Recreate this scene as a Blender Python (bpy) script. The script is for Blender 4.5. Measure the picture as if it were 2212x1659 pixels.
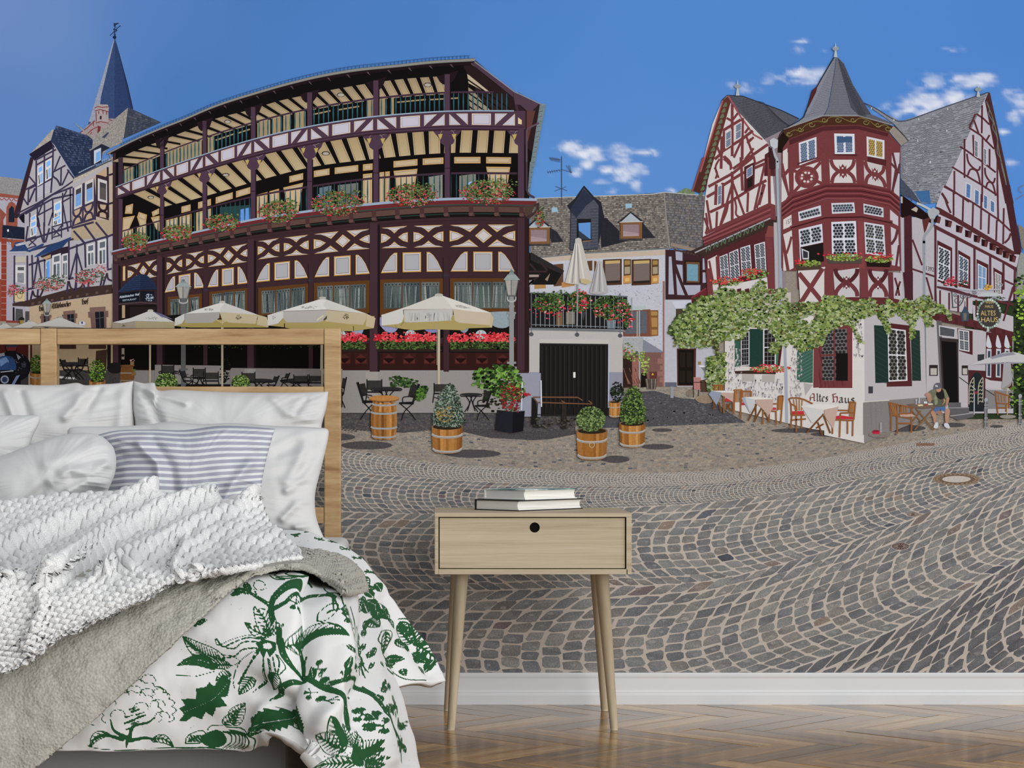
import bpy, math, random
import numpy as np
from mathutils import Vector

for o in list(bpy.data.objects):
    bpy.data.objects.remove(o, do_unlink=True)
scene = bpy.context.scene
COL = scene.collection
random.seed(7)
RNG = np.random.default_rng(7)

# ------------------------------------------------------------------ camera
CAMY, CAMZ, FPX, VPX, VPY = -5.89, 0.757, 4578.0, 939.0, 932.0
cd = bpy.data.cameras.new('camera')
cam = bpy.data.objects.new('camera', cd)
COL.objects.link(cam)
cam.location = (0, CAMY, CAMZ)
cam.rotation_euler = (math.radians(90), 0, 0)
cd.sensor_fit = 'HORIZONTAL'
cd.sensor_width = 36
cd.lens = FPX / 2212 * 36
cd.shift_x = (1106 - VPX) / 2212
cd.shift_y = (VPY - 829.5) / 2212
cd.clip_start = 0.05
scene.camera = cam

# ------------------------------------------------------------------ world and lights
world = bpy.data.worlds.new('daylight')
scene.world = world
world.use_nodes = True
bg = world.node_tree.nodes['Background']
bg.inputs[0].default_value = (0.96, 0.98, 1.0, 1)
bg.inputs[1].default_value = 0.52
sd = bpy.data.lights.new('window_daylight', 'SUN')
sd.energy = 2.6
sd.angle = math.radians(60)
sd.color = (1.0, 0.99, 0.97)
sun = bpy.data.objects.new('window_daylight', sd)
COL.objects.link(sun)
# daylight from the right hand windows, a little above and in front of the wall
dirv = Vector((-0.64, 0.72, -0.29))
sun.rotation_euler = dirv.to_track_quat('-Z', 'Y').to_euler()
sun.location = (3, -4, 3)

scene.view_settings.view_transform = 'Standard'
scene.view_settings.look = 'None'
scene.view_settings.exposure = 0.0
scene.view_settings.gamma = 1.0
scene.view_settings.use_curve_mapping = False

# ------------------------------------------------------------------ helpers
def lin(c):
    return c / 12.92 if c <= 0.04045 else ((c + 0.055) / 1.055) ** 2.4
_hc = {}
def hx(h):
    if not isinstance(h, str):
        return tuple(lin(v / 255) for v in h)
    if h not in _hc:
        _hc[h] = tuple(lin(int(h[i:i + 2], 16) / 255) for i in (0, 2, 4))
    return _hc[h]

def tag(o, label=None, cat=None, group=None, kind=None):
    for k, v in (('label', label), ('category', cat), ('group', group), ('kind', kind)):
        if v:
            o[k] = v
    return o

def link(name, me, parent=None, loc=(0, 0, 0)):
    o = bpy.data.objects.new(name, me)
    COL.objects.link(o)
    o.location = loc
    if parent:
        o.parent = parent
    return o

def mesh(name, v, f, m=None, smooth=False, uv=None):
    me = bpy.data.meshes.new(name)
    me.from_pydata([tuple(map(float, p)) for p in v], [], f)
    me.update()
    if m:
        me.materials.append(m)
    if smooth:
        me.polygons.foreach_set('use_smooth', [True] * len(me.polygons))
    return me

def px(x, y, D):
    """a point seen at photo pixel x, y that stands D metres in front of the camera plane"""
    return (np.asarray((x - VPX) * D / FPX), np.asarray(D + CAMY), np.asarray(CAMZ - (y - VPY) * D / FPX))

def P3(x, y, D):
    a, b, c = px(x, y, D)
    return Vector((float(a), float(b), float(c)))

def bevel_box(name, lo, hi, m, parent=None, b=0.002, seg=2):
    import bmesh
    bm = bmesh.new()
    bmesh.ops.create_cube(bm, size=1)
    for v in bm.verts:
        v.co = Vector([(lo[i] + hi[i]) / 2 + v.co[i] * (hi[i] - lo[i]) for i in range(3)])
    if b:
        bmesh.ops.bevel(bm, geom=bm.edges[:], offset=b, segments=seg, affect='EDGES', profile=0.5)
    me = bpy.data.meshes.new(name)
    bm.to_mesh(me)
    bm.free()
    me.materials.append(m)
    return link(name, me, parent)

def empty(name, loc=(0, 0, 0)):
    o = bpy.data.objects.new(name, None)
    o.empty_display_size = 0.05
    COL.objects.link(o)
    o.location = loc
    return o

# value noise in numpy
_lat = RNG.random((256, 256))
def vnoise(x, y):
    x = np.asarray(x, float); y = np.asarray(y, float)
    xi = np.floor(x).astype(int); yi = np.floor(y).astype(int)
    fx = x - xi; fy = y - yi
    fx = fx * fx * (3 - 2 * fx); fy = fy * fy * (3 - 2 * fy)
    g = lambda a, b: _lat[a % 256, b % 256]
    return (g(xi, yi) * (1 - fx) * (1 - fy) + g(xi + 1, yi) * fx * (1 - fy)
            + g(xi, yi + 1) * (1 - fx) * fy + g(xi + 1, yi + 1) * fx * fy)
def fbm(x, y, o=4):
    s = 0; a = 0.5; t = 0
    for i in range(o):
        s = s + a * vnoise(x * 2 ** i + 17.3 * i, y * 2 ** i + 5.1 * i); t += a; a *= 0.5
    return s / t

# ------------------------------------------------------------------ materials
def mat(name, rough=0.6, spec=0.3):
    m = bpy.data.materials.new(name)
    m.use_nodes = True
    nt = m.node_tree
    b = nt.nodes['Principled BSDF']
    b.inputs['Roughness'].default_value = rough
    b.inputs['Specular IOR Level'].default_value = spec
    return m, nt, b

def nd(nt, t, **kw):
    n = nt.nodes.new(t)
    for k, v in kw.items():
        if k in n.inputs:
            n.inputs[k].default_value = v
        else:
            setattr(n, k, v)
    return n

def ramp(nt, stops, fac=None):
    r = nt.nodes.new('ShaderNodeValToRGB')
    e = r.color_ramp.elements
    while len(e) < len(stops):
        e.new(0.5)
    for i, (p, c) in enumerate(stops):
        e[i].position = p
        e[i].color = (*hx(c), 1)
    if fac is not None:
        nt.links.new(fac, r.inputs[0])
    return r

def bump(nt, b, h, s=0.3, d=0.01):
    n = nd(nt, 'ShaderNodeBump', Strength=s, Distance=d)
    nt.links.new(h, n.inputs['Height'])
    nt.links.new(n.outputs[0], b.inputs['Normal'])

def mat_plain(name, c, rough=0.6, spec=0.3, noise=0.0, scale=40):
    m, nt, b = mat(name, rough, spec)
    if noise:
        tc = nd(nt, 'ShaderNodeTexCoord')
        n = nd(nt, 'ShaderNodeTexNoise', Scale=scale, Detail=4)
        nt.links.new(tc.outputs['Object'], n.inputs['Vector'])
        r, g, bb = hx(c)
        mx = nd(nt, 'ShaderNodeMixRGB')
        mx.inputs[1].default_value = (r * (1 - noise), g * (1 - noise), bb * (1 - noise), 1)
        mx.inputs[2].default_value = (min(1, r * (1 + noise)), min(1, g * (1 + noise)), min(1, bb * (1 + noise)), 1)
        nt.links.new(n.outputs[0], mx.inputs[0])
        nt.links.new(mx.outputs[0], b.inputs['Base Color'])
    else:
        b.inputs['Base Color'].default_value = (*hx(c), 1)
    return m

def mat_wood(name, stops, axis=0, stretch=14, scale=3.0, warp=0.6, rough=0.45, spec=0.3, rnd=0.0, fine=1.0):
    """grain that runs along the given local axis"""
    m, nt, b = mat(name, rough, spec)
    tc = nd(nt, 'ShaderNodeTexCoord')
    oi = nd(nt, 'ShaderNodeObjectInfo')
    mp = nd(nt, 'ShaderNodeMapping')
    sc = [stretch * scale] * 3
    sc[axis] = scale
    mp.inputs['Scale'].default_value = sc
    ad = nd(nt, 'ShaderNodeVectorMath', operation='ADD')
    mu = nd(nt, 'ShaderNodeVectorMath', operation='SCALE')
    mu.inputs[0].default_value = (7.3, 3.1, 5.7)
    nt.links.new(oi.outputs['Random'], mu.inputs['Scale'])
    nt.links.new(tc.outputs['Object'], ad.inputs[0])
    nt.links.new(mu.outputs[0], ad.inputs[1])
    nt.links.new(ad.outputs[0], mp.inputs[0])
    n1 = nd(nt, 'ShaderNodeTexNoise', Scale=0.55, Detail=5, Roughness=0.6, Distortion=warp)
    nt.links.new(mp.outputs[0], n1.inputs['Vector'])
    n2 = nd(nt, 'ShaderNodeTexNoise', Scale=3.2, Detail=6, Roughness=0.7)
    nt.links.new(mp.outputs[0], n2.inputs['Vector'])
    mm = nd(nt, 'ShaderNodeMath', operation='MULTIPLY_ADD')
    nt.links.new(n2.outputs[0], mm.inputs[0])
    mm.inputs[1].default_value = 0.45 * fine
    nt.links.new(n1.outputs[0], mm.inputs[2])
    sub = nd(nt, 'ShaderNodeMath', operation='SUBTRACT')
    nt.links.new(mm.outputs[0], sub.inputs[0])
    sub.inputs[1].default_value = 0.225 * fine
    fac = sub.outputs[0]
    if rnd:
        rr = nd(nt, 'ShaderNodeMath', operation='MULTIPLY_ADD')
        nt.links.new(oi.outputs['Random'], rr.inputs[0])
        rr.inputs[1].default_value = rnd
        sb = nd(nt, 'ShaderNodeMath', operation='SUBTRACT')
        nt.links.new(fac, sb.inputs[0]); sb.inputs[1].default_value = rnd / 2
        nt.links.new(sb.outputs[0], rr.inputs[2])
        fac = rr.outputs[0]
    r = ramp(nt, stops, fac)
    nt.links.new(r.outputs[0], b.inputs['Base Color'])
    bump(nt, b, n2.outputs[0], 0.08, 0.002)
    return m, nt, b

M_WHITE = mat_plain('white_paint', 'd8dadd', 0.35, 0.4)
M_WALL = mat_plain('wall_paint', 'd2d0cc', 0.8, 0.2, 0.02, 60)
M_FLOORBASE = mat_plain('floor_joint', '2a1d10', 0.6, 0.2)
M_PLANK, _nt, _b = mat_wood('oak_plank', [(0.20, '3f2a12'), (0.40, '7a5526'), (0.56, '9e7236'), (0.76, 'c69a56')],
                            axis=0, stretch=16, scale=2.6, warp=0.8, rough=0.22, spec=0.75, rnd=0.34, fine=1.7)
_b.inputs['Coat Weight'].default_value = 0.35
_b.inputs['Coat Roughness'].default_value = 0.12
M_NIGHT, _, _ = mat_wood('pale_ash_wood', [(0.25, '9f9077'), (0.42, 'b0a188'), (0.56, 'b9ab92'), (0.8, 'c4b8a2')],
                         axis=0, stretch=48, scale=1.9, warp=0.5, fine=1.7, rough=0.55, spec=0.25)
M_NIGHTV, _, _ = mat_wood('pale_ash_leg', [(0.25, '9f9077'), (0.42, 'b0a188'), (0.56, 'b9ab92'), (0.8, 'c4b8a2')],
                          axis=2, stretch=22, scale=2.4, warp=0.3, rough=0.5, spec=0.25)
BW = [(0.22, '8c6a45'), (0.38, 'a68660'), (0.55, 'b3966e'), (0.78, 'c2a884')]
M_BEDX, _, _ = mat_wood('bed_wood_rail', BW, axis=0, stretch=11, scale=2.2, warp=2.2, rough=0.5, spec=0.25, fine=1.7)
M_BEDZ, _, _ = mat_wood('bed_wood_post', BW, axis=0, stretch=8, scale=3.2, warp=1.6, rough=0.5, spec=0.25, fine=1.7)

def cloth_mat(name, c, bs=0.15, bscale=900, noise=0.02):
    m, nt, b = mat(name, 0.9, 0.12)
    tc = nd(nt, 'ShaderNodeTexCoord')
    n = nd(nt, 'ShaderNodeTexNoise', Scale=bscale, Detail=2)
    nt.links.new(tc.outputs['Object'], n.inputs['Vector'])
    b.inputs['Base Color'].default_value = (*hx(c), 1)
    bump(nt, b, n.outputs[0], bs, 0.001)
    return m
M_COTTON = cloth_mat('white_cotton', 'c8c8c8')
M_SHEET = cloth_mat('mattress_cover', 'd9dadb')
M_BASE = cloth_mat('bed_base_fabric', '8e8f92', 0.2, 400)
# ------------------------------------------------------------------ room shell
WS = 5.89 / FPX          # metres per photo pixel on the wall plane
def wallpt(x, y, d=0.0):
    return ((x - VPX) * WS, -d, CAMZ - (y - VPY) * WS)

wb = bevel_box('wall_back', (-3.0, 0.0, 0.0), (3.2, 0.12, 2.75), M_WALL, None, 0)
tag(wb, 'back wall behind the bed', None, None, 'structure')

# skirting board, extruded profile
prof = [(0.0, 0.0), (0.019, 0.0), (0.019, 0.026), (0.0185, 0.0295), (0.016, 0.032), (0.0165, 0.0345), (0.015, 0.036),
        (0.0135, 0.040), (0.013, 0.072), (0.0145, 0.078), (0.0145, 0.0845), (0.013, 0.0872), (0.0, 0.0872)]
vs = []; fs = []
for xx in (-3.0, 3.2):
    vs += [(xx, -a, z) for a, z in prof]
n = len(prof)
for i in range(n - 1):
    fs.append((i, i + 1, n + i + 1, n + i))
bb = link('baseboard_back', mesh('baseboard_back', vs, fs, M_WHITE))
tag(bb, 'white moulded skirting board below the mural', None, None, 'structure')

fl = bevel_box('floor', (-3.0, -4.6, -0.03), (3.2, 0.0, -0.004), M_FLOORBASE, None, 0)
tag(fl, 'oak herringbone parquet floor', None, None, 'structure')
KH, WH = 5, 0.0735
LH = KH * WH
def plank_mesh(name):
    g = 0.0004
    b = 0.0009
    x0, x1, y0, y1 = -LH / 2 + g, LH / 2 - g, -WH / 2 + g, WH / 2 - g
    v = [(x0, y0, -0.01), (x1, y0, -0.01), (x1, y1, -0.01), (x0, y1, -0.01),
         (x0, y0, -b * .5), (x1, y0, -b * .5), (x1, y1, -b * .5), (x0, y1, -b * .5),
         (x0 + b, y0 + b, 0), (x1 - b, y0 + b, 0), (x1 - b, y1 - b, 0), (x0 + b, y1 - b, 0)]
    f = [(8, 9, 10, 11)]
    for i in range(4):
        j = (i + 1) % 4
        f += [(i, j, 4 + j, 4 + i), (4 + i, 4 + j, 8 + j, 8 + i)]
    return v, f
pv, pf = plank_mesh('plank')
pme = mesh('plank', pv, pf, M_PLANK)
far = []
NP = 0
for bq in range(-70, 71):
    for m_ in range(-9, 10):
        for kind in (0, 1):
            if kind == 0:
                a0 = bq + 2 * KH * m_
                ca, cb = a0 + KH / 2, bq + 0.5
            else:
                a = bq
                ca, cb = a + 0.5, a - 2 * KH + 1 - 2 * KH * m_ + KH / 2
            u, v = ca * WH, cb * WH
            X = (u + v) / math.sqrt(2) + 0.31
            Y = (v - u) / math.sqrt(2) - 0.02
            ang = -math.pi / 4 + (math.pi / 2 if kind else 0)
            if not (-2.9 < X < 3.1 and -4.3 < Y < 0.1):
                continue
            if -0.35 < X < 2.0 and -1.55 < Y:
                o = link('plank', pme, fl, (X, Y, random.uniform(-0.0004, 0.0004)))
                o.rotation_euler = (random.uniform(-1, 1) * 0.003, random.uniform(-1, 1) * 0.0012, ang + (math.pi if random.random() < .5 else 0))
                NP += 1
            else:
                far.append((X, Y, ang))
vs = []; fs = []
for X, Y, ang in far:
    k = len(vs); c, s = math.cos(ang), math.sin(ang)
    vs += [(X + c * x - s * y, Y + s * x + c * y, z) for x, y, z in pv]
    fs += [tuple(k + i for i in q) for q in pf]
fo = link('plank_field', mesh('plank_field', vs, fs, M_PLANK), fl)
fo['kind'] = 'stuff'
print('planks', NP, len(far))
# ------------------------------------------------------------------ photo mural on the wall (a flat print)
M_PRINT, _nt, _b = mat('mural_print', 0.85, 0.06)
_at = nd(_nt, 'ShaderNodeAttribute', attribute_name='Col')
_tc = nd(_nt, 'ShaderNodeTexCoord')
_n1 = nd(_nt, 'ShaderNodeTexNoise', Scale=260, Detail=4, Roughness=0.65)
_nt.links.new(_tc.outputs['Object'], _n1.inputs['Vector'])
_m1 = nd(_nt, 'ShaderNodeMath', operation='SUBTRACT'); _m1.inputs[1].default_value = 0.5
_nt.links.new(_n1.outputs[0], _m1.inputs[0])
_m2 = nd(_nt, 'ShaderNodeMath', operation='MULTIPLY')
_nt.links.new(_m1.outputs[0], _m2.inputs[0]); _nt.links.new(_at.outputs['Alpha'], _m2.inputs[1])
_m3 = nd(_nt, 'ShaderNodeMath', operation='MULTIPLY_ADD'); _m3.inputs[1].default_value = 4.0; _m3.inputs[2].default_value = 1.0
_nt.links.new(_m2.outputs[0], _m3.inputs[0])
_vm = nd(_nt, 'ShaderNodeVectorMath', operation='SCALE')
_nt.links.new(_at.outputs['Color'], _vm.inputs[0]); _nt.links.new(_m3.outputs[0], _vm.inputs['Scale'])
_nt.links.new(_vm.outputs[0], _b.inputs['Base Color'])

mural = empty('photo_mural', (0, 0, 0))
tag(mural, 'wall-wide photo mural of half-timbered houses on a cobbled square under blue sky', 'mural')
STEP = 5e-6
MICRO = 7e-7
INK = 1.0

def S(s):
    a = [float(q) for q in s.split()]
    return list(zip(a[0::2], a[1::2]))
def Z(ox, oy, sc):
    return lambda s: [(ox + x * sc, oy + y * sc) for x, y in S(s)]
R1, R2, R3 = Z(0, 30, .16275), Z(0, 280, .12658), Z(0, 480, .14467)
R4, R5, R6 = Z(230, 180, .15068), Z(230, 400, .15068), Z(540, 110, .14467)
R7, R8, S1 = Z(540, 340, .14467), Z(840, 100, .15823), Z(840, 350, .15823)
S2, S3, S4 = Z(800, 560, .17179), Z(240, 560, .17179), Z(540, 560, .14467)
S5, S6, S7, S8 = Z(720, 740, .217), Z(1120, 300, .18987), Z(1120, 560, .18987), Z(1140, 780, .18987)
Q1, Q2, Q3 = Z(1480, 80, .17179), Z(1480, 340, .17179), Z(1440, 580, .17179)
Q4, Q5, Q6 = Z(1650, 60, .16275), Z(1840, 160, .16878), Z(1660, 330, .15371)
Q7, Q8 = Z(1880, 400, .1507), Z(1780, 600, .1953)
U1, U2, U6 = Z(1500, 800, .18083), Z(1840, 780, .16817), Z(0, 640, .18083)

def cvf(s):
    p = np.array(S(s) if isinstance(s, str) else s, float)
    x, y = p[:, 0], p[:, 1]
    m = np.gradient(y, x)
    def f(t):
        t = np.asarray(t, float)
        i = np.clip(np.searchsorted(x, t) - 1, 0, len(x) - 2)
        h = x[i + 1] - x[i]; u = np.clip((t - x[i]) / h, 0, 1)
        r = ((1 + 2 * u) * (1 - u) ** 2 * y[i] + u * (1 - u) ** 2 * h * m[i] + u * u * (3 - 2 * u) * y[i + 1] + u * u * (u - 1) * h * m[i + 1])
        r = np.where(t < x[0], y[0] + (t - x[0]) * m[0], np.where(t > x[-1], y[-1] + (t - x[-1]) * m[-1], r))
        return float(r) if r.ndim == 0 else r
    return f

def smooth(pts, n=5, closed=False):
    """catmull-rom through points"""
    out = []; N = len(pts); rng = range(N if closed else N - 1)
    g = (lambda i: pts[i % N]) if closed else (lambda i: pts[min(max(i, 0), N - 1)])
    for i in rng:
        a, b, c, d = g(i - 1), g(i), g(i + 1), g(i + 2)
        for k in range(n):
            t = k / n
            out.append(tuple(0.5 * (2 * b[j] + (c[j] - a[j]) * t + (2 * a[j] - 5 * b[j] + 4 * c[j] - d[j]) * t * t + (3 * b[j] - a[j] - 3 * c[j] + d[j]) * t ** 3) for j in (0, 1)))
    if not closed:
        out.append(pts[-1])
    return out

class Pr:
    def __init__(s, name, L, label=None):
        s.name, s.L, s.label = name, L, label
        s.v = []; s.f = []; s.c = []; s.k = 0; s.auto = True
    def up(s, k=1):
        s.L += k
        return s
    def P(s, pts, col, n=0.0, dl=0):
        if len(pts) < 3: return s
        if s.auto and dl == 0 and len(pts) > 3:
            xs = [q[0] for q in pts]; ys = [q[1] for q in pts]
            if (max(xs) - min(xs)) * (max(ys) - min(ys)) > 420 and min(max(xs) - min(xs), max(ys) - min(ys)) > 9: s.L += 1
        s.k = (s.k + 1) % 5
        k = len(s.v); y = -(0.0006 + (s.L + dl) * STEP + s.k * MICRO)
        for a, b in pts:
            s.v.append(((a - VPX) * WS, y, CAMZ - (b - VPY) * WS))
        if isinstance(col, list):
            s.c += [(*hx(q), n) for q in col]
        else:
            s.c += [(*hx(col), n)] * len(pts)
        s.f.append(tuple(range(k, k + len(pts))))
        return s
    def N(s, pts, col, n=0.0):
        s.L += 1
        return s.P(pts, col, n)
    def Ln(s, pts, w, col, n=0.0, dl=0, w2=None):
        """a stroke of width w along a polyline"""
        N = len(pts)
        if N < 2: return s
        Lf, Rt = [], []
        for i in range(N):
            a = pts[max(i - 1, 0)]; b = pts[min(i + 1, N - 1)]
            dx, dy = b[0] - a[0], b[1] - a[1]; l = math.hypot(dx, dy) or 1
            ww = w if w2 is None else w + (w2 - w) * i / (N - 1)
            ox, oy = -dy / l * ww / 2, dx / l * ww / 2
            Lf.append((pts[i][0] + ox, pts[i][1] + oy)); Rt.append((pts[i][0] - ox, pts[i][1] - oy))
        for i in range(N - 1):
            s.P([Lf[i], Lf[i + 1], Rt[i + 1], Rt[i]], col, n, dl)
        return s
    def NL(s, pts, w, col, n=0.0, w2=None):
        s.L += 1
        return s.Ln(pts, w, col, n, 0, w2)
    def R(s, x0, y0, x1, y1, col, n=0.0, dl=0):
        return s.P([(x0, y0), (x1, y0), (x1, y1), (x0, y1)], col, n, dl)
    def NR(s, *a, **k):
        s.L += 1
        return s.R(*a, **k)
    def E(s, cx, cy, rx, ry, col, n=0.0, dl=0, k=18, a0=0, a1=2 * math.pi):
        return s.P([(cx + rx * math.cos(a0 + (a1 - a0) * i / k), cy + ry * math.sin(a0 + (a1 - a0) * i / k)) for i in range(k + (a1 - a0 < 6.2))], col, n, dl)
    def band(s, f0, f1, x0, x1, col, n=0.0, k=24, dl=0):
        xs = np.linspace(x0, x1, k + 1)
        if dl == 0: s.L += 1
        au = s.auto; s.auto = False
        for a, b in zip(xs[:-1], xs[1:]):
            s.P([(a, f0(a)), (b, f0(b)), (b, f1(b)), (a, f1(a))], col, n, dl)
        s.auto = au
        return s
    def panel(s, pts, cols=('c99a52', 'd6cfc8', '5a4a52', 'c9c6cc'), ins=(1.6, 3.4, 4.2)):
        """painted plaster panel: ochre rim, light field, thin dark line"""
        s.P(pts, cols[0])
        cx = sum(p[0] for p in pts) / len(pts); cy = sum(p[1] for p in pts) / len(pts)
        rx = (max(p[0] for p in pts) - min(p[0] for p in pts)) / 2; ry = (max(p[1] for p in pts) - min(p[1] for p in pts)) / 2
        r = max(min(rx, ry), 1)
        for i, d in enumerate(ins):
            q = max(0.0, 1 - d / r) if r > d + 0.8 else 0
            if q > 0.12:
                s.P([(cx + (a - cx) * max(q, 1 - d / max(rx, 1) * 1.15), cy + (b - cy) * max(q, 1 - d / max(ry, 1) * 1.15)) for a, b in pts], cols[i + 1], 0, i + 1)
        return s
    def leaves(s, region, n, size, pal, noise=0.0, lay=6, asp=0.7):
        """scatter small leaf shaped flecks inside an ellipse (cx,cy,rx,ry) or a polygon"""
        if isinstance(region, tuple):
            cx, cy, rx, ry = region
            gen = lambda: (lambda a, r: (cx + rx * r * math.cos(a), cy + ry * r * math.sin(a)))(random.uniform(0, 6.283), math.sqrt(random.random()))
        else:
            X = [p[0] for p in region]; Y = [p[1] for p in region]
            def gen():
                for _ in range(60):
                    x, y = random.uniform(min(X), max(X)), random.uniform(min(Y), max(Y))
                    if inside(x, y, region): return x, y
                return X[0], Y[0]
        for i in range(n):
            x, y = gen(); a = random.uniform(0, 6.283); r = size * random.uniform(.55, 1.25)
            q = []
            for k in range(5):
                t = a + k * 1.2566; rr = r * random.uniform(.6, 1.1)
                q.append((x + rr * math.cos(t), y + rr * asp * math.sin(t)))
            s.P(q, random.choice(pal), noise, i % lay)
        s.L += lay
        return s
    def done(s):
        print(s.name, int(s.L), len(s.f))
        me = mesh(s.name, s.v, s.f, M_PRINT)
        ca = me.color_attributes.new('Col', 'FLOAT_COLOR', 'POINT')
        ca.data.foreach_set('color', np.array(s.c, np.float32).ravel())
        o = link(s.name, me, mural)
        if s.label: o['label'] = s.label
        return o

def inside(x, y, poly):
    c = False; j = len(poly) - 1
    for i in range(len(poly)):
        xi, yi = poly[i]; xj, yj = poly[j]
        if (yi > y) != (yj > y) and x < (xj - xi) * (y - yi) / (yj - yi) + xi: c = not c
        j = i
    return c

def Qd(q):
    """bilinear patch from corners tl tr br bl"""
    return lambda u, v: (q[0][0] * (1 - u) * (1 - v) + q[1][0] * u * (1 - v) + q[2][0] * u * v + q[3][0] * (1 - u) * v,
                         q[0][1] * (1 - u) * (1 - v) + q[1][1] * u * (1 - v) + q[2][1] * u * v + q[3][1] * (1 - u) * v)
def sub(Q, u0, v0, u1, v1):
    return [Q(u0, v0), Q(u1, v0), Q(u1, v1), Q(u0, v1)]

def text(p, s, x, y, h, col, slope=0.0, sx=1.0, shear=0.0, off=0.0):
    """flat lettering: left x, baseline y, cap height h"""
    cu = bpy.data.curves.new('lettering', 'FONT')
    cu.body = s; cu.size = 1.0; cu.offset = off; cu.resolution_u = 3
    ob = bpy.data.objects.new('lettering', cu)
    COL.objects.link(ob)
    bpy.context.view_layer.update()
    me = ob.evaluated_get(bpy.context.evaluated_depsgraph_get()).to_mesh()
    k = h / 0.70
    co = [(v.co.x, v.co.y) for v in me.vertices]
    for f in me.polygons:
        p.P([(x + co[i][0] * k * sx, y - co[i][1] * k + slope * co[i][0] * k * sx) for i in f.vertices], col)
    ob.evaluated_get(bpy.context.evaluated_depsgraph_get()).to_mesh_clear()
    bpy.data.objects.remove(ob, do_unlink=True); bpy.data.curves.remove(cu)

def mixc(a, b, t):
    A = [int(a[i:i + 2], 16) for i in (0, 2, 4)] if isinstance(a, str) else a
    B = [int(b[i:i + 2], 16) for i in (0, 2, 4)] if isinstance(b, str) else b
    return tuple(A[i] + (B[i] - A[i]) * t for i in range(3))

def slates(p, q, rows, cols, c0, c1, line, lw=0.7, n=0.25, jag=0.25):
    """a slated roof plane between corners tl tr br bl"""
    Q = Qd(q)
    p.N(q, c0, n)
    p.up()
    for r in range(rows):
        for c in range(cols):
            if random.random() < .75:
                o = random.uniform(0, 1) if jag else 0
                u0, u1 = (c + .05 + .5 * (r % 2)) / cols, (c + .95 + .5 * (r % 2)) / cols
                if u1 > 1: continue
                p.P(sub(Q, u0, r / rows, u1, (r + .93) / rows), mixc(c0, c1, random.random()), n)
    p.up()
    for r in range(1, rows + 1):
        pts = [Q(u / cols, min(1, (r + random.uniform(-jag, jag) * .6) / rows)) for u in range(cols + 1)]
        p.Ln(pts, lw, line)

# ---- sky with clouds (fine coloured grid)
sky = Pr('printed_sky', 0, 'deep blue summer sky with small white clouds')
sk = [(-200, -100, '7088c0'), (0, 0, '6d87bf'), (120, 60, '6688be'), (0, 250, '5b7fbb'), (60, 400, '5a82bd'), (300, 60, '527cba'), (400, 200, '4676b6'),
      (700, 100, '4a7bbd'), (600, -60, '4776b6'), (900, 40, '4a7cbe'), (1150, 120, '4e81c6'), (1100, 0, '4c7ec2'), (1250, 250, '5385ca'), (1200, 400, '5c90d0'),
      (1450, 380, '5a8bce'), (1480, 150, '5285ca'), (1700, 40, '5184ca'), (1900, 100, '4f84cb'), (2212, 60, '4d81c9'), (2200, 300, '5488cf'), (2300, 500, '5088d6'), (2600, -100, '4c7fc6')]
sp = np.array([[a, b] for a, b, _ in sk], float)
scol = np.array([hx(c) for _, _, c in sk])
gx = np.arange(-420, 2620, 5.0); gy = np.arange(-420, 560, 5.0)
XX, YY = np.meshgrid(gx, gy)
W = 1.0 / (((XX[..., None] - sp[:, 0]) ** 2 + (YY[..., None] - sp[:, 1]) ** 2) + 9000.0) ** 1.6
W /= W.sum(-1, keepdims=True)
CC = W @ scol
cl = [(1238, 319, 26, 9, 1), (1268, 330, 26, 10, 1.1), (1290, 340, 20, 9, .9), (1340, 332, 24, 14, .95), (1352, 345, 14, 14, .7), (1393, 331, 20, 7, .9), (1270, 356, 11, 8, .9),
      (1312, 366, 17, 10, .9), (1350, 372, 26, 14, 1.15), (1378, 357, 14, 9, .7), (1391, 372, 9, 5, .7), (1254, 374, 18, 9, .55), (1303, 394, 16, 6, .5), (1376, 397, 11, 11, .8),
      (1412, 403, 14, 5, .35), (1320, 412, 15, 8, .4), (1205, 378, 20, 10, .25), (1455, 413, 14, 6, .4), (1730, 160, 42, 12, .85), (1715, 168, 25, 10, .6), (1752, 178, 22, 6, .5), (1618, 190, 22, 11, .6), (1580, 186, 13, 8, .5),
      (1660, 178, 14, 6, .5), (1728, 89, 20, 5, .4), (1722, 107, 14, 7, .5), (1616, 121, 14, 4, .2), (1782, 110, 9, 4, .25), (2010, 222, 40, 15, 1.2), (2065, 213, 45, 17, 1.15),
      (1950, 240, 40, 14, .8), (1985, 238, 40, 12, .9), (2030, 182, 40, 11, .85), (2085, 180, 42, 12, 1.0), (2120, 166, 20, 7, .8), (2060, 108, 18, 6, .5), (2030, 162, 30, 8, .4),
      (2196, 208, 22, 14, .8), (2190, 255, 13, 16, .5), (2168, 284, 11, 7, .5), (2185, 350, 16, 8, .35), (1975, 180, 20, 8, .3), (2240, 230, 40, 25, .5)]
dens = np.zeros_like(XX)
for cx, cy, rx, ry, st in cl:
    dens = np.maximum(dens, st * np.exp(-(((XX - cx) / rx) ** 2 + ((YY - cy) / ry) ** 2) * .62))
nz = fbm(XX / 26 + fbm(XX / 40, YY / 25, 2), YY / 13, 5)
al = np.clip((dens * 1.35 + (nz - .5) * 2.6 * np.clip(dens * 3.0, 0, 1) - .20) * .85, 0, 1)
al = al ** 1.25 * .92
lit = np.clip(.55 + (fbm(XX / 20 + 9, YY / 12 + 2, 4) - .45) * 1.2, 0, 1)[..., None]
cc = np.array(hx('aebbdc')) * (1 - lit) + np.array(hx('e4e8f2')) * lit
CC = CC * (1 - al[..., None]) + cc * al[..., None]
ny_, nx_ = XX.shape
sky.v = [((a - VPX) * WS, -0.0004, CAMZ - (b - VPY) * WS) for a, b in zip(XX.ravel(), YY.ravel())]
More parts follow.
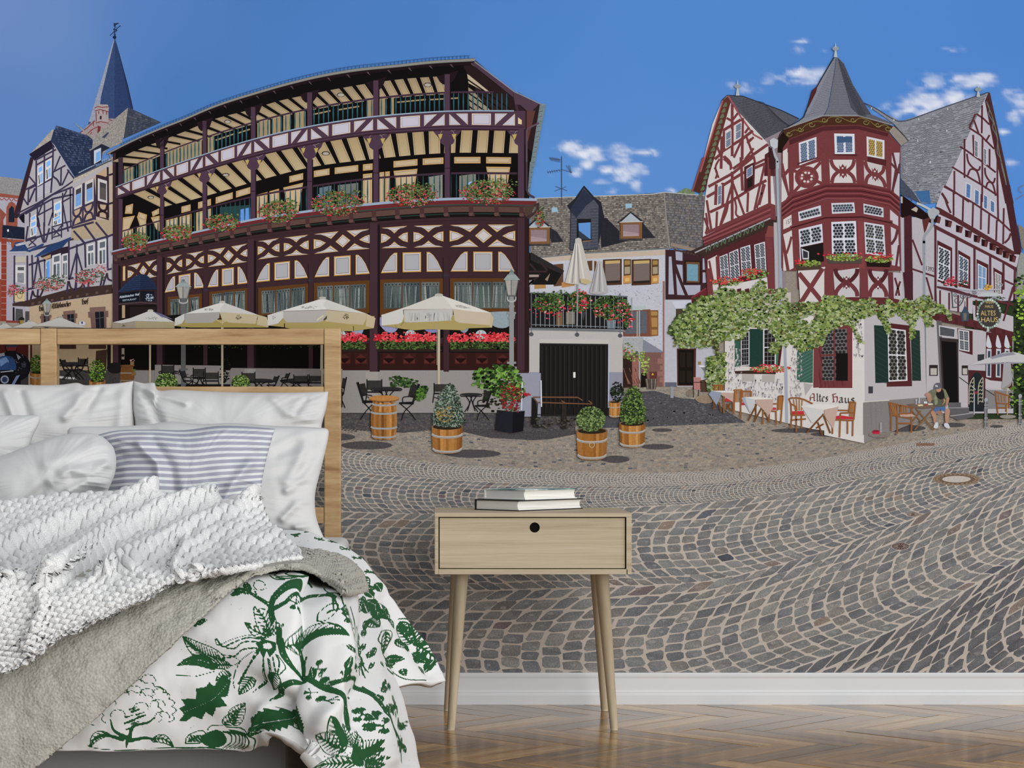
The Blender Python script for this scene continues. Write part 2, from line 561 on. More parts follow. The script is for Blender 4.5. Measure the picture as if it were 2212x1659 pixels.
sky.c = np.concatenate([CC.reshape(-1, 3), np.zeros((nx_ * ny_, 1))], 1)
ii = (np.arange(ny_ - 1)[:, None] * nx_ + np.arange(nx_ - 1)[None]).ravel()
sky.f = [(int(i), int(i + 1), int(i + nx_ + 1), int(i + nx_)) for i in ii]
sky.done()

# ---- cobbled square
gr = Pr('printed_cobblestones', 4, 'grey cobbles laid in fan arcs with pale joints')
gr.auto = False
gr.P([(-420, 560), (2620, 560), (2620, 1560), (-420, 1560)], '8a8078', .1)
B0 = cvf('-420 900 500 935 700 962 940 1000 1170 1014 1300 1021 1500 1019 1700 1002 1900 967 2212 908 2620 830')
Ba = cvf('-420 960 500 990 700 1014 940 1034 1170 1046 1300 1050 1500 1046 1700 1026 1900 988 2212 930 2620 850')
Bb = cvf('-420 1060 500 1090 700 1103 940 1110 1170 1105 1300 1097 1500 1088 1700 1064 1900 1026 2212 962 2620 880')
Bc = cvf('-420 1230 500 1255 700 1263 940 1275 1170 1272 1330 1266 1530 1255 1650 1229 1770 1194 1950 1128 2212 1030 2620 900')
Bd = cvf('-420 1480 500 1500 940 1545 1330 1560 1530 1515 1690 1453 1928 1361 2212 1203 2620 1000')
Be = cvf('-420 1800 700 1850 1330 1900 1690 1780 1928 1690 2212 1480 2620 1250')
# worn brown paving in front of the houses
gr.up()
gr.band(lambda x: 560, B0, -420, 2620, '8e857b', .22, 60)
gr.up()
gr.band(B0, lambda x: 1560, -420, 2620, 'b9aea5', .10, 60)
gr.up()
PALS = ['7d7e7f', '747576', '858584', '7e7e7c', '6f7074', '797a7d', '868482', '8a8885', '717378', '807c79', '787979', '7e8181']
PALD = ['636467', '5f6064', '67676a', '6b6b6e', '5d5d62']
def arcs(f0, f1, x0, x1, per, bow, pal, nz=.3, shrink=.13, jit=.07, light=0, xlim=None, ycut=1470, k0=0.0):
    x = x0
    while x < x1:
        H = max(f1(x) - f0(x), 4)
        dx = H * per * random.uniform(.93, 1.07)
        n = max(6, int(round(H / (dx * .52)))) if H > 12 else 5
        n = min(n, 13)
        def pt(xx, t):
            Hh = max(f1(xx) - f0(xx), 4)
            X = xx + bow * Hh * ((2 * t - 1) ** 2 - .35)
            return (X, f0(X) + max(f1(X) - f0(X), 4) * t)
        ts = [(j + random.uniform(-.12, .12) * (0 < j < n)) / n for j in range(n + 1)]
        for j in range(n):
            t0, t1 = ts[j], ts[j + 1]
            a, b, c, d = pt(x, t0), pt(x + dx, t0), pt(x + dx, t1), pt(x, t1)
            if a[1] > ycut and c[1] > ycut: continue
            cx = (a[0] + b[0] + c[0] + d[0]) / 4; cy = (a[1] + b[1] + c[1] + d[1]) / 4
            if cx < xlim[0] or cx > xlim[1]: continue
            sh = 1 - shrink * random.uniform(.8, 1.35)
            q = []
            cr = [a, b, c, d]
            for i in range(4):
                p0, p1 = cr[i], cr[(i + 1) % 4]
                for t in ((.16, .84) if H > 35 else (.08,)):
                    X = p0[0] + (p1[0] - p0[0]) * t; Y = p0[1] + (p1[1] - p0[1]) * t
                    q.append((cx + (X - cx) * sh + random.uniform(-1, 1) * jit * dx * .7, cy + (Y - cy) * sh + random.uniform(-1, 1) * jit * dx * .38))
            col = random.choice(pal)
            if random.random() < .05: col = random.choice(['75686a', '7d726b', '50545f', '8a7c71', '545863', '8d8984'])
            gr.P(q, [mixc(col, 'a8a4a0' if random.random() < .4 else '3a3b3f', random.uniform(0, .24)) for _ in q], nz)
            if H > 120 and random.random() < .55:   # worn light facet
                X = cx + random.uniform(-.2, .2) * dx; Y = cy + random.uniform(-.12, .12) * dx
                r = dx * random.uniform(.1, .22)
                gr.P([(X + r * math.cos(t) * random.uniform(.7, 1.3), Y + r * .45 * math.sin(t)) for t in (0, 1, 2, 3.1, 4.2, 5.2)], mixc(col, 'b5b2ae', random.uniform(.1, .3)), .3, 1)
        x += dx
XL = (-380, 2580)
# small worn setts: many thin bands of tiny arcs
yb = lambda k: (lambda x: 826 + (B0(x) - 826) * (k / 9.0) ** 1.15)
PALB = ['9b9186', '8d857b', '978b7e', '867f78', 'a09485', '90887f', '7f7a75', '9c8d7e']
for k in range(9):
    arcs(yb(k), yb(k + 1), 640, 2300, .40, .30, PALB, .25, .10, .05, xlim=(640, 2300))
arcs(B0, Ba, XL[0], XL[1], .26, .40, [mixc(c, '8a8682', .3) for c in PALS], .25, .15, xlim=XL)
arcs(Ba, Bb, 100, XL[1], .225, .42, PALS, .3, .13, xlim=XL)
arcs(Bb, Bc, 100, XL[1], .178, .43, PALS, .35, .12, .1, xlim=XL)
arcs(Bc, Bd, 100, XL[1], .152, .43, PALS, .4, .12, .1, xlim=XL)
arcs(Bd, Be, 900, XL[1], .135, .40, PALD, .4, .12, .1, xlim=XL)
# weeds between the worn setts, shade of the houses, lids
gr.up(2)
gr.NL(smooth(S('1660 1470 1690 1453 1928 1361 2212 1203 2400 1100'), 4), 3.2, 'b9b3ac', .2)
for i in range(260):
    x = random.uniform(740, 2212); t = random.random(); y = 880 + (B0(x) - 880) * t
    gr.P([(x, y), (x + random.uniform(1, 4), y + .5), (x + 2, y + 1.6)], '8b8a52')
gr.auto = True
gr.up()
SH = '454243'
gr.P(S('-420 560 1240 560 1240 890 1244 938 1186 949 1150 951 1058 946 1000 933 932 928 872 935 802 931 736 924 500 915 -420 900'), '4a4648', .45)
gr.P(S('1290 925 1300 880 1385 846 1413 844 1470 860 1540 866 1580 895 1612 913 1394 922'), '4c4b50', .45)
gr.P(S('1180 700 1560 700 1560 832 1470 838 1385 846 1300 880 1240 890'), '8f867b', .3)
gr.up()
for k in range(5):
    f0 = lambda x, k=k: 838 + k * 19 + 6 * math.sin(x / 60); f1 = lambda x, k=k: 857 + k * 19 + 6 * math.sin(x / 60)
    x = 640
    while x < 1240:
        for j in range(5):
            y = f0(x) + j * 3.8; X = x + 5 * (2 * j / 4 - 1) ** 2
            if y < 930: gr.P([(X, y), (X + 6, y), (X + 6.5, y + 3), (X + .5, y + 3)], random.choice(['575254', '4f4b4e', '5e5856', '464449']), .3)
        x += 7.5
for i in range(420):
    x = random.uniform(1380, 1600); y = random.uniform(852, 918)
    if inside(x, y, S('1300 925 1300 880 1385 848 1413 846 1470 862 1540 868 1580 895 1605 911 1394 920')):
        gr.P([(x, y), (x + 5, y), (x + 5.5, y + 2.4), (x + .6, y + 2.4)], random.choice(['5a5a60', '55555c', '616166', '49494f']), .3)
gr.up()
for x, y, rx, ry in ((792, 962, 56, 9), (1020, 980, 62, 9), (1330, 992, 30, 8), (1420, 965, 36, 6), (1430, 929, 22, 4), (728, 944, 40, 8), (1945, 925, 55, 8), (2060, 918, 26, 5), (1790, 938, 40, 5), (1725, 930, 60, 5), (2153, 921, 15, 3)):
    gr.E(x, y, rx, ry, '4d494b', .4)
gr.up()
gr.E(2066, 1035, 52, 13.5, '8a7766', .4); gr.up(); gr.E(2066, 1035, 47, 11.6, '6b5a4c', .4); gr.up(); gr.E(2066, 1035, 31, 7.2, 'b8b0aa', .2)
gr.up()
for k in range(26):
    a = k * .2417; gr.P([(2066 + 40 * math.cos(a), 1035 + 9.6 * math.sin(a)), (2066 + 45 * math.cos(a), 1035 + 11 * math.sin(a)), (2066 + 45 * math.cos(a + .12), 1035 + 11 * math.sin(a + .12)), (2066 + 40 * math.cos(a + .12), 1035 + 9.6 * math.sin(a + .12))], '9c8871')
for X, Y, rx, ry in ((1972, 1111, 14, 5), (1945, 1180, 21, 8.5)):
    gr.up(); gr.E(X, Y, rx, ry, '9a938c', .3); gr.up(); gr.E(X, Y, rx * .88, ry * .86, '574743', .4); gr.up()
    for k in range(14):
        a = k * .4488; gr.Ln([(X + rx * .3 * math.cos(a), Y + ry * .3 * math.sin(a)), (X + rx * .8 * math.cos(a), Y + ry * .8 * math.sin(a))], 1.0, '95877e')
gr.NR(1979, 957, 2018, 963, '7b5f4f', .3)
go = gr.done()
go['kind'] = 'stuff'
# ---- church tower and far left church
p = Pr('printed_church_spire', 10, 'blue slate church spire with wrought iron finial')
p.N(R1('1525 320 1180 1430 1160 1500 1300 1560 1560 1500 1770 1260'), '33466e', .25)
p.N(R1('1525 320 1500 370 1180 1430 1300 1480 1340 1100'), '8d93a6', .3)
p.N(R1('1525 330 1520 1440 1770 1260'), '2b3c63', .25)
p.N(R1('1535 340 1700 950 1770 1260 1740 1260'), '24304f', .2)
p.up(); p.Ln(R1('1525 280 1525 340'), 3, '1c2540'); p.E(247.5, 80.5, 4, 3.4, '1c2540')
p.Ln(R1('1525 300 1522 130'), 1.1, '1e2644'); p.Ln(R1('1460 290 1490 260 1530 220 1570 180 1600 155'), 1.6, '232b48')
p.Ln(R1('1505 200 1550 205'), 1.4, '232b48'); p.Ln(R1('1505 240 1545 235'), 1.6, '232b48'); p.Ln(R1('1510 260 1540 275'), 1.4, '232b48')
p.P(R1('1505 120 1530 125 1560 118 1585 125 1560 138 1540 150 1530 175 1510 165 1512 140'), '2c3350')
p.leaves((248, 66, 5, 9), 14, 1.6, ['1e2644', '2c3350'])
p.done()

p = Pr('printed_church_turret', 30, 'red and white church turret')
p.N(R1('1150 1490 1270 1400 1430 1390 1530 1390 1400 1500 1230 1640 1060 1600'), '988a8c', .35)
p.N(R1('1260 1250 1310 1200 1430 1205 1445 1240 1440 1300 1440 1440 1270 1440 1270 1300'), '9f9394', .3)
p.up()
for s in ('1260 1290 1330 1270 1440 1300', '1270 1450 1330 1430 1440 1450', '1275 1300 1280 1430', '1310 1290 1310 1330', '1365 1280 1370 1330', '1415 1295 1415 1340', '1060 1580 1150 1520 1260 1420', '1140 1610 1230 1530 1300 1500', '1170 1640 1220 1570', '1240 1420 1240 1490', '1255 1250 1300 1230 1350 1240', '1350 1240 1440 1235', '1440 1400 1500 1420'):
    p.Ln(R1(s), 2.0, '7b3a3c')
p.up(); p.P(R1('1325 1355 1350 1355 1350 1400 1325 1400'), '2e2426'); p.P(R1('1300 1480 1340 1500 1330 1560 1290 1600'), '6f3236')
p.done()

p = Pr('printed_stone_church', 30, 'church wing with red sandstone trim at the far left')
p.N(R2('-3400 760 0 800 400 850 330 1130 0 1085 -3400 1000'), '8b888a', .4)
p.N(R2('-3400 1000 0 1085 330 1130 430 1500 430 3500 -3400 3500'), 'a5a0ae', .15)
p.N(R2('-3400 1000 0 1085 330 1130 320 1180 0 1150 -3400 1080'), '8d4f42', .2)
p.up()
for k in range(4):
    cx = 4 + k * 10.5; p.Ln([(cx - 5 + 10 * t / 6, 427 + k * .8 + 5 * math.sin(math.pi * t / 6)) for t in range(7)], 2, '8d4f42')
p.N(R2('100 1659 110 1330 150 1250 200 1225 250 1260 300 1330 300 1659'), '8d4f42', .25)
p.N(R2('145 1580 150 1360 200 1300 240 1340 250 1580'), '1d2231', .3)
p.N(R2('0 1340 110 1450 60 1540 60 1659 0 1659'), '874a3e', .25)
p.N(R3('-420 0 40 0 30 1480 -420 1500'), '86463c', .2); p.N(R3('0 300 25 290 25 850 0 850'), 'a8a3ae')
p.N(R3('20 240 100 240 100 1480 20 1480'), '87392c', .2)
p.N(R3('40 40 380 80 380 260 30 230'), '1c2233', .2)
p.N(R3('100 290 200 290 200 1480 95 1480'), 'a39daa', .1)
p.N(R3('100 250 370 265 360 300 220 320 180 420 160 300 100 290'), '8d4a3c', .2)
p.up()
for k in range(13):
    y = 330 + k * 88; p.Ln(R3('20 %d 100 %d' % (y, y)), .8, 'a99a92')
p.N(R3('-3000 1480 300 1480 440 1500 440 1700 -3000 1700'), '93897f', .2)
p.N(R3('90 1465 300 1475 300 1505 90 1500'), '7c3a30'); p.N(R3('190 1270 220 1270 220 1470 190 1470'), '231a1e'); p.N(R3('235 1290 340 1300 350 1470 230 1470'), '4c4a4c', .3)
p.up(); p.E(17.5, 498, 2, 3, 'd8dce4'); p.Ln(smooth(R3('120 150 110 250 160 330 185 200 150 130')), .8, '30343f'); p.E(23, 526, 1.6, 2, 'c4c8d0')
p.done()

# ---- gabled half-timbered house on the left
p = Pr('printed_gabled_house', 60, 'half-timbered gabled house with dark slate roof and flower boxes')
TB, PLs, PLw = '3a324a', 'a8a4aa', 'b4ac9e'
slates(p, R1('745 1480 1230 1635 1240 1659 700 1659'), 4, 12, '2c3650', '4b5674', '1a2236', .8)
slates(p, R2('910 0 1570 120 1660 760 1050 460'), 14, 18, '27324c', '46506c', '161d30', .8)
p.N(R2('860 190 910 0 1050 200 1600 700 1280 810 930 260'), '29344f', .3)
slates(p, R2('900 20 1570 120 1560 640 1200 640'), 15, 20, '27324c', '4a5674', '151c30', .9)
p.N(R2('1200 620 1560 620 1420 740 1280 815'), '232d46', .3)
p.N(R2('500 430 890 0 920 0 870 180 520 430'), 'a09a94', .5)
p.N(R2('1230 -140 1590 120 1700 60 2120 -200 2130 -60 2080 230 1840 330 1560 640 1570 330 1590 180'), '8f8a86', .55)
p.N(R1('1700 1245 1230 1640 1650 1640 2130 1440'), '8f8985', .55)
p.N(R1('1700 1245 1720 1250 2140 1440 1640 1659 1680 1400'), '3c4150', .45)
slates(p, R1('1715 1260 2090 1430 1900 1530 1690 1620'), 9, 9, '3a4050', '5a5c64', '23283a', .7)
p.N(R1('1350 1640 1430 1570 1450 1580 1390 1650'), '3b4258')
# facade
p.N(R2('560 470 860 195 930 260 1280 830 1980 500 1980 3100 430 3100 420 1520 320 1480 300 1400'), PLs, .06)
p.N(R2('1860 620 1960 560 1960 1660 1650 1659 1240 1659 1240 1000 1650 780'), 'b3a292', .06)
p.N(R3('440 1260 1700 1060 1700 1580 440 1580'), 'b29c83', .08)
p.N(R2('500 420 860 185 940 300 780 400 760 420 620 500 600 540'), '221d2e')
p.N(R2('520 470 580 490 330 1480 290 1515 230 1500 250 1400'), '33222c', .1)
p.up()
def tl(T, w, *ss):
    for s in ss: p.Ln(T(s), w, TB)
tl(R2, 3.6, '910 260 900 700 870 1080', '760 420 750 1180', '620 530 620 1230', '610 520 900 370 960 340', '630 600 900 450')
tl(R2, 3.4, '300 1430 640 1260 1060 1010 1280 860', '500 1010 620 950', '640 970 900 830', '900 730 1120 610', '430 1030 610 930', '480 1290 490 1010', '1040 960 1045 650', '930 700 1030 450', '1060 950 1180 690', '500 800 600 920', '400 1170 480 1290', '1150 680 1270 840')
for s in ('900 740 910 800 980 860 1030 960', '600 1000 540 1140 500 1240', ):
    p.Ln(smooth(R2(s)), 4, TB)
tl(R2, 4, '330 1470 640 1290 900 1110 1240 980', '430 1440 900 1180 1240 1110')
tl(R2, 3.2, '510 1420 510 1659', '640 1340 640 1659', '900 1170 910 1659', '1070 1080 1070 1659', '1200 1010 1210 1659', '760 1250 760 1659', '650 1500 680 1659', '830 1640 900 1420', '1070 1250 1130 1600', '520 1530 900 1330 1220 1150', '1070 1600 1230 1560', '640 1480 740 1230', '1070 1180 1140 1040')
p.N(R2('320 1490 420 1430 420 1600 380 1580'), '16131c')
# windows of the gable
def wn(q, glass='7fb0e6', fr='d3d0d0', bars=((.5, .45, .5, 1), (0, .4, 1, .4)), dark='3b3a44'):
    Q = Qd(q); p.N(q, fr); p.up()
    p.P(sub(Q, .16, .08, .84, .34), glass); p.P(sub(Q, .14, .46, .45, .93), dark); p.P(sub(Q, .57, .46, .88, .93), glass); p.up()
    p.Ln([Q(.35, .46), Q(.2, .93)], 1.2, fr)
for s in ('640 640 740 580 740 910 640 970', '775 540 880 480 880 820 770 890', '920 1260 1050 1200 1050 1620 920 1659', '520 1500 620 1440 620 1659 520 1659'):
    wn(R2(s))
for s in ('450 0 550 -40 545 180 450 230', '790 -60 920 -120 920 0 790 70'):
    wn(R3(s))
p.N(R2('635 990 725 950 725 1120 635 1170'), 'b5b2bd'); p.N(R2('765 920 855 875 855 1060 765 1100'), 'b5b2bd'); p.up()
for i in range(5):
    p.Ln(R2('645 %d 715 %d' % (1010 + i * 30, 980 + i * 30)), .6, '8d8b9c'); p.Ln(R2('775 %d 845 %d' % (940 + i * 30, 910 + i * 30)), .6, '8d8b9c')
# oriel with balcony roof
p.N(R2('1280 810 1840 530 2010 400 2020 470 1650 700 1080 1020 1240 900'), 'b0a79c', .4)
p.NL(R2('1280 815 1850 545 2050 480'), 3, '4a4a58'); p.NL(R2('1340 740 1840 490'), 2.2, '93a0b4'); p.up()
for k in range(16):
    x = 1350 + k * 32; p.Ln(R2('%d %d %d %d' % (x, 775 - k * 16, x, 730 - k * 16)), .7, '2c3448')
p.N(R2('1240 1000 1610 830 1640 1150 1640 1540 1230 1659'), TB)
p.N(R2('1640 770 1860 800 1860 1550 1640 1480'), '33252f')
for s, d in (('1270 990 1405 925 1400 1310 1265 1370', '6f9ad0'), ('1450 900 1600 830 1600 1220 1450 1280', '6f9ad0'), ('1670 830 1835 880 1835 1255 1670 1210', '57504f')):
    q = R2(s); Q = Qd(q); p.N(q, 'c0bcbc'); p.N(sub(Q, .2, .14, .86, .9), '423f44'); p.N(sub(Q, .22, .36, .84, .9), d, .1)
for s in ('1240 1400 1400 1330 1400 1560 1240 1640', '1430 1330 1600 1250 1600 1500 1430 1560'):
    q = R2(s); Q = Qd(q); p.N(q, 'b49c83'); p.up(); p.Ln(smooth([Q(.05, 0), Q(.2, .35), Q(.5, .5), Q(.8, .65), Q(.95, 1)]), 4.5, TB); p.Ln(smooth([Q(.95, 0), Q(.8, .35), Q(.5, .5), Q(.2, .65), Q(.05, 1)]), 4.5, TB)
q = R2('1665 1270 1850 1290 1850 1520 1665 1480'); Q = Qd(q); p.N(q, 'b49c83'); p.up(); p.Ln(smooth([Q(.1, 0), Q(.2, .35), Q(.5, .5), Q(.85, .65), Q(.9, 1)]), 5, '2c2028'); p.Ln(smooth([Q(.9, 0), Q(.8, .35), Q(.5, .5), Q(.15, .65), Q(.1, 1)]), 5, '2c2028')
p.up(); p.P(R2('1650 760 1800 660 1810 810'), 'b59a78'); p.Ln(R2('1840 640 1850 1500'), 4, '2f232c'); p.Ln(R2('1860 780 1970 740'), 4, '2f232c'); p.Ln(R2('1850 1270 1960 1240'), 4, '2f232c')
p.N(R2('1220 1659 1600 1540 1850 1550 1960 1480 1960 1800 1220 1900'), 'a8977f', .1)
p.up(); tl(R3, 4.5, '1070 90 1400 0', '1250 30 1440 290', '1430 0 1620 230', '1100 130 1280 330')
# skylight dormer
p.N(R2('1540 350 1720 240 1880 310 1750 380 1730 560 1560 620'), '252838'); p.N(R2('1605 360 1725 310 1725 520 1605 590'), 'b9c2d0'); p.N(R2('1640 400 1715 360 1715 510 1635 560'), '74a4d6')
p.NL(R2('1530 355 1740 230 1900 310'), 2.6, '8c8a8c')
# lower storey timber
p.up(); tl(R3, 4.2, '380 280 1090 60', '430 430 1100 250', '1030 400 1280 310 1620 210 1700 180', '430 640 680 560', '1030 850 1100 830', '420 1000 520 980', '1600 710 1700 690')
tl(R3, 3.6, '480 490 490 980', '670 560 680 850', '1030 260 1030 860', '1150 330 1140 1020', '1270 330 1280 680', '1440 290 1440 620', '1600 230 1610 690', '410 500 410 1200', '220 500 215 1200', '570 520 500 980', '570 540 620 850', '1140 470 1050 830', '1150 450 1230 720', '560 0 650 300', '660 0 660 310', '680 300 740 90', '420 60 390 260', '1000 0 1020 140')
for s in ('390 260 540 210', '780 70 920 30', '780 230 920 190', '400 400 545 350'):
    tl(R3, 2.6, s)
tl(R3, 2.6, '790 90 900 200', '800 200 910 60', '440 260 540 350', '430 350 550 240', '780 60 780 260', '920 20 920 230')
p.N(R3('190 1210 440 1160 1060 990 1690 930 1700 1060 1000 1160 440 1260 190 1250'), '3c2c2a', .12)
p.up()
for x, y in ((470, 1200), (570, 1185), (760, 1150), (910, 1125), (1025, 1105), (1140, 1090), (1280, 1065), (1425, 1040), (1580, 1015)):
    p.P(R3('%d %d %d %d %d %d %d %d' % (x, y, x + 40, y - 8, x + 40, y + 30, x, y + 38)), '5a463f')
tl(R3, 4, '460 1160 490 1020', '560 1130 570 1000', '1120 1040 1140 860', '1000 1060 1020 880', '1270 1000 1230 850', '1310 990 1340 850', '1540 950 1600 760', '1500 960 1530 820')
for s in ('490 1020 520 1100 590 1110', '1030 880 1060 980 1120 1010', '1260 860 1220 960 1150 1000', '1600 760 1620 850 1700 880', '650 1000 600 1110 570 1120'):
    p.Ln(smooth(R3(s)), 4, '3a2c34')
p.N(R3('230 515 385 515 385 600 230 605'), PLw); p.N(R3('220 1040 370 1030 370 1180 220 1185'), 'c6b08a'); p.NL(smooth(R3('250 1070 270 1120 300 1140 330 1110 335 1060')), 1, '4a5540')
p.N(R3('230 640 380 640 380 930 230 900'), 'c7c4c6'); p.N(R3('265 670 360 670 360 720 265 720'), '57555c'); p.N(R3('260 760 360 760 360 910 260 900'), '80848a', .3)
p.N(R3('230 300 350 290 430 420 400 450 130 440 190 400'), '2b3f66', .35); p.up(); p.P(R3('230 330 360 295 380 330 240 360'), 'aeb0ba', .5); p.Ln(R3('130 450 400 445'), 3.4, 'a6a8b4')
p.N(R3('410 430 630 320 660 320 650 350 440 450'), '2c4470', .3); p.N(R3('510 520 720 360 1060 220 1060 240 930 380 560 520'), '2d4470', .25); p.up()
for k in range(5):
    p.Ln(R3('%d %d %d %d' % (560 + k * 35, 490 - k * 28, 960 + k * 22, 350 - k * 28)), .8, '1b2a4a')
p.N(R3('600 510 920 380 1020 360 1020 460 700 560'), '2c2330')
p.up(); p.P(R3('630 530 760 480 760 530 680 560'), 'a98f6c')
for s in ('680 590 750 560 750 840 680 850', '780 500 910 460 910 820 780 830', '930 480 1015 460 1015 800 930 810', '1295 340 1410 310 1415 640 1300 650', '1465 280 1590 250 1590 620 1470 640'):
    q = R3(s); Q = Qd(q); p.N(q, 'cbc9cb'); p.up(); p.P(sub(Q, .2, .08, .85, .32), '5f6570'); p.P(sub(Q, .16, .42, .44, .97), '4a4e58', .2); p.P(sub(Q, .56, .42, .86, .97), '6c7681', .3)
p.N(R3('700 590 742 570 745 830 700 840'), '5a98e0')
# ground floor windows, lettering
for s in ('600 1370 770 1350 770 1500 600 1510', '925 1330 1155 1305 1155 1560 940 1560', '1310 1270 1620 1250 1620 1580 1340 1580'):
    q = R3(s); Q = Qd(q); p.N(sub(Q, 0, .22, 1, .5), '6f5550', .15); p.P(sub(Q, .1, .02, .86, .3), '755a54', .15); p.P(sub(Q, .1, .3, .9, 1), '6b524e', .2); p.N(sub(Q, .34, .24, .78, 1), '191b20', .2); p.up(); p.Ln([Q(.56, .24), Q(.56, 1)], 1, '55595c'); p.Ln([Q(.34, .55), Q(.78, .52)], 1, '55595c')
p.N(R3('1185 1490 1230 1470 1280 1500 1270 1545 1180 1540'), 'bfbfc8'); p.up().E(177.5, 697, 1.8, 3, '2d3760')
# downpipe between the houses
p.NL(R2('1860 380 1900 500 2010 700 1970 800 1970 1659'), 3.2, '7f7d80'); p.NL(R3('1715 0 1700 560 1680 640 1690 960 1710 1080 1705 1560'), 3.4, '8d8a88')
# flower boxes
FLP = ['a8424c', 'c0525e', 'd06a78', '8f3340', 'c25c50']
FLG = ['3a4a34', '4a5a3c', '2c3a2c', '55643f']
for reg, n in (((36, 627, 17, 11), 60), ((107, 613, 35, 15), 170), ((194, 597, 34, 17), 180), ((127, 600, 18, 9), 40)):
    p.leaves(reg, n, 2.2, FLG)
for reg, n in (((27, 628, 12, 13), 70), ((50, 627, 10, 8), 20), ((104, 617, 34, 12), 110), ((185, 600, 26, 14), 90), ((215, 582, 16, 10), 30), ((188, 612, 16, 7), 25)):
    p.leaves(reg, n, 1.9, FLP)
p.up()
NIB = (1.0, -1.25)
def nib(p, T, strokes, col, nb=NIB):
    for s in strokes:
        q = T(s); q = smooth(q, 3) if len(q) > 2 else q
        for a, b in zip(q[:-1], q[1:]):
            p.P([(a[0] - nb[0], a[1] - nb[1]), (b[0] - nb[0], b[1] - nb[1]), (b[0] + nb[0], b[1] + nb[1]), (a[0] + nb[0], a[1] + nb[1])], col)
BL = '2a1e1c'
HOF = ['0 0 3 2 2 30', '2 12 10 8 14 14 12 32', '0 30 6 31', '10 33 16 31', '0 4 8 0']
def word(p, glyphs, x, y, sx, sy, sl, col, nb):
    for g, w in glyphs:
        nib(p, lambda s: [(x + a * sx, y + b * sy + (x + a * sx - x0w) * 0) for a, b in S(s)], g, col, nb)
        x += w * sx; y += w * sx * sl
    return x
x0w = 0
FR = {'H': (['1 1 2 10', '0 1 5 0', '1.6 4.5 5 3.6 6.5 5 6 10 4.6 11.5', '.5 10 3 10'], 8.4), 'o': (['1 4 1 9 3 10 4.6 8.4 4.6 5 2.4 3.8 1 5'], 6.2), 't': (['2 1 2 9 4 9.6', '.4 4 4 3.6'], 4.8), 'e': (['4.4 8.8 2.6 10 1 8.6 1 5 3 3.8 4.4 5 1.4 7'], 5.6),
      'l': (['1 .4 2 1.4 2 9 3.4 9.8'], 4.2), 'A': (['3.4 .6 1 5 1.4 9.4 0 10', '3.4 .6 6 1.6 6 9 7.4 9.8', '1.4 6 6 5.4'], 9), 'k': (['1 .4 2 1.4 2 9.8', '2 5.6 4.4 3.8 5 5 2.4 6.2 4 9.6 5.4 9.6'], 6), 'n': (['1 4 1.8 5 1.8 9.8', '1.8 5 4 3.8 5 5 5 9 6 9.8'], 7),
      'i': (['1 4 1.8 5 1.8 9 3 9.8', '1.6 1.6 2.2 2.2'], 4), 's': (['4.4 4.4 2.6 3.8 1.2 5 4 7.6 3.4 9.6 1 9.4'], 5.4), 'c': (['4.4 4.6 2.6 3.8 1.2 5 1.2 8.6 2.8 9.9 4.4 9'], 5.2), 'h': (['1 .4 2 1.4 2 9.8', '2 5 4 3.8 5 5.4 4.6 9.6 3.4 11.6'], 6.4),
      'r': (['1 4 1.8 5 1.8 9.8', '2 5 3.6 3.8 4.4 4.6'], 5), 'f': (['4.6 .8 3 .4 2 1.6 1.8 10 .8 12', '.4 4.4 4 4'], 5), 'a': (['1.4 4.6 3.2 3.8 4.4 5 4.4 9 5.6 9.8', '4.4 6.4 2 7 1 8.6 2.4 9.9 4.4 8.8'], 6.4), 'u': (['1 4 1.6 5 1.6 8.6 3 9.8 5 8.4', '4.8 4 5 9 6.2 9.8'], 7), 'ö': (['1 4 1 9 3 10 4.6 8.4 4.6 5 2.4 3.8 1 5', '1.4 1.6 2 2.2', '3.6 1.4 4.2 2'], 6.2)}
gly = lambda s: [FR[c] for c in s]
word(p, gly('Hotel'), 85, 660.5, .72, 1.12, -.16, BL, (.9, -1.0))
word(p, gly('Altkölnischer'), 112.5, 655.5, .565, 1.12, -.15, BL, (.75, -1.0))
word(p, gly('Hof'), 177.5, 645.5, .72, 1.15, -.1, BL, (.85, -1.0))
p.done()

# ---- hotel with arcaded balconies
p = Pr('printed_hotel', 335, 'large timbered hotel with two balcony storeys and carved ochre panels')
G = cvf('225 335 290 302 350 276 396 258 456 232 560 198 627 179 685 165 757 152 860 141 925 134 1026 128')
Ee = cvf('255 343 287 328 346 305 400 284 456 260 542 237 600 219 664 205 740 190 806 179 880 170 960 165 1110 160')
R3c = cvf('250 375 346 333 440 298 545 265 664 236 806 213 961 200 1115 199')
F3 = cvf('240 408 346 367 441 334 545 302 666 274 806 252.5 860 247.5 960 241 1120 240')
U3 = cvf('240 432 347 397 438 368 543 338 666 311 805 289.5 840 287 959 279.5 1125 280')
R2c = cvf('255 502 346 477 440 451 545 425 664 404 803 385.5 860 381 960 375 1120 374.5')
F2 = cvf('240 544 350 517 441 497 545 474.5 677 454.5 777 443 860 435.5 971 429.5 1162 431')
SCx = cvf('240 .6 400 .74 545 .86 700 .95 860 1 1162 1')
K1 = cvf('258 579 341 560 436 543 536 526 557 521.5 663 508 677 506 800 494.5 860 489.5 957 486.5 1120 485')
K2 = cvf('258 614 341 597 436 579 536 565.5 557 561 666 550 678 549 799 537.5 860 536 957 534 1120 533.5')
P1 = cvf('340 604 398 593 494 579 607 566 738 553 857 546 962 544 1120 544')
P2 = cvf('340 635 398 626 494 617 545 611 607 605 738 595.5 857 589 962 587 1120 587')
W1 = cvf('350 643 436 634 450 631 536 622 558 622 665 612.5 798 605.5 821 604 958 601.5 1120 601')
off = lambda f, d: (lambda x: f(x) + d * SCx(x))
DB, PU, BLK = '39262b', '4a3646', '0e0b0d'
